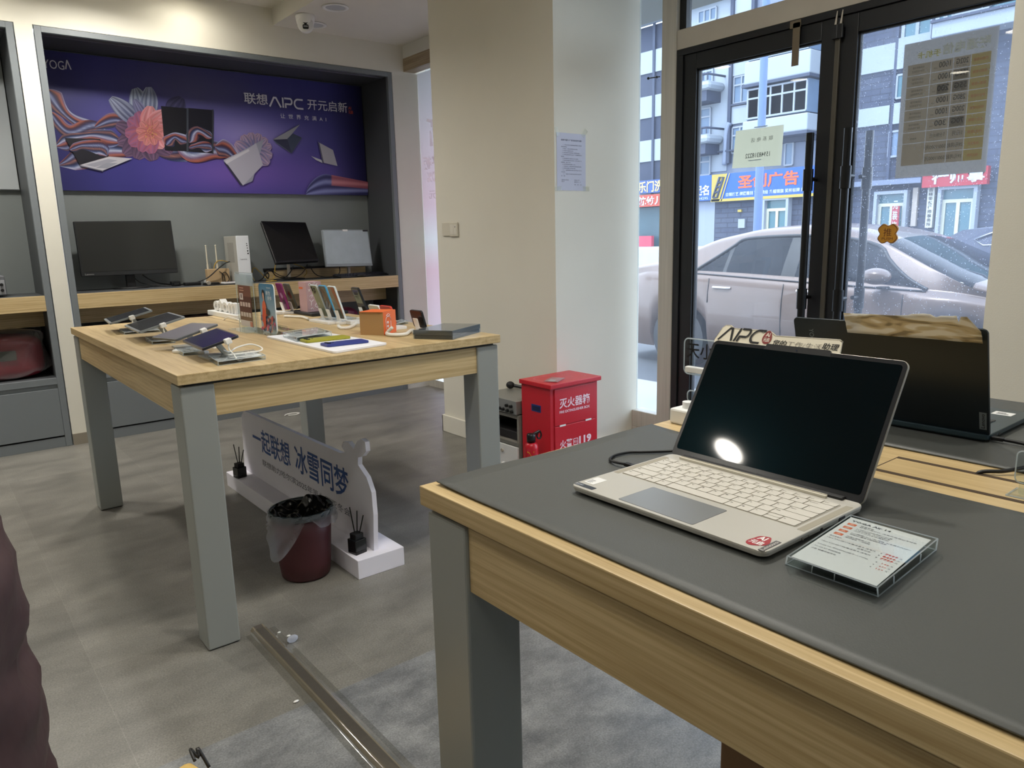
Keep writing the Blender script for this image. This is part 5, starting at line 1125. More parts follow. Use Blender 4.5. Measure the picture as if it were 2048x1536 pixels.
# clear sign on the oak strip at the right edge
q = thing('small_clear_sign', 'small clear acrylic sign standing on the oak strip at the right edge', 'sign', (1.125, .29, ZT))
M = frame((1.128, .325, ZT), (0, -1, 0), (0, 0, 1))
b = MB(m_acr); b.rrect(0, .018, .08, .062, .007, -.002, 0, M); b.rrect(.006, .002, .07, .02, .003, -.002, 0, M); b.box(-.004, 0, -.03, .075, .002, .012, M); b.build('acrylic_sheet', q)
b = MB(m_acre); R_ = rr(0, .018, .08, .062, .007); b.tube([(x, y, -.001) for x, y in R_+[R_[0]]], .0009, n=6, M=M, sub=1); b.tube([(-.004, .001, .012), (.075, .001, .012)], .0012, n=6, M=M, sub=1); b.tube([(-.004, .001, -.03), (-.004, .001, .012)], .0012, n=6, M=M, sub=1); b.build('bright_edges', q)
b = MB(m_white); b.tube([(.022, .048, .0006), (.014, .046, .0006), (.012, .038, .0006), (.018, .034, .0006), (.026, .036, .0006)], .0011, n=6, M=M); b.build('curl_mark', q)
# ============================================================ FLOOR AND WALL THINGS
# ---- white bench shaped sign under the far table
q = thing('floor_sign', 'long white floor sign with blue Chinese slogan under the middle table', 'sign', (1.225, 3.04, 0))
m_fw = mat('foam_board_white', (240, 237, 246), .6)
MB(m_fw).box(1.129, 2.33, 0, 1.322, 3.76, .073).build('sign_base', q, bevel=.002)
SBX = 1.218
def sb(px, py): p = onx(px, py, SBX); return (3.80-p.y, p.z)
out = [(3.80-2.372, .0735), (3.80-3.745, .0735), sb(483, 832), sb(487, 821), sb(680, 906), sb(690, 905), sb(683, 893), sb(686, 884), sb(696, 884), sb(707, 898), sb(714, 882), sb(722, 878), sb(730, 884), sb(732, 903), sb(724, 913), sb(716, 915), sb(716, 930), sb(733, 955), sb(743, 985), sb(747, 1030)]
SM = frame((SBX, 3.80, 0), (0, -1, 0), (0, 0, 1))
MB(m_fw).prism(out, -.018, 0, SM).build('sign_panel', q)
b = MB(mat('slogan_blue', (22, 74, 150), .5)); 
b.text('一起联想', SM @ T(.225, .222, .0008), w=.46, h=.118, bold=.014); b.text('冰雪同梦', SM @ T(.74, .222, .0008), w=.515, h=.128, bold=.014); b.build('slogan_lettering', q)
b = MB(mat('subline_grey', (96, 96, 112), .5)); b.text('联想助力哈尔滨2025年第九届亚冬会', SM @ T(.33, .155, .0008), w=.92, h=.032, bold=0); b.build('small_lettering', q)
# ---- reed diffusers
def diffuser(label, x, y, z, rz, s=1.0):
    q = thing('reed_diffuser', label, 'diffuser', (x, y, z), rz); M = T(x, y, z+.0003) @ RZ(rz)
    w = .024*s
    b = MB(mat('smoked_glass', (28, 30, 32), .12)); b.rrect(-w, -w, w, w, .003, .012, .052*s, M); b.build('bottle', q, bevel=.002)
    b = MB(clear('bottle_foot_glass', (120, 122, 124), ior=1.5)); b.rrect(-w, -w, w, w, .003, 0, .0118, M); b.build('bottle_foot', q)
    b = MB(m_blkm); b.rrect(-w*.72, -w*.72, w*.72, w*.72, .002, .0525*s, .072*s, M); b.build('cap', q, bevel=.001)
    for (dx, dy, h_) in ((-.006, .018, .165), (.003, -.006, .155), (.012, -.024, .14)):
        MB(m_blkm).cyl((dx*.2, dy*.2, .05), (dx*1.2, dy*1.2, h_*s), .0022, n=8, M=M).build('reed', q)
p = onz(492, 951, .073); diffuser('black reed diffuser on the far end of the white floor sign', 1.155, p.y, .073, 12)
diffuser('black reed diffuser on the near end of the white floor sign', 1.168, 2.405, .073, 10, 1.05)
# ---- waste bin
bx, by = 1.008, 2.515
q = thing('waste_bin', 'maroon waste bin with black and clear bags in it beside the white floor sign', 'bin', (bx, by, 0)); M = T(bx, by, 0)
b = MB(mat('bin_maroon', (78, 34, 40), .45, var=.06)); b.lathe([(.0001, .002), (.082, .002), (.088, .008), (.094, .06), (.101, .16), (.107, .245), (.104, .245), (.098, .16), (.09, .06), (.084, .012), (.0001, .012)], 40, M); b.build('bin_body', q)
b = MB(mat('bin_rim_teal', (44, 54, 58), .5)); b.lathe([(.104, .240), (.114, .240), (.117, .247), (.116, .258), (.110, .262), (.104, .258), (.104, .240)], 40, M); b.build('bin_rim', q)
def jb(r, z, t, k):
    w = noise.noise(Vector((cos(t)*2.5, sin(t)*2.5, k*.5)))
    f = k/9
    drop = .055+.028*noise.noise(Vector((cos(t)*1.7+4, sin(t)*1.7, 0)))
    c = math.exp(-((((t-3.75+pi) % (2*pi))-pi)/.42)**2)
    drop += .075*c-.05*math.exp(-((((t-4.5+pi) % (2*pi))-pi)/.25)**2); drop = max(.02, drop)
    return (.117+.006*f+.013*f*w+.05*c*f+.004*sin(t*17+k), .262-drop*f)
m_bagc = clear('clear_bin_bag', (246, 248, 250), dust=.34, dustcol=(238, 240, 244), rough=.08, ior=1.6)
b = MB(m_bagc); b.lathe([(0, 0)]*10, 90, M, jit=jb); b.build('clear_bag', q)
b = MB(mat('black_bag', (12, 12, 13), .22, spec=.7))
def bf(u, v):
    a = 2*pi*u; r = .112*(v**.9); z = .235+.026*(v**3)+.03*noise.noise(Vector((cos(a)*r*26, sin(a)*r*26, 1)))*(1-v**6)+.007*noise.noise(Vector((cos(a)*r*55, sin(a)*r*55, 5)))*(1-v**6)
    z += .034*math.exp(-(((cos(a)*r-.055)/.04)**2+((sin(a)*r-.035)/.035)**2))
    z += .02*math.exp(-(((cos(a)*r+.10)/.015)**2+((sin(a)*r-.0)/.02)**2))
    return (cos(a)*r, sin(a)*r, z)
b.grid(bf, 90, 26, M); b.build('black_bag', q)
# ---- fire extinguisher box
q = thing('extinguisher_box', 'red metal fire extinguisher box against the pillar', 'box', (2.47, 2.70, 0))
m_red = mat('signal_red', (196, 30, 44), .32, var=.04); x0, x1, y0, y1 = 2.312, 2.632, 2.592, 2.812
b = MB(m_red); b.box(x0, y0+.006, 0, x1, y1, .498); b.build('box_body', q, bevel=.003)
b = MB(m_red); b.box(x0-.012, y0-.012, .4985, x1+.012, y1+.004, .52); b.build('box_lid', q, bevel=.003)
for z0, z1 in ((.309, .49), (.012, .305)): MB(m_red).box(x0+.025, y0, z0, x1-.02, y0+.0055, z1).build('door', q, bevel=.002)
b = MB(m_white)
for xx in (x0+.075, x1-.07): b.box(xx-.02, y0-.002, .302, xx+.02, y0-.0002, .311)
b.build('hinge', q, bevel=.001)
b = MB(mat('recess_blue', (30, 52, 116), .4)); b.box(x0-.0015, 2.665, .37, x0-.0002, 2.735, .405); b.build('recess_handle_rim', q)
b = MB(mat('recess_blue_dark', (18, 28, 64), .5)); b.box(x0-.002, 2.671, .376, x0-.0016, 2.729, .398); b.build('recess_handle', q)
m_rl = mat('pale_pink_lettering', (240, 214, 222), .5); b = MB(m_rl); RM = frame((x0, y0-.0005, 0), (1, 0, 0), (0, 0, 1))
b.text('灭火器箱', RM @ T(.055, .392, 0), w=.205, h=.050, bold=.02); b.text('FIRE EXTINGUISHER BOX', RM @ T(.055, .368, 0), w=.205, h=.013, bold=.02)
b.text('火警', RM @ T(.055, .190, 0), w=.085, h=.042, bold=.02); b.text('119', RM @ T(.185, .192, 0), w=.085, h=.040, bold=.04)
b.ring(rr(.146, .193, .178, .227, .004), rr(.149, .196, .175, .224, .003), 0, .0003, RM); b.text('电话', RM @ T(.151, .202, 0), w=.022, h=.016); b.build('lettering', q)
b = MB(mat('lid_print', (214, 120, 128), .5)); LT = T(x0+.16, 2.70, .5203)
b.ring(rr(-.135, -.075, .135, .08, .05), rr(-.131, -.071, .131, .076, .047), 0, .0003, LT); b.text('使用方法', LT @ T(-.02, .03, 0), w=.12, h=.026); 
for k in range(3): b.text('提起灭火器拔出保险销', LT @ T(-.08, .006-.022*k, 0), w=.15, h=.012)
b.build('lid_lettering', q)
q = thing('card_packet', 'small clear packet with a printed card lying on the red box lid', 'packet', (2.39, 2.68, .521))
PM = T(2.40, 2.66, .5215) @ RZ(28); b = MB(mat('pink_card_print', (222, 130, 134), .4)); b.box(-.05, -.03, 0, .05, .03, .002, PM); b.build('packet_card', q)
b = MB(m_white); b.box(-.045, -.012, .0021, -.005, .02, .0025, PM); b.build('card_picture', q)
b = MB(clear('packet_film', (240, 240, 240), dust=.12, rough=.08)); b.box(-.062, -.038, .0028, .05, .036, .0036, PM); b.build('packet_film', q)
# ---- small extinguisher
q = thing('fire_extinguisher', 'small red extinguisher with yellow lettering in front of the red box', 'fire extinguisher', (2.225, 2.64, 0)); M = T(2.225, 2.640, 0) @ Matrix.Diagonal((1.05, 1.05, 1.12, 1))
b = MB(m_red); b.lathe([(.0001, .001), (.029, .001), (.032, .006), (.032, .19), (.029, .208), (.018, .218), (.0001, .219)], 28, M); b.build('cylinder', q)
b = MB(m_blk); b.lathe([(.0001, .219), (.02, .219), (.021, .248), (.017, .256), (.0001, .257)], 24, M); b.cyl((.01, 0, .25), (.042, -.01, .262), .007, n=10, M=M)
b.tube([(.045, -.01, .262), (.052, -.01, .245), (.046, -.01, .23), (.034, -.008, .232), (.03, -.006, .245), (.04, -.008, .26)], .004, n=8, M=M); b.build('trigger_head', q)
b = MB(mat('yellow_lettering', (226, 176, 40), .4))
V, F = glyphs('YTEEN', .03, 2); xs0 = min(p[0] for p in V); xs1 = max(p[0] for p in V); ys0 = min(p[1] for p in V); ys1 = max(p[1] for p in V)
b.add([(-.0325*cos((yy-.5)*1.0+.75), -.0325*sin((yy-.5)*1.0+.75), .185-(1-xx)*.135) for xx, yy in [((p[0]-xs0)/(xs1-xs0), (p[1]-ys0)/(ys1-ys0)) for p in V]], F, M); b.build('lettering', q)
# ---- side cabinet with amplifier
q = thing('side_cabinet', 'small grey open-fronted cabinet with white lower door beside the pillar', 'cabinet', (2.42, 3.05, 0))
m_gw = mat('weathered_grey_board', (132, 128, 120), .6, var=.1, vscale=6, stretch=(1, 1, 6)); cx0, cx1, cy0, cy1, ctz = 2.305, 2.54, 2.83, 3.20, .325
b = MB(m_gw)
b.box(cx0, cy0, 0, cx1, cy0+.015, ctz); b.box(cx0, cy1-.015, 0, cx1, cy1, ctz); b.box(cx0, cy0+.015, ctz-.018, cx1, cy1-.015, ctz); b.box(cx0, cy0+.015, .165, cx1, cy1-.015, .18); b.box(cx1-.008, cy0+.015, 0, cx1, cy1-.015, ctz-.018); b.box(cx0+.01, cy0+.015, 0, cx1, cy1-.015, .012); b.build('cabinet_body', q, bevel=.001)
MB(mat('shelf_grey', (118, 116, 110), .5)).box(cx0-.002, cy0+.001, .163, cx0-.0003, cy1-.001, .181).build('shelf_edge', q)
MB(m_white).box(cx0-.012, cy0+.002, .014, cx0-.0005, cy1-.002, .160).build('door', q, bevel=.002)
b = MB(m_white); b.cyl((cx0-.012, 2.945, .055), (cx0-.03, 2.945, .055), .010, n=16); b.build('knob', q, bevel=.002)
b = MB(m_aluh); b.cyl((cx0-.0122, 2.955, .125), (cx0-.018, 2.955, .125), .009, n=16); b.build('lock', q)
b = MB(mat('dark_box_inside', (34, 32, 34), .6)); b.box(cx0+.03, cy0+.04, .181, cx1-.02, cy1-.04, .225); tag(b.build('dark_case', bevel=.004), 'dark case lying inside the grey side cabinet', 'case')
q = thing('amplifier', 'silver grey amplifier with rows of knobs on top of the side cabinet', 'amplifier', (2.42, 2.98, ctz))
az0, az1, ay0, ay1 = ctz+.006, ctz+.075, 2.80, 3.14
b = MB(mat('amp_grey', (138, 138, 132), .4, metal=.3)); b.box(cx0-.005, 2.835, az0, 2.53, ay1, az1); b.build('amplifier_case', q, bevel=.003)
b = MB(mat('amp_face', (150, 152, 150), .35, metal=.4)); b.box(cx0-.012, 2.833, az0, cx0-.0052, ay1+.002, az1+.001); b.build('face_plate', q, bevel=.001)
for (yy, zz) in ((2.87, .372), (2.905, .372), (2.865, .345), (2.90, .345), (2.935, .348), (2.965, .348)): MB(m_blk).cyl((cx0-.0122, yy, zz), (cx0-.024, yy, zz), .009, .008, n=14).build('knob', q)
b = MB(m_blk); b.box(cx0-.0128, 3.04, .37, cx0-.0122, 3.075, .385); b.build('display_window', q)
for yy in (2.85, 3.11):
    for xx in (2.32, 2.51): MB(m_blk).cyl((xx, yy, ctz), (xx, yy, az0), .008, n=10).build('foot', q)
q = thing('microphone', 'black microphone and lead lying on the amplifier', 'microphone', (2.5, 3.05, az1))
b = MB(m_blkm); b.ball((2.48, 3.11, az1+.022), .022, .026, .02); b.build('microphone_head', q)
b = MB(m_blk); b.cyl((2.49, 3.095, az1+.02), (2.52, 2.98, az1+.012), .010, .008, n=12); b.tube([(2.52, 2.98, az1+.012), (2.525, 2.93, az1+.006), (2.515, 2.88, az1+.008), (2.525, 2.85, az1+.02)], .004); b.build('microphone_body', q)
# ---- wall fittings
q = thing('light_switch', 'white double light switch plate on the pillar', 'switch', (2.55, 3.74, 1.27))
b = MB(mat('switch_ivory', (212, 206, 190), .45)); b.box(2.551, 3.742, 1.228, 2.5597, 3.822, 1.308); b.box(2.549, 3.660, 1.224, 2.5597, 3.741, 1.306); b.build('switch_plate', q, bevel=.003)
b = MB(mat('switch_rocker', (222, 217, 204), .4)); b.box(2.548, 3.70, 1.238, 2.5488, 3.735, 1.294); b.box(2.548, 3.668, 1.238, 2.5488, 3.697, 1.294); b.build('rocker', q, bevel=.0004)
b = MB(m_ink); b.box(2.5474, 3.68, 1.275, 2.5479, 3.684, 1.285); b.build('switch_mark', q)
b = MB(mat('socket_ivory', (218, 210, 190), .45)); b.box(2.5515, 3.10, .375, 2.5597, 3.24, .398); tag(b.build('wall_socket', bevel=.002), 'cream wall socket strip on the pillar above the amplifier', 'socket')
q = thing('paper_notice', 'typed white paper notice taped to the bright side of the pillar', 'notice', (2.67, 2.815, 1.57))
b = MB(mat('notice_paper', (196, 198, 216), .7)); b.box(2.574, 2.8172, 1.437, 2.772, 2.8186, 1.713); b.build('paper', q)
b = MB(mat('typed_ink', (92, 94, 116), .6)); NM = frame((2.574, 2.8169, 1.437), (1, 0, 0), (0, 0, 1))
b.text('沿街商户经营“七个严禁”消防安全提示通知', NM @ T(.028, .238, 0), w=.142, h=.0085, bold=.02, res=1)
ls = [('一、严禁占用消防车通道及疏散楼梯通道, 保障畅通', .04, .13), ('消防安全畅通。', .028, .04), ('2. 严禁在门、楼道内停放电动自行车充电。', .038, .105), ('3. 严禁电气线路私拉乱接。', .038, .075), ('4. 严禁违规存放易燃易爆, 可燃材料物品。', .038, .12), ('5. 严禁营业期间锁闭安全出口, 严禁堵塞疏散指示', .038, .133), ('标志等。', .028, .022),
      ('6. 严禁违规动火, 确需动火应专人看护。', .038, .11), ('7. 严禁外窗设置影响逃生的栅栏, 严禁外墙安装广告。', .038, .133), ('违规经营、租住, 合用。', .028, .066), ('8. 各场所配备灭火器材, 完好。', .038, .09), ('9. 严格落实员工上岗前消防安全培训及应急演练。', .038, .131), ('10. 发现火情报警, 及时组织疏散。', .038, .09), ('十一、 违规经营依法处理, 情节严重, 处罚, 依', .038, .131), ('法处理。', .028, .028), ('十二、 请各商户自觉遵守消防安全责任制度严格', .04, .128), ('执行。 谢谢。', .028, .028)]
for i, (s_, x_, w_) in enumerate(ls): b.text(s_, NM @ T(x_, .2165-.0093*i, 0), w=w_, h=.0052, res=1)
for s_, x_, y_, w_ in (('消防安全 责任人', .03, .048, .05), ('责任书', .03, .04, .02), ('责任人: 李', .118, .048, .035), ('联系人: 少', .118, .039, .045), ('年  月  日', .118, .026, .05)): b.text(s_, NM @ T(x_, y_, 0), w=w_, h=.006, res=1)
b.build('typed_lines', q)
b = MB(clear('sticky_tape', (246, 246, 242), dust=.10, dustcol=(235, 235, 230), rough=.15))
for x_, z_, r_ in ((2.578, 1.715, 70), (2.765, 1.72, -50), (2.58, 1.445, 0), (2.775, 1.447, 0)): b.box(-.022, 0, -.011, .022, .0004, .011, T(x_, 2.8163, z_) @ Matrix.Rotation(radians(r_), 4, 'Y'))
b.build('tape', q)
def back_print(name, front):
    m = bpy.data.materials.new(name); m.use_nodes = True; N = m.node_tree.nodes; K = m.node_tree.links; b = N['Principled BSDF']; b.inputs['Roughness'].default_value = .5
    b.inputs['Base Color'].default_value = L(front); tl = N.new('ShaderNodeBsdfTranslucent'); tl.inputs[0].default_value = L(front); mx = N.new('ShaderNodeMixShader'); mx.inputs[0].default_value = .8
    K.new(b.outputs[0], mx.inputs[1]); K.new(tl.outputs[0], mx.inputs[2]); K.new(mx.outputs[0], N['Material Output'].inputs[0]); return m
# ---- papers on the doors
q = thing('phone_number_paper', 'crumpled beige paper with phone number stuck outside the left door glass', 'notice', (3.18, 2.08, 1.59))
PX = XW+.012
def ydown(s_, B, yc, z, w, h, X=PX-.0016, bold=0., shear=0):
    """writing that faces the street, so it reads mirrored from the shop"""
    B.text(s_, frame((X, yc-w/2, z), (0, 1, 0), (0, 0, 1)), w=w, h=h, bold=bold, shear=shear, res=2)
def paper(B, pts, X, amp=.001, n=14):
    c = [Vector((X, onx(px, py, X).y, onx(px, py, X).z)) for px, py in pts]
    def f(u, v): p = lerp4(c, u, v); p.x += amp*noise.noise(Vector((p.y*25, p.z*25, 0))); return p
    B.grid(f, n, n, smooth=False)
b = MB(back_print('beige_paper', (192, 187, 160))); paper(b, ((1464, 337), (1562, 331), (1568, 249), (1472, 262)), PX, .0008); b.build('paper', q)
b = MB(mat('faded_ink', (96, 94, 84), .6)); p = onx(1524, 279, PX); ydown('联 系 电 话', b, p.y, p.z-.008, .115, .02); p = onx(1515, 311, PX); ydown('15948318222', b, p.y, p.z-.008, .13, .021, bold=.01, shear=-.05); b.build('handwriting', q)
b = MB(m_white); p = onx(1522, 254, PX); b.box(PX-.0014, p.y-.035, p.z-.001, PX-.001, p.y+.035, p.z+.004); p = onx(1508, 320, PX); b.box(PX-.0020, p.y-.04, p.z-.003, PX-.0018, p.y+.03, p.z+.001); b.build('torn_patches', q)
q = thing('push_sticker', 'gold scalloped push sticker on the right door glass', 'sticker', (XW-.004, 1.453, 1.19))
SM_ = frame((XW-.0035, 1.453, 1.191), (0, -1, 0), (0, 0, 1)); S_ = [((.043+.006*cos(4*t))*cos(t)*(1+.10*cos(8*t)), (.041+.006*cos(4*t))*sin(t)*(1+.10*cos(8*t))) for t in [2*pi*i/64+pi/4*0 for i in range(64)]]
S_ = []
for i in range(64):
    t = 2*pi*i/64; r_ = .0405+.0065*cos(4*(t-pi/4))+.0022*cos(8*t+pi); S_.append((r_*cos(t), r_*sin(t)*.98))
b = MB(mat('sticker_pale_rim', (226, 186, 136), .4)); b.prism([(x*1.03+.0025, y*1.03+.0012) for x, y in S_], -.0022, -.0008, SM_); b.build('sticker_backing', q)
b = MB(mat('sticker_gold', (192, 136, 44), .35)); b.prism(S_, -.0006, .0004, SM_); b.build('sticker_face', q)
b = MB(mat('sticker_brown', (92, 44, 22), .4)); b.ring(S_, [(x*.93, y*.93) for x, y in S_], .0004, .0008, SM_); b.text('推', SM_ @ T(0, -.010, .0009), w=.033, h=.033, align='C', bold=-.004); b.text('PUSH', SM_ @ T(0, -.0245, .0009), w=.044, h=.0105, align='C', bold=.005); b.build('sticker_lettering', q)
# poster of tariffs, stuck outside, mirrored
q = thing('tariff_poster', 'greyish poster with yellow price table stuck outside the right door glass', 'poster', (XW+.01, 1.28, 1.66))
PX = XW+.0085; y0p, y1p, z0p, z1p = 1.115, 1.445, 1.411, 1.918     # y1 is the left edge as seen from inside
def prect(m, ya, yb, za, zb, k, name=None):
    b = MB(m) if isinstance(m, bpy.types.Material) else m; X_q = PX-.0002*k; b.add([(X_q, yb, za), (X_q, ya, za), (X_q, ya, zb), (X_q, yb, zb)], [(0, 1, 2, 3)]); return b
prect(back_print('poster_taupe', (132, 125, 117)), y0p, y1p, z0p, z1p, 0).build('poster_sheet', q)
cols = [y0p+.018, y0p+.085, y0p+.145, y0p+.225, y0p+.312]   # from the left as the street sees it = growing y
zt_, zb_ = 1.838, 1.456; rh = (zt_-zb_)/9
b = MB(back_print('poster_peach', (212, 192, 162))); by_ = MB(back_print('poster_yellow', (222, 194, 122))); bg_ = MB(back_print('poster_patch', (176, 166, 148)))
for r in range(9):
    za = zt_-(r+1)*rh+.0012; zz = zt_-r*rh-.0012
    prect(by_, cols[0]+.001, cols[1]-.001, za, zz, 1); prect(b, cols[1]+.001, cols[2]-.001, za, zz, 1); prect(b, cols[2]+.001, cols[3]-.001, za, zz, 1)
    if r < 7: prect(b, cols[3]+.001, cols[4]-.001, za, zz, 1)
prect(b, cols[3]+.001, cols[4]-.001, zb_+.0012, zt_-7*rh-.0012, 1)
b.build('table_cells', q); by_.build('yellow_cells', q)
for r, c in ((1, 1), (2, 1), (5, 1)): prect(bg_, cols[c]+.006, cols[c+1]-.004, zt_-(r+1)*rh+.004, zt_-r*rh-.004, 2)
prect(bg_, cols[2]+.012, cols[3]-.028, zt_-3*rh+.004, zt_-2*rh-.004, 2); bg_.build('grey_patches', q)
b = MB(back_print('poster_cream_ink', (240, 234, 208))); ydown('联通电信', b, y0p+.105, 1.852, .165, .042, PX-.0006, .03); b.build('title_lettering', q)
b = MB(back_print('poster_gold_ink', (228, 214, 110))); ydown('手机卡', b, y0p+.235, 1.853, .085, .026, PX-.0006, .02); b.build('subtitle_lettering', q)
b = MB(back_print('poster_dark_ink', (110, 104, 94))); X_ = PX-.0008
for r, (a_, c_) in enumerate((('202G', '1000'), ('190G', '1000'), ('55G', '200'), ('280G', '1000'), ('200G', '1000'), ('70G', '300'))):
    z = zt_-(r+1)*rh; ydown(a_, b, cols[1]+.029, z+.015, .042, .020, X_, .02); ydown(c_, b, cols[2]+.030, z+.013, .042, .022, X_, .02); ydown('分钟', b, cols[3]-.018, z+.011, .013, .006, X_)
    if r in (0, 3, 4): ydown('全国 (1000)', b, cols[1]+.032, z+.005, .038, .006, X_)
    ydown('全国通用流量', b, cols[3]+.045, z+.024, .043, .008, X_); ydown('到本市首推接送', b, cols[3]+.046, z+.010, .045, .009, X_)
for s_, c, yo, r, w_ in (('5元/月', 1, .025, 6, .036), ('每分钟.01元', 2, .036, 6, .056), ('基本电', 3, .045, 6, .024), ('39元/月起', 1, .031, 7, .054), ('500/1000兆', 2, .040, 7, .074), ('39元/月起', 1, .031, 8, .054), ('500/1000兆', 2, .040, 8, .074)):
    ydown(s_, b, cols[c]+yo, zt_-(r+1)*rh+.013, w_, .017 if c < 3 else .008, X_, .01)
b.build('table_numbers', q)
b = MB(back_print('poster_red_ink', (226, 130, 104)))
for r, s_ in enumerate(('联通39套餐', '联通29套餐', '联通19套餐', '电信39套餐', '电信29套餐', '电信19套餐', '电信5套餐', '联通宽带', '电信宽带')): ydown(s_, b, (cols[0]+cols[1])/2, zt_-(r+1)*rh+.015, .048 if r < 7 else .036, .011, X_)
b.build('red_lettering', q)
# the pink poster in the bay window, mirrored
q = thing('window_poster', 'tall pink and white poster on the bay window behind the pillar', 'poster', (3.30, 4.7, 1.3))
m = bpy.data.materials.new('pink_backlit_poster'); m.use_nodes = True; N = m.node_tree.nodes; K = m.node_tree.links; pb = N['Principled BSDF']
tc = N.new('ShaderNodeTexCoord'); sp = N.new('ShaderNodeSeparateXYZ'); K.new(tc.outputs['Object'], sp.inputs[0]); mr = N.new('ShaderNodeMapRange'); mr.inputs['From Min'].default_value = -.95; mr.inputs['From Max'].default_value = 1.1; K.new(sp.outputs['Z'], mr.inputs['Value'])
rp = N.new('ShaderNodeValToRGB'); e = rp.color_ramp.elements; e[0].color = L((206, 186, 188)); e[1].color = L((204, 196, 194)); x = e.new(.3); x.color = L((204, 170, 173)); x = e.new(.42); x.color = L((206, 198, 194)); x = e.new(.55); x.color = L((204, 174, 177)); x = e.new(.7); x.color = L((202, 177, 178))
K.new(mr.outputs[0], rp.inputs[0]); K.new(rp.outputs[0], pb.inputs['Base Color']); tl = N.new('ShaderNodeBsdfTranslucent'); K.new(rp.outputs[0], tl.inputs[0]); mx = N.new('ShaderNodeMixShader'); mx.inputs[0].default_value = .6; K.new(pb.outputs[0], mx.inputs[1]); K.new(tl.outputs[0], mx.inputs[2]); K.new(mx.outputs[0], N['Material Output'].inputs[0])
MB(m).add([(3.322, 5.238, .08), (3.322, 3.95, .08), (3.322, 3.95, 2.475), (3.322, 5.238, 2.475)], [(0, 1, 2, 3)]).build('poster_sheet', q)
b = MB(back_print('poster_white_ink', (250, 240, 238)))
for s_, px, py, w_, h_ in (('全新', 867, 262, .40, .22), ('宽带/平板', 860, 325, .52, .10), ('优惠50%', 868, 352, .40, .10), ('仅需9元', 872, 388, .34, .07)):
    p = onx(px, py, 3.32); b.text(s_, frame((3.3195, p.y+.10-w_, p.z-h_/2), (0, 1, 0), (0, 0, 1)), w=w_, h=h_, bold=.02, mirror=False)
b.build('mirrored_lettering', q)
# ---- raceway taped on the floor
q = thing('cable_cover', 'metal cable cover taped along the floor from the table leg', 'cable cover', (.71, 1.5, 0))
m_rw = mat('raceway_aluminium', (128, 118, 98), .35, metal=.1, var=.15, vscale=20, bump=.1, bscale=60)
b = MB(m_rw); b.add([(.695, .9, .0005), (.742, .9, .0005), (.742, 2.235, .0005), (.695, 2.235, .0005), (.701, .9, .011), (.736, .9, .011), (.736, 2.235, .011), (.701, 2.235, .011)], [(0, 3, 2, 1), (4, 5, 6, 7), (0, 1, 5, 4), (1, 2, 6, 5), (2, 3, 7, 6), (3, 0, 4, 7)]); b.build('cover_strip', q, bevel=.001)
b = MB(mat('raceway_dark', (86, 80, 74), .3, metal=0, var=.3, vscale=30, stretch=(1, 3, 1))); b.box(.706, .9, .0112, .731, 2.235, .0118); b.build('cover_top', q)
m_tape = clear('floor_tape', (236, 236, 234), dust=.12, dustcol=(190, 188, 180), rough=.12, ior=1.7)
b = MB(m_tape)
def tf_(u, v):
    y = .9+1.31*v; x = .672+.094*u; d = abs(x-.7185); z = .0126 if d < .016 else max(.0012, .0126-(d-.016)*.8); z += .0006*noise.noise(Vector((x*80, y*9, 0))); return (x, y, z+.0003)
b.grid(tf_, 16, 80); b.build('clear_tape', q)
b = MB(m_white)
for x_, y_, s_ in ((.655, 1.78, .009), (.775, 2.12, .007), (.76, 2.16, .006)): b.ball((x_, y_, .003), s_, s_*.5, .003, 8)
b.build('plaster_crumbs', q)
b = MB(clear('film_scrap', (240, 244, 250), dust=.5, dustcol=(240, 244, 255), rough=.1)); b.ball((.772, 2.08, .012), .018, .010, .012, 10); tag(b.build('film_scrap'), 'crumpled scrap of clear film on the cable cover', 'scrap')
cord('thin white cord scrap on the floor by the wall cabinet', [(1.95, 5.02, .006), (1.97, 5.05, .006), (2.02, 5.06, .006), (2.06, 5.03, .006), (2.02, 5.0, .006), (1.97, 5.01, .008)], m_cable, .004)
# ---- cartons
q = thing('cardboard_carton', 'brown cardboard carton on the floor under the foreground table', 'box', (1.18, .45, 0))
m_cb = mat('carton_brown', (118, 88, 58), .8, var=.08, vscale=5)
b = MB(m_cb); b.box(1.0, .2, .001, 1.36, .685, .40); b.build('carton_body', q, bevel=.004)
b = MB(clear('packing_tape', (190, 150, 100), dust=.15, dustcol=(170, 130, 80), rough=.15)); b.box(.9985, .42, .05, .9995, .47, .40); b.box(.9985, .42, .4005, 1.36, .47, .4012); b.build('packing_tape', q)
b = MB(m_cb); b.box(1.0, .2, .4015, 1.175, .685, .4035); b.box(1.185, .2, .4015, 1.36, .685, .4035); b.build('flap', q)
q = thing('kraft_carton', 'yellowish kraft carton corner at the bottom edge near the seated person', 'box', (.17, 1.33, 0))
p = onz(352, 1516, .222); p2 = onz(378, 1517, .222)
b = MB(mat('kraft_yellow', (206, 172, 98), .75, var=.08)); KM = T(p2.x, p2.y, 0) @ RZ(17); b.box(-.34, -.30, .001, 0, 0, .222, KM); b.build('carton_body', q, bevel=.012)
b = MB(mat('plastic_twist', (34, 32, 30), .3)); b.tube([(.0, -.02, .225), (.008, .005, .235), (.014, -.01, .22), (.02, .0, .232), (.022, -.03, .2)], .0035, n=6, M=KM); b.build('black_strap', q)
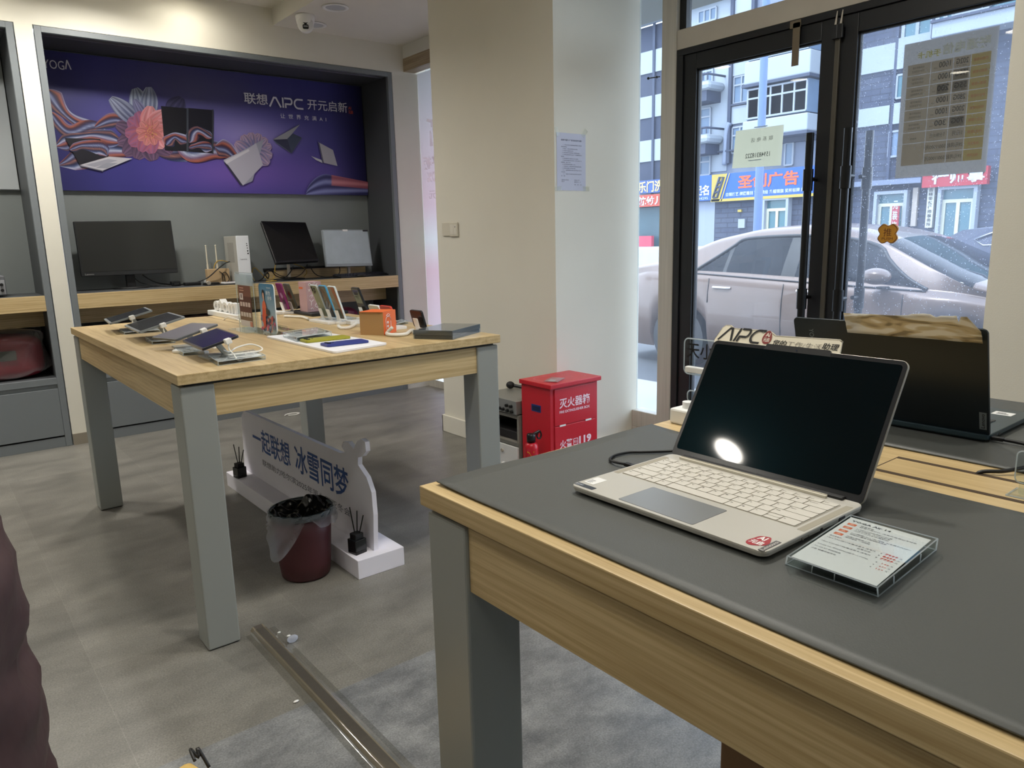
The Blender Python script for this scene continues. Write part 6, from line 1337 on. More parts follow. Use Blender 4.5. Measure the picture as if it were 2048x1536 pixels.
# ---- seated person at the left edge
q = thing('person', 'person in a dark maroon quilted coat sitting at the left edge, turned away', 'person', (-.19, .84, 0))
def skinmesh(name, verts, edges, radii, m, parent, sub=2):
    me = bpy.data.meshes.new(name); im = Matrix.Translation(-q.location); me.from_pydata([tuple(im @ Vector(v)) for v in verts], edges, []); me.materials.append(m)
    o = bpy.data.objects.new(name, me); COL.objects.link(o); o.parent = parent
    md = o.modifiers.new('k', 'SKIN')
    for i, r in enumerate(radii): me.skin_vertices[0].data[i].radius = (r, r) if not isinstance(r, tuple) else r
    me.skin_vertices[0].data[0].use_root = True; md.use_smooth_shade = True
    s = o.modifiers.new('s', 'SUBSURF'); s.levels = sub; s.render_levels = sub; return o
px_, py_ = -.178, .86
BV = [(px_, py_, .50), (px_, py_, .68), (px_+.01, py_, .86), (px_+.01, py_, 1.0), (px_-.01, py_, 1.08), (px_-.03, py_, 1.17), (px_-.035, py_, 1.25),
      (px_+.01, py_+.17, .98), (px_-.02, py_+.22, .74), (px_-.24, py_+.17, .66), (px_-.33, py_+.15, .655),
      (px_+.01, py_-.17, .98), (px_-.02, py_-.22, .74), (px_-.24, py_-.17, .66), (px_-.33, py_-.15, .655),
      (px_-.05, py_+.10, .49), (px_-.44, py_+.12, .50), (px_-.46, py_+.12, .12), (px_-.56, py_+.13, .05), (px_-.05, py_-.10, .49), (px_-.44, py_-.12, .50), (px_-.46, py_-.12, .12), (px_-.56, py_-.13, .05)]
BE = [(0, 1), (1, 2), (2, 3), (3, 4), (4, 5), (5, 6), (3, 7), (7, 8), (8, 9), (9, 10), (3, 11), (11, 12), (12, 13), (13, 14), (0, 15), (15, 16), (16, 17), (17, 18), (0, 19), (19, 20), (20, 21), (21, 22)]
BR = [.13, .12, .13, .09, .055, .085, .08, .05, .042, .032, .03, .05, .042, .032, .03, .08, .06, .045, .035, .08, .06, .045, .035]
m_skin = mat('skin', (206, 160, 132), .5); skinmesh('body', BV, BE, BR, m_skin, q)
for sgn in (1, -1):
    for k, (dy, ln_) in enumerate(((-.025, .06), (-.008, .07), (.01, .066), (.026, .052))):
        hx, hy, hz = px_-.35, py_+sgn*.15+dy, .65; skinmesh('finger', [(hx, hy, hz), (hx-ln_*.5, hy, hz+.004), (hx-ln_, hy, hz-.015)], [(0, 1), (1, 2)], [.0095, .009, .007], m_skin, q, 1)
    hx, hy = px_-.32, py_+sgn*.12; skinmesh('thumb', [(hx, hy, .655), (hx-.03, hy-sgn*.02, .655), (hx-.055, hy-sgn*.022, .645)], [(0, 1), (1, 2)], [.011, .010, .008], m_skin, q, 1)
m_coat = mat('maroon_coat', (70, 48, 49), .55, var=.10, vscale=14, bump=.25, bscale=18)
b = MB(m_coat)
def coat(u, v):
    a = 2*pi*u; z = .46+.60*v
    puff = abs(sin(pi*((z-.46)/.118+.25*sin(3*a))))**.5
    rx = (.225 if v < .75 else .225*sqrt(max(0.02, 1-((v-.75)/.27)**2)))*(.955+.045*puff)+.014*noise.noise(Vector((cos(a)*3, sin(a)*3, z*22)))
    ry = rx*1.10; rx += .035*max(0, .62-v)
    return (px_+rx*cos(a), py_+ry*sin(a), z+.006*noise.noise(Vector((cos(a)*4, sin(a)*4, z*9))))
b.grid(coat, 72, 60); b.build('coat', q)
skinmesh('coat_sleeve', [(px_+.01, py_+.2, .93), (px_, py_+.25, .74), (px_-.22, py_+.19, .67)], [(0, 1), (1, 2)], [.09, .08, .065], m_coat, q); skinmesh('coat_sleeve', [(px_+.01, py_-.2, .93), (px_, py_-.25, .74), (px_-.22, py_-.19, .67)], [(0, 1), (1, 2)], [.09, .08, .065], m_coat, q)
b = MB(m_coat); b.lathe([(.075, 0), (.085, .03), (.075, .07), (.065, .07), (.06, 0)], 28, T(px_-.005, py_, 1.0)); b.build('collar', q)
m_trs = mat('dark_trousers', (34, 34, 40), .7)
skinmesh('trousers', [(px_, py_, .51), (px_-.05, py_+.11, .50), (px_-.44, py_+.12, .51), (px_-.46, py_+.12, .14), (px_-.05, py_-.11, .50), (px_-.44, py_-.12, .51), (px_-.46, py_-.12, .14)], [(0, 1), (1, 2), (2, 3), (0, 4), (4, 5), (5, 6)], [.15, .105, .085, .065, .105, .085, .065], m_trs, q)
for sgn in (1, -1):
    b = MB(m_blkm); b.ball((px_-.52, py_+sgn*.125, .045), .13, .05, .045, 14); b.build('shoe', q)
hc = Vector((px_-.035, py_, 1.20)); b = MB(mat('black_hair', (22, 18, 18), .5, bump=.3, bscale=120))
def hair(u, v): a = 2*pi*u; c = pi*(.5-v*.62); rr_ = .108; x = rr_*cos(c)*cos(a); 
hb = MB(MATS['black_hair'])
def hairf(u, v):
    a = 2*pi*u; c = pi*.5-v*pi*(.60 if cos(a) > -.2 else .34); return (hc.x+.105*cos(c)*cos(a), hc.y+.092*cos(c)*sin(a), hc.z+.02+.11*sin(c))
hb.grid(hairf, 32, 14); hb.build('hair', q)
b = MB(m_skin); b.ball((hc.x-.098, hc.y, hc.z-.01), .018, .012, .02, 10); b.build('nose', q)
for sgn in (1, -1):
    b = MB(m_white); b.ball((hc.x-.083, hc.y+sgn*.032, hc.z+.012), .010, .013, .010, 10); e_ = b.build('eye', q)
    b = MB(m_blk); b.ball((hc.x-.091, hc.y+sgn*.032, hc.z+.012), .005, .006, .006, 8); b.build('pupil', e_)
    b = MB(m_skin); b.ball((hc.x, hc.y+sgn*.09, hc.z), .018, .008, .028, 10); b.build('ear', q)
b = MB(mat('lips', (170, 90, 84), .5)); b.ball((hc.x-.088, hc.y, hc.z-.045), .008, .022, .006, 10); b.build('mouth', q)
q = thing('round_stool', 'black stool under the seated person', 'stool', (px_, py_, 0))
b = MB(m_blk); b.cyl((px_, py_, .35), (px_, py_, .388), .17, n=32); b.build('seat', q, bevel=.008)
for k in range(4):
    a = pi/4+k*pi/2; MB(m_blk).cyl((px_+.16*cos(a), py_+.16*sin(a), 0), (px_+.12*cos(a), py_+.12*sin(a), .35), .012, n=10).build('leg', q)
# ============================================================ OUTSIDE
GZ = -.2
m_side = mat('pale_paving', (170, 170, 168), .8, var=.1, vscale=3); m_road = mat('asphalt', (84, 86, 90), .85, var=.1, vscale=4)
struct(MB(m_side).box(3.34, -30, -.3, 5.2, 60, -.12).build('pavement')); struct(MB(m_road).box(5.2, -30, -.4, 24, 70, GZ).build('street'))
struct(MB(m_side).box(24, -30, -.4, 30, 80, .55).build('far_pavement'))
b = MB(m_conc); b.box(3.501, -4, 2.63, 4.2, 9, 2.95); struct(b.build('overhang'))
struct(MB(m_conc).box(3.345, -4, 2.63, 3.5, 9, 3.0).build('facade_beam'))
# ---- parked car
q = thing('parked_car', 'beige grey sedan parked right outside the shop doors', 'car', (7.1, 3.75, GZ))
m_car = mat('car_champagne', (104, 86, 77), .35, metal=.2, coat=.5, var=.03); m_cgl = mat('car_glass', (16, 20, 26), .05, spec=.2); m_trim = mat('car_black_trim', (26, 27, 30), .4)
REAR = 6.05
def interp(tab, s):
    for (a, b_) in zip(tab, tab[1:]):
        if s <= b_[0]: t = (s-a[0])/(b_[0]-a[0]); t = t*t*(3-2*t) if False else t; return a[1]+(b_[1]-a[1])*t
    return tab[-1][1]
def smooth(tab, s): return (interp(tab, max(tab[0][0], s-.07))+interp(tab, s)*2+interp(tab, min(tab[-1][0], s+.07)))/4
top = [(0, .78), (.06, 1.02), (.5, 1.10), (.75, 1.13), (1.0, 1.22), (1.35, 1.36), (1.8, 1.445), (2.3, 1.465), (2.80, 1.425), (3.08, 1.345), (3.5, 1.14), (3.85, .99), (4.15, .93), (4.45, .84), (4.58, .62)]
belt = [(0, .72), (.1, .90), (.6, 1.0), (1.3, 1.0), (2.3, .955), (3.3, .915), (3.75, .90), (4.2, .82), (4.5, .70), (4.58, .58)]
halfw = [(0, .66), (.15, .80), (.6, .87), (1.3, .895), (2.5, .90), (3.6, .885), (4.2, .80), (4.5, .64), (4.58, .5)]
roofw = [(0, .62), (.1, .74), (.6, .76), (.9, .72), (1.35, .60), (1.8, .57), (2.75, .58), (3.1, .64), (3.6, .74), (3.75, .80), (4.2, .74), (4.5, .6), (4.58, .48)]
WH = (1.08, 3.72); ZR = .33
def zlow(s):
    z = .20
    for w in WH:
        d = abs(s-w)
        if d < .37: z = max(z, sqrt(.37**2-d*d)+.31)
    return z
NS = 230; CX = 7.1; RW_ = 14
b = MB(m_car, m_cgl, m_trim); secs = []
def side(s, k):
    """point on the cabin side: k = 0 at the belt line, 1 at the roof edge"""
    hwd = smooth(halfw, s); rw = min(smooth(roofw, s), hwd*.97); tz = smooth(top, s); bz = min(smooth(belt, s), tz-.02)
    zr_ = tz-.055 if tz-bz > .1 else tz-.012
    w_ = hwd*.915+(rw+.01-hwd*.915)*(k*.85+.15*k*k); return w_, bz+.01+(zr_-bz-.01)*k
for k in range(NS+1):
    s = 4.58*k/NS; y = REAR-s; hwd = smooth(halfw, s); rw = min(smooth(roofw, s), hwd*.97); tz = smooth(top, s); bz = min(smooth(belt, s), tz-.02); zl = min(zlow(s), bz-.05)
    prof = [(hwd*.90, zl), (hwd*.97, zl+(bz-zl)*.2), (hwd*1.0, zl+(bz-zl)*.5), (hwd*.99, zl+(bz-zl)*.78), (hwd*.965, bz-.03), (hwd*.93, bz)]+[side(s, i/RW_) for i in range(RW_+1)]+[(rw-.04, tz-.02 if tz-bz > .1 else tz-.006), (rw*.5, tz+.0), (0, tz+.012)]
    secs.append([(CX-h_, y, z+GZ) for h_, z in prof]+[(CX+h_, y, z+GZ) for h_, z in prof[-2::-1]])
np_ = len(secs[0]); V = [p for s_ in secs for p in s_]; NP = 6+RW_+1+3
F = []; MI = []
for k in range(NS):
    s = 4.58*(k+.5)/NS
    for i in range(np_-1):
        j = i if i < NP-1 else np_-2-i; mi = 0
        if 6 <= j < 6+RW_:
            fr = (j-6+.5)/RW_; lo = 1.22+.50*fr**1.2; hi = 3.53-.55*fr
            if lo < s < hi and .04 < fr < .93: mi = 2 if (2.22 < s < 2.34 or 1.57 < s < 1.61 or s-lo < .035 or hi-s < .035 or fr > .85) else 1
        if j >= 6+RW_ and 3.10 < s < 3.82: mi = 1
        if j >= 7+RW_ and .72 < s < 1.30: mi = 1
        F.append((k*np_+i, (k+1)*np_+i, (k+1)*np_+i+1, k*np_+i+1)); MI.append(mi)
n0 = len(b.v); b.v += [tuple(p) for p in V]; b.f += [tuple(i+n0 for i in f) for f in F]; b.mi += MI; b.sm += [True]*len(F)
b.f.append(tuple(n0+i for i in range(np_))); b.mi.append(0); b.sm.append(False); b.f.append(tuple(n0+NS*np_+i for i in range(np_-1, -1, -1))); b.mi.append(0); b.sm.append(False)
b.build('car_body', q)
for w in WH:
    for sx in (-1, 1):
        xo = CX+sx*.87; xi = CX+sx*.66
        t = MB(m_trim); t.cyl((xi, REAR-w, GZ+ZR), (xo, REAR-w, GZ+ZR), .325, n=36); tb = t.build('wheel', q, bevel=.02)
        t = MB(mat('alloy', (170, 172, 176), .3, metal=.7)); t.cyl((xo, REAR-w, GZ+ZR), (xo+sx*.008, REAR-w, GZ+ZR), .205, n=30); t.build('hub_cap', tb)
b = MB(m_trim)
def skinp(s, zz, off=.004):
    hwd = smooth(halfw, s); bz = min(smooth(belt, s), smooth(top, s)-.02); zl = min(.20, bz); f = (zz-zl)/(bz-zl); w = hwd*(.90+.35*f if f < .2 else (.97+(f-.2)*.1 if f < .5 else (1.0-(f-.5)*.036 if f < .78 else .99-(f-.78)*.14))); return (CX-min(w, hwd)-off+.001, REAR-s, zz+GZ)
b.tube([skinp(2.28, z) for z in (.93, .8, .6, .4, .25)], .004, n=5, sub=2); b.tube([skinp(3.33+.02*sin(z*3), z) for z in (.88, .8, .6, .4, .25)], .004, n=5, sub=2); b.tube([skinp(1.46-.5*max(0, .62-z)*0, z) for z in (.96, .8, .72)], .004, n=5, sub=2)
b.tube([(CX-smooth(halfw, s)*.93-.004, REAR-s, smooth(belt, s)+GZ+.004) for s in (1.28, 1.6, 2.0, 2.4, 2.8, 3.2, 3.50)], .007, n=6, sub=2)
def sp_(s, k): w_, z_ = side(s, k); return (CX-w_-.001, REAR-s, z_+GZ)
b.tube([sp_(1.225+.50*f**1.2, f) for f in (.04, .2, .4, .6, .8, .9)]+[sp_(s, .9) for s in (1.8, 2.1, 2.4, 2.7)]+[sp_(3.525-.55*f, f) for f in (.9, .7, .5, .3, .1, .04)], .017, n=6, sub=3)
b.build('door_seams', q)
for s in (1.62, 2.52):
    p = skinp(s, .875, .018); b = MB(mat('car_handle', (206, 196, 190), .3, metal=.4)); b.tube([(p[0]+.014, p[1]+.10, p[2]), (p[0], p[1]+.07, p[2]), (p[0]-.002, p[1], p[2]), (p[0], p[1]-.07, p[2]-.002), (p[0]+.014, p[1]-.10, p[2]-.002)], .013, n=8); b.build('door_handle', q)
p = skinp(3.17, .93, 0); b = MB(m_car); b.ball((p[0]-.13, p[1]-.0, p[2]+.10), .085, .12, .068, 20); b.build('wing_mirror', q)
b = MB(m_trim); b.box(p[0]-.10, p[1]-.05, p[2]-.005, p[0]+.03, p[1]+.03, p[2]+.012); b.build('mirror_foot', q, bevel=.008)
b = MB(m_trim); b.tube([(CX-.55, REAR-3.74, GZ+1.012), (CX-.2, REAR-3.73, GZ+1.03), (CX+.2, REAR-3.70, GZ+1.035)], .012, n=6); b.ball((CX+.12, REAR-3.72, GZ+1.035), .035, .03, .02, 8); b.build('wiper', q)
b = MB(mat('seat_dark', (60, 60, 66), .8)); b.tube([(CX-.62, REAR-1.62, GZ+1.0), (CX-.6, REAR-1.75, GZ+1.10), (CX-.6, REAR-1.95, GZ+1.13), (CX-.62, REAR-2.1, GZ+1.05)], .03, n=8); b.build('headrest', q)
# rear light of a second dark car across the road
q = thing('parked_car', 'dark blue car parked across the street at the right', 'car', (14.5, 4.6, GZ))
b = MB(mat('car_navy', (40, 46, 66), .25, metal=.3, coat=.5), mat('car_glass', (58, 70, 84), .08))
pr = [(0, .45), (.02, .80), (.25, .92), (.9, 1.0), (1.5, 1.33), (2.3, 1.40), (3.2, 1.35), (3.9, 1.0), (4.5, .8), (4.6, .45)]
P0 = onx(1893, 500, 14.5).y
V = []; ws = [(-.88, .0), (-.86, 1), (.86, 1), (.88, 0)]
pp = [(s, z) for s, z in pr]
for x_, k_ in ((-.88, .42), (-.84, 1), (-.62, 1), (.62, 1), (.84, 1), (.88, .42)):
    for s, z in pp: V.append((15.3+x_, P0-s, GZ+.42+(z*(1.0 if abs(x_) < .7 else (k_ if k_ < 1 else min(1, .95/z))))-(.15 if k_ < 1 else 0)))
n_ = len(pp); b.add(V, [(j*n_+i, (j+1)*n_+i, (j+1)*n_+i+1, j*n_+i+1) for j in range(5) for i in range(n_-1)], None, True); b.build('car_body', q)
b = MB(mat('chrome_strip', (200, 204, 214), .2, metal=.8)); b.tube([(14.44, P0-.75, GZ+1.30), (14.44, P0-.45, GZ+1.18), (14.44, P0-.6, GZ+1.08), (14.44, P0-1.3, GZ+1.10)], .015, n=6, sub=1); b.build('light_outline', q)
for s in (.85, 3.7):
    for x_ in (14.55, 16.05): MB(m_trim).cyl((x_-.1, P0-s, GZ+.33), (x_+.1, P0-s, GZ+.33), .33, n=28).build('wheel', q)
# a second pale car whose roof peeks over the first
# ---- buildings across the street
FX = 30.0
m_bw = mat('facade_white', (144, 152, 162), .8, var=.06, vscale=.8); m_bg = mat('facade_pale_grey', (108, 116, 134), .85, var=.06, vscale=.6)
m_bs = mat('facade_slate', (46, 53, 72), .8, var=.08, vscale=1.5); m_line = mat('facade_dark_line', (52, 60, 80), .7); m_wf = mat('window_frame_white', (134, 141, 152), .5); m_wg = mat('far_window_glass', (92, 112, 136), .3, spec=.4, var=.25, vscale=1.2)
m_wgt = mat('far_window_teal', (44, 92, 104), .25, spec=.7, var=.3, vscale=1.5)
def brickslate():
    m = bpy.data.materials.new('slate_brick'); m.use_nodes = True; N = m.node_tree.nodes; K = m.node_tree.links; b = N['Principled BSDF']; b.inputs['Roughness'].default_value = .85
    tc = N.new('ShaderNodeTexCoord'); mp = N.new('ShaderNodeMapping'); mp.inputs['Rotation'].default_value = (pi/2, 0, pi/2); K.new(tc.outputs['Object'], mp.inputs[0])
    sx = N.new('ShaderNodeSeparateXYZ'); cb = N.new('ShaderNodeCombineXYZ'); K.new(tc.outputs['Object'], sx.inputs[0]); K.new(sx.outputs['Y'], cb.inputs['X']); K.new(sx.outputs['Z'], cb.inputs['Y'])
    br = N.new('ShaderNodeTexBrick'); K.new(cb.outputs[0], br.inputs['Vector']); br.inputs['Scale'].default_value = 1; br.inputs['Brick Width'].default_value = .7; br.inputs['Row Height'].default_value = .22; br.inputs['Mortar Size'].default_value = .02
    br.inputs['Color1'].default_value = L((54, 60, 78)); br.inputs['Color2'].default_value = L((66, 72, 88)); br.inputs['Mortar'].default_value = L((42, 47, 62)); K.new(br.outputs['Color'], b.inputs['Base Color']); return m
m_sb = brickslate()
def B2(px, py, X=FX): p = onx(px, py, X); return p.y, p.z
def fbox(B, pxl, pyt, pxr, pyb, d0, d1, X=FX, ref=None):
    """block on the facade between two sight lines: left/right edge, top/bottom"""
    xm = (pxl+pxr)/2; ya = onx(pxl, pyt, X).y; yb = onx(pxr, pyt, X).y; zt = onx(xm, (pyt), X).z; zb = onx(xm, pyb, X).z
    B.box(X-d1, yb, zb, X-d0, ya, zt)
Y = lambda px: onx(px, 300, FX).y
def Zp(px, py): return onx(px, py, FX).z
b_left = thing('apartment_block', 'white and slate apartment block across the street, seen through the left pane', 'building', (FX, 35, .5))
b_mid = thing('apartment_block', 'pale apartment block with balconies and bay windows across the street', 'building', (FX, 22, .5))
b_right = thing('apartment_block', 'slate brick block with white panels across the street, right of the doors', 'building', (FX, 12, .5))
def wall(parent, y0, y1, z0, z1, m, name='wall', d=0, th=4): MB(m).box(FX-d, y0, z0, FX-d+th, y1, z1).build(name, parent)
def window(parent, y0, y1, z0, z1, d=0, nv=2, nh=1, glass=None, fr=.07, name='window'):
    b = MB(m_wf); X = FX-d
    for y in [y0+(y1-y0)*k/nv for k in range(nv+1)]: b.box(X-.10, y-fr/2, z0, X-.02, y+fr/2, z1)
    for z in [z0, z1]+([z0+(z1-z0)*.68] if nh > 1 else []): b.box(X-.101, y0, z-fr/2, X-.021, y1, z+fr/2)
    f = b.build(name, parent); g = MB(glass or m_wg); g.box(X-.05, y0, z0, X-.015, y1, z1); g.build('pane', f)
# left block
LY0 = Y(1345); LY1 = Y(1262)+6
wall(b_left, LY0, LY1, .5, Zp(1300, 52), m_bs)
zt = Zp(1290, 53); MB(m_bw).box(FX-.5, LY0, zt-.0, FX, LY1, zt+.55).build('cornice', b_left)
fl = Zp(1285, 109)-Zp(1285, 198)   # storey height
ya, yb = Y(1308), Y(1276)
for k in range(4):
    z1 = Zp(1290, 105)-k*fl; z0 = z1-fl*.49
    MB(m_bw).box(FX-.06, ya+.06, z0, FX-.005, LY1, z1).build('white_panel', b_left); MB(m_bw).box(FX-.06, LY0, z0, FX-.005, ya-.06, z1).build('white_panel', b_left)
    if k < 4: window(b_left, LY0+.2, ya-.75, z1+fl*.03, z1+fl*.44, 0, 2)
MB(m_line).box(FX-.12, ya-.07, .5, FX-.061, ya+.07, zt).build('downpipe', b_left)
def shopsign(parent, label_name, ya, yb, z0, z1, col, items, X=FX-.6, name='sign', th=.25):
    q = thing(name, label_name, 'shop sign', (X, (ya+yb)/2, z0)); MB(col).box(X, ya, z0, X+th, yb, z1).build('sign_board', q)
    for (s_, yl_, z_, w_, h_, m_, bold) in items:
        b = MB(m_); b.text(s_, frame((X-.02, yl_, z_), (0, -1, 0), (0, 0, 1)), w=w_, h=h_, bold=bold, res=2); b.build('lettering', q)
    return q
m_blue = mat('sign_blue', (24, 76, 160), .5, var=.05, vscale=1); m_blue2 = mat('sign_blue_dusty', (46, 74, 128), .5); m_orl = mat('sign_orange', (196, 80, 36), .5); m_yl = mat('sign_yellow', (160, 140, 60), .5); m_sw = mat('sign_white_letters', (176, 184, 196), .5); m_sred = mat('sign_red', (150, 26, 38), .5); m_sor = mat('sign_coral', (160, 62, 44), .5); m_gold = mat('sign_gold', (214, 184, 116), .5)
XS = FX-.6
def sy(px, py=370): return onx(px, py, XS).y
def sz(px, py): return onx(px, py, XS).z
shopsign(b_left, 'blue shop sign with gold characters in the left pane', sy(1340), sy(1262), sz(1300, 386), sz(1300, 360), m_blue2, [('乐门洗', sy(1277), sz(1290, 385), sy(1277)-sy(1326), sz(1290, 362)-sz(1290, 384), m_gold, .02)])
shopsign(b_left, 'coral shop sign with white characters below the blue one in the left pane', sy(1340), sy(1262), sz(1300, 413), sz(1300, 389), m_sor, [('航幼儿', sy(1276), sz(1290, 411), sy(1276)-sy(1328), sz(1290, 392)-sz(1290, 410), m_sw, .03)])
wall(b_left, LY0, LY1, .5, sz(1300, 414), mat('shopfront_dark_teal', (50, 74, 84), .4, var=.4, vscale=.9), 'shopfront', .3, .3)
b = MB(mat('banner_red', (176, 52, 74), .5)); b.box(FX-.9, sy(1312), .56, FX-.7, sy(1255), sz(1290, 472)); tag(b.build('red_banner'), 'red street banner standing before the left shopfront', 'banner')
# middle block: wall, dark pilasters, balconies, bays
MY0, MY1 = Y(1660), Y(1345)
wall(b_mid, MY0, MY1, .5, 14.5, m_bg)
wall(b_mid, Y(1455), MY1, Zp(1420, 345), 14.5, m_bw, 'render_panel', .05, .05)
for px in (1461, 1501): MB(m_line).box(FX-.22, Y(px+3), Zp(1480, 325), FX, Y(px-3), 14.4).build('pilaster', b_mid)
for zt_px, zb_px, kind in ((0, 40, 'p'), (78, 151, 'p'), (153, 206, 'w'), (212, 247, 'p'), (254, 305, 'w'), (52, 76, 'w')):
    z1, z0 = Zp(1480, zt_px), Zp(1480, zb_px); y0_, y1_ = Y(1498), Y(1464)
    if kind == 'p': MB(m_bw).box(FX-.12, y0_, z0, FX-.01, y1_, z1).build('white_panel', b_mid)
    else: window(b_mid, y0_+.05, y1_-.05, z0, z1, 0, 2, 2)
MB(m_line).box(FX-.2, Y(1500), Zp(1480, 211), FX, Y(1463), Zp(1480, 207)).build('sill_band', b_mid)
for pt, pb_ in ((170, 188), (273, 291)):   # round balconies
    z1, z0 = Zp(1425, pt), Zp(1425, pb_); y0_, y1_ = Y(1449), Y(1388)
    o = MB(m_bw).box(FX-1.3, y0_, z0, FX, y1_, z1).build('balcony', b_mid, bevel=.25)
    MB(m_line).box(FX-1.1, y0_+.25, z0-.45, FX, y1_-.1, z0-.01).build('balcony_soffit', b_mid)
    r = MB(m_line); r.tube([(FX-1.25, y1_-.1, z1+.25), (FX-1.25, y0_+.1, z1+.25), (FX, y0_+.05, z1+.25)], .05, n=6, sub=1)
    for k in range(7): r.cyl((FX-1.25, y0_+.1+(y1_-y0_-.2)*k/6, z1), (FX-1.25, y0_+.1+(y1_-y0_-.2)*k/6, z1+.25), .03, n=6)
    r.build('railing', b_mid)
window(b_mid, Y(1424), Y(1400), Zp(1412, 170), Zp(1412, 132), .05, 2, 2); window(b_mid, Y(1422), Y(1402), Zp(1412, 270), Zp(1412, 218), .05, 1, 2); window(b_mid, Y(1428), Y(1394), Zp(1410, 46), Zp(1410, 22), .05, 3, 1); window(b_mid, Y(1424), Y(1404), Zp(1412, 350), Zp(1412, 312), .05, 1, 2)
MB(m_bw).box(FX-.5, Y(1460), Zp(1400, 14), FX, MY1, Zp(1400, 4)).build('cornice', b_mid)
# bay window stack
BYa, BYb, bd = Y(1640), Y(1512), 1.1
for kind, pt, pb_ in (('p', 123, 168), ('w', 176, 238), ('p', 241, 274), ('w', 75, 121), ('p', 20, 66)):
    z1, z0 = Zp(1560, pt), Zp(1560, pb_)
    if kind == 'p': MB(m_bw).box(FX-bd, BYa, z0, FX, BYb, z1).build('bay_panel', b_mid, bevel=.05); MB(m_line).box(FX-bd-.08, BYa-.05, z0-.12, FX, BYb+.05, z0-.005).build('bay_ledge', b_mid)
    else:
        MB(m_wg).box(FX-bd+.15, BYa+.1, z0, FX, BYb-.1, z1).build('bay_glass', b_mid)
        window(b_mid, BYa+.15, BYb-.15, z0+.05, z1-.05, bd-.2, 5, 2, glass=m_wg)
window(b_mid, Y(1588), Y(1572), Zp(1580, 330), Zp(1580, 286), 0, 1, 1, glass=m_wg); MB(m_line).box(FX-.3, Y(1650), Zp(1590, 285), FX, Y(1545), Zp(1590, 276)).build('ledge', b_mid)
MB(m_line).box(FX-.25, Y(1500), Zp(1450, 305), FX, Y(1430), Zp(1450, 302)).build('cable_duct', b_mid)
b = MB(mat('downpipe_grey', (120, 130, 150), .6)); b.tube([(FX-.15, Y(1462), Zp(1462, 246)), (FX-.15, Y(1456), Zp(1456, 270)), (FX-.15, Y(1454), Zp(1454, 330))], .12, n=8); b.build('downpipe', b_mid)
shopsign(b_mid, 'blue shop sign fragment with white characters at the left edge of the door', sy(1422.5), sy(1350), sz(1400, 402), sz(1400, 352), m_blue, [('起名', sy(1389), sz(1400, 392), sy(1389)-sy(1419), sz(1400, 369)-sz(1400, 390), m_sw, .03), ('534295', sy(1394), sz(1400, 400), sy(1394)-sy(1417), .12, m_sw, 0)])
zt1, zb1 = sz(1530, 340), sz(1530, 397)
sg = shopsign(b_mid, 'wide blue shop sign with orange characters and yellow end seen through the left door', sy(1650), sy(1423), zb1, zt1, m_blue,
   [('圣创广告', sy(1476), sz(1540, 374), sy(1476)-sy(1597), sz(1540, 343)-sz(1540, 372), m_orl, .03), ('白钢技艺 牌匾雕刻 写真喷绘 条幅锦旗 奖杯标牌 灯箱', sy(1453), sz(1530, 388), sy(1453)-sy(1618), sz(1530, 379)-sz(1530, 387), m_sw, .01)])
MB(m_yl).box(XS-.03, sy(1650), zb1-.02, XS-.001, sy(1423), zb1+.10).build('yellow_border', sg)
b = MB(m_yl); b.add([(XS-.03, sy(1424), zb1), (XS-.03, sy(1440), zb1), (XS-.03, sy(1455), zt1), (XS-.03, sy(1424), zt1)], [(0, 1, 2, 3)]); b.add([(XS-.03, sy(1443), zb1), (XS-.03, sy(1445), zb1), (XS-.03, sy(1460), zt1), (XS-.03, sy(1458), zt1)], [(0, 1, 2, 3)]); b.build('yellow_end', sg)
b = MB(m_line)
for pts in ([(1428, 395), (1436, 395), (1448, 355), (1440, 355), (1428, 395)], [(1432, 385), (1440, 383)], [(1435, 375), (1443, 373)], [(1437, 366), (1445, 364)]):
    b.tube([(XS-.05, sy(px), sz(1435, py)) for px, py in pts], .05, n=5, sub=1)
b.build('logo_mark', sg)
wall(b_mid, MY0, Y(1442), .5, sz(1530, 398), m_sb, 'brick_ground_floor', .3, .3); wall(b_mid, Y(1441), MY1, .5, sz(1400, 403), mat('shopfront_grey', (126, 134, 150), .6), 'shopfront', .3, .3)
def entrance(parent, y0, y1, z1, glass, X=FX-.3, z0=.56):
    b = MB(m_wf); b.box(X-.3, y0-.12, z0, X, y0, z1+.12); b.box(X-.3, y1, z0, X, y1+.12, z1+.12); b.box(X-.3, y0, z1, X, y1, z1+.12); f = b.build('entrance', parent)
    MB(glass).box(X-.06, y0, z0, X-.01, y1, z1).build('door_glass', f)
    b = MB(mat('entrance_trim', (178, 178, 160), .5)); zc = z0+(z1-z0)*.76; ym = (y0+y1)/2; b.box(X-.12, y0, zc, X-.065, y1, zc+.12)
    for y in (y0+.05, ym, y1-.05): b.box(X-.12, y-.06, z0, X-.065, y+.06, zc)
    b.build('door_bars', f)
entrance(b_mid, Y(1592), Y(1549), Zp(1570, 400), m_wgt)
q = thing('notice_board', 'white notice board on the slate wall beneath the blue sign', 'notice', (XS, sy(1516), 1)); MB(m_sw).box(FX-.42, sy(1523, 420), sz(1516, 448), FX-.32, sy(1506, 420), sz(1516, 420)).build('board', q)
b = MB(m_line); 
for k in range(3): b.tube([(FX-.44, sy(1510+3*k, 420), sz(1516, 442-6*k)), (FX-.44, sy(1515+2*k, 420), sz(1516, 436-6*k)), (FX-.44, sy(1520, 420), sz(1516, 434-5*k))], .02, n=5)
b.build('drawing', q)
b = MB(m_wf); b.box(FX-.40, sy(1484, 440), sz(1478, 456), FX-.31, sy(1471, 440), sz(1478, 438)); tag(b.build('vent_grille'), 'small pale framed vent low on the slate wall', 'vent')
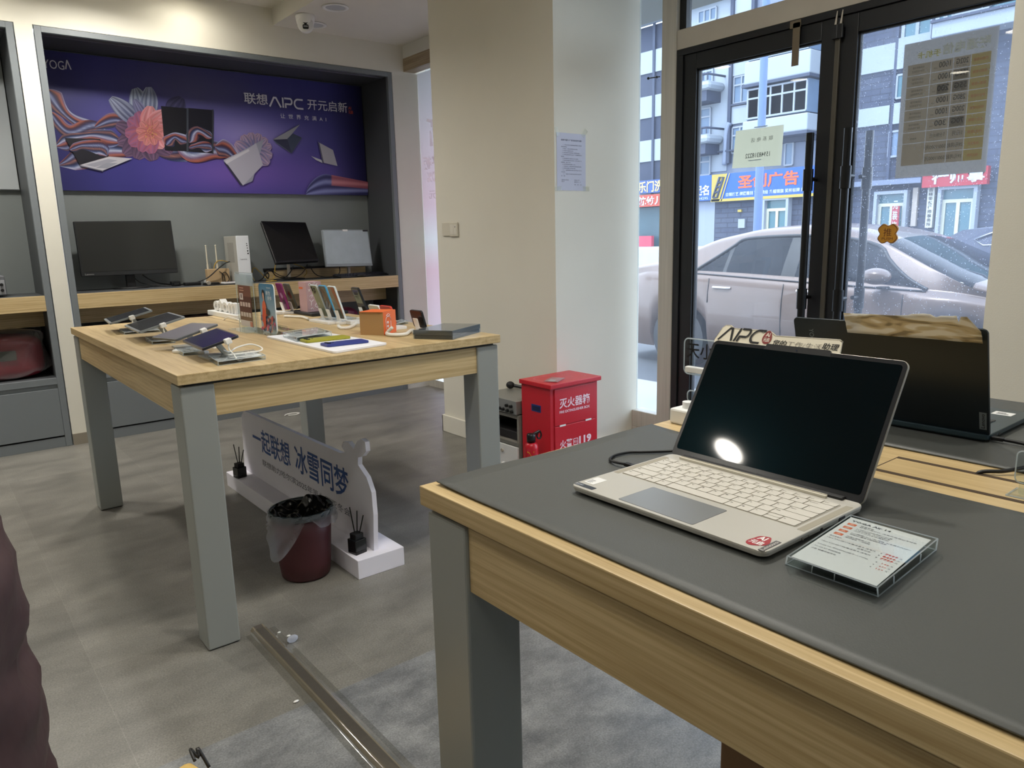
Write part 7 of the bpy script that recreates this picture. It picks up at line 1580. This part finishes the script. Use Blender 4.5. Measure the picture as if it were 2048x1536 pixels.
b = MB(m_yl); b.box(FX-.40, sy(1477, 420), sz(1473, 424), FX-.31, sy(1470, 420), sz(1473, 419)); tag(b.build('wall_lamp'), 'small yellowish wall lamp on the slate wall', 'lamp')
# right block
RY0, RY1 = Y(2010), Y(1662)
zr = Zp(1800, 385)
wall(b_right, RY0-4, RY1, .5, 14.5, m_sb)
q_l = Y(1668)
for (xl, xr_, pt, pb_) in ((1690, 1780, 92, 155), (1784, 1870, 66, 140), (1690, 1776, 212, 260), (1781, 1870, 196, 250)):
    xm = (xl+xr_)/2; MB(m_bw).box(FX-.12, Y(xr_), Zp(xm, pb_-6), FX-.005, Y(xl), Zp(xm, pt+6)).build('white_panel', b_right)
MB(m_line).box(FX-.13, Y(1784), 3, FX-.01, Y(1779), 14.3).build('dark_strip', b_right)
window(b_right, Y(1846), Y(1791), Zp(1818, 78), Zp(1818, -10), .0, 2, 1, glass=m_wgt, fr=.12); window(b_right, Y(1850), Y(1786), Zp(1815, 194), Zp(1815, 148), .0, 3, 1, glass=m_wgt)
MB(m_line).box(FX-.2, Y(1853), Zp(1850, 82), FX-.0, Y(1848), 14.4).build('dark_strip', b_right)
MB(m_bg).box(FX-.15, Y(1869), Zp(1860, 95), FX, Y(1853), 14.3).build('grey_panel', b_right)
MB(m_bw).box(FX-.9, RY0-4, Zp(1930, 75), FX, Y(1866), Zp(1930, 46)).build('bay_panel', b_right, bevel=.03)
window(b_right, Y(1905), Y(1875), Zp(1890, 52), Zp(1890, -30), .8, 2, 1, glass=m_wgt, fr=.13); window(b_right, Y(1972), Y(1908), Zp(1935, 36), Zp(1935, -50), .8, 2, 1, glass=m_wgt, fr=.13)
MB(m_wgt).box(FX-.78, RY0-4, Zp(1930, 44), FX, Y(1868), 14.3).build('bay_glass', b_right)
MB(m_line).box(FX-1.0, RY0-4, Zp(1930, 46), FX, Y(1864), Zp(1930, 41)).build('bay_ledge', b_right)
window(b_right, Y(1838), Y(1779), Zp(1800, 312), Zp(1800, 262), 0, 2, 1)
MB(m_bg).box(FX-.5, Y(1858), Zp(1760, 372), FX, RY1, Zp(1760, 362)).build('string_course', b_right)
entrance(b_right, Y(1822), Y(1768), Zp(1795, 388), m_wgt, FX-.01); entrance(b_right, Y(1962), Y(1897), Zp(1925, 378), m_wgt, FX-.01)
b = MB(m_sred); b.box(FX-.45, Y(1818), .6, FX-.37, Y(1804), Zp(1810, 412)); o = b.build('door_banner', None)
q = thing('vertical_banner', 'narrow red banner with pale characters in the doorway across the street', 'banner', (FX-.4, Y(1811), .6)); o.parent = q; o.location = -q.location
b = MB(m_sw); b.text('元\n装\n饰\n校', frame((FX-.46, Y(1805.5), .7), (0, -1, 0), (0, 0, 1)), w=(Y(1805.5)-Y(1817))*.9, h=1.5, bold=.02); b.build('lettering', q)
XS = FX-.05
shopsign(b_right, 'red shop sign with white characters below the tariff poster', Y(1990), Y(1860), Zp(1910, 373), Zp(1910, 338), m_sred, [('律师事', Y(1879), Zp(1920, 367), Y(1879)-Y(1985), Zp(1920, 342)-Zp(1920, 366), m_sw, .03)], X=FX-.45)
q = thing('plaque', 'tall pale vertical plaque with dark characters between the two doorways', 'plaque', (FX-.2, Y(1873), 1)); MB(mat('plaque_cream', (178, 178, 168), .6)).box(FX-.2, Y(1881), Zp(1873, 455), FX-.02, Y(1867), Zp(1873, 372)).build('plaque_board', q)
b = MB(m_ink); b.text('吉\n林\n鉴\n然\n律\n师\n事\n务\n所', frame((FX-.22, Y(1869.5), Zp(1873, 452)), (0, -1, 0), (0, 0, 1)), w=(Y(1869.5)-Y(1878.5)), h=Zp(1873, 376)-Zp(1873, 452), bold=.01); b.build('lettering', q)
q = thing('plaque', 'pale brown vertical strip plaque on the slate wall right of the red banner', 'plaque', (FX-.2, Y(1840), 1)); MB(mat('plaque_tan', (156, 146, 136), .6)).box(FX-.15, Y(1846), Zp(1842, 452), FX-.02, Y(1836), Zp(1842, 375)).build('plaque_board', q)
struct(MB(m_side).box(FX-3.2, RY0-3, .55, FX-.05, RY1, .78).build('entrance_steps'))
# street lamp pole
px0, pz = onx(1521, 300, 13.0), 0
q = thing('lamp_post', 'slim pale blue street lamp post in front of the far shops', 'lamp post', (13.0, px0.y, GZ)); b = MB(mat('post_blue', (84, 106, 146), .5)); b.cyl((13.0, px0.y, GZ), (13.0, px0.y, 9), .085, .06, n=16); b.build('post', q)
b = MB(MATS['post_blue']); b.cyl((13.0, px0.y, GZ), (13.0, px0.y, GZ+.12), .2, n=16); b.build('post_base', q)
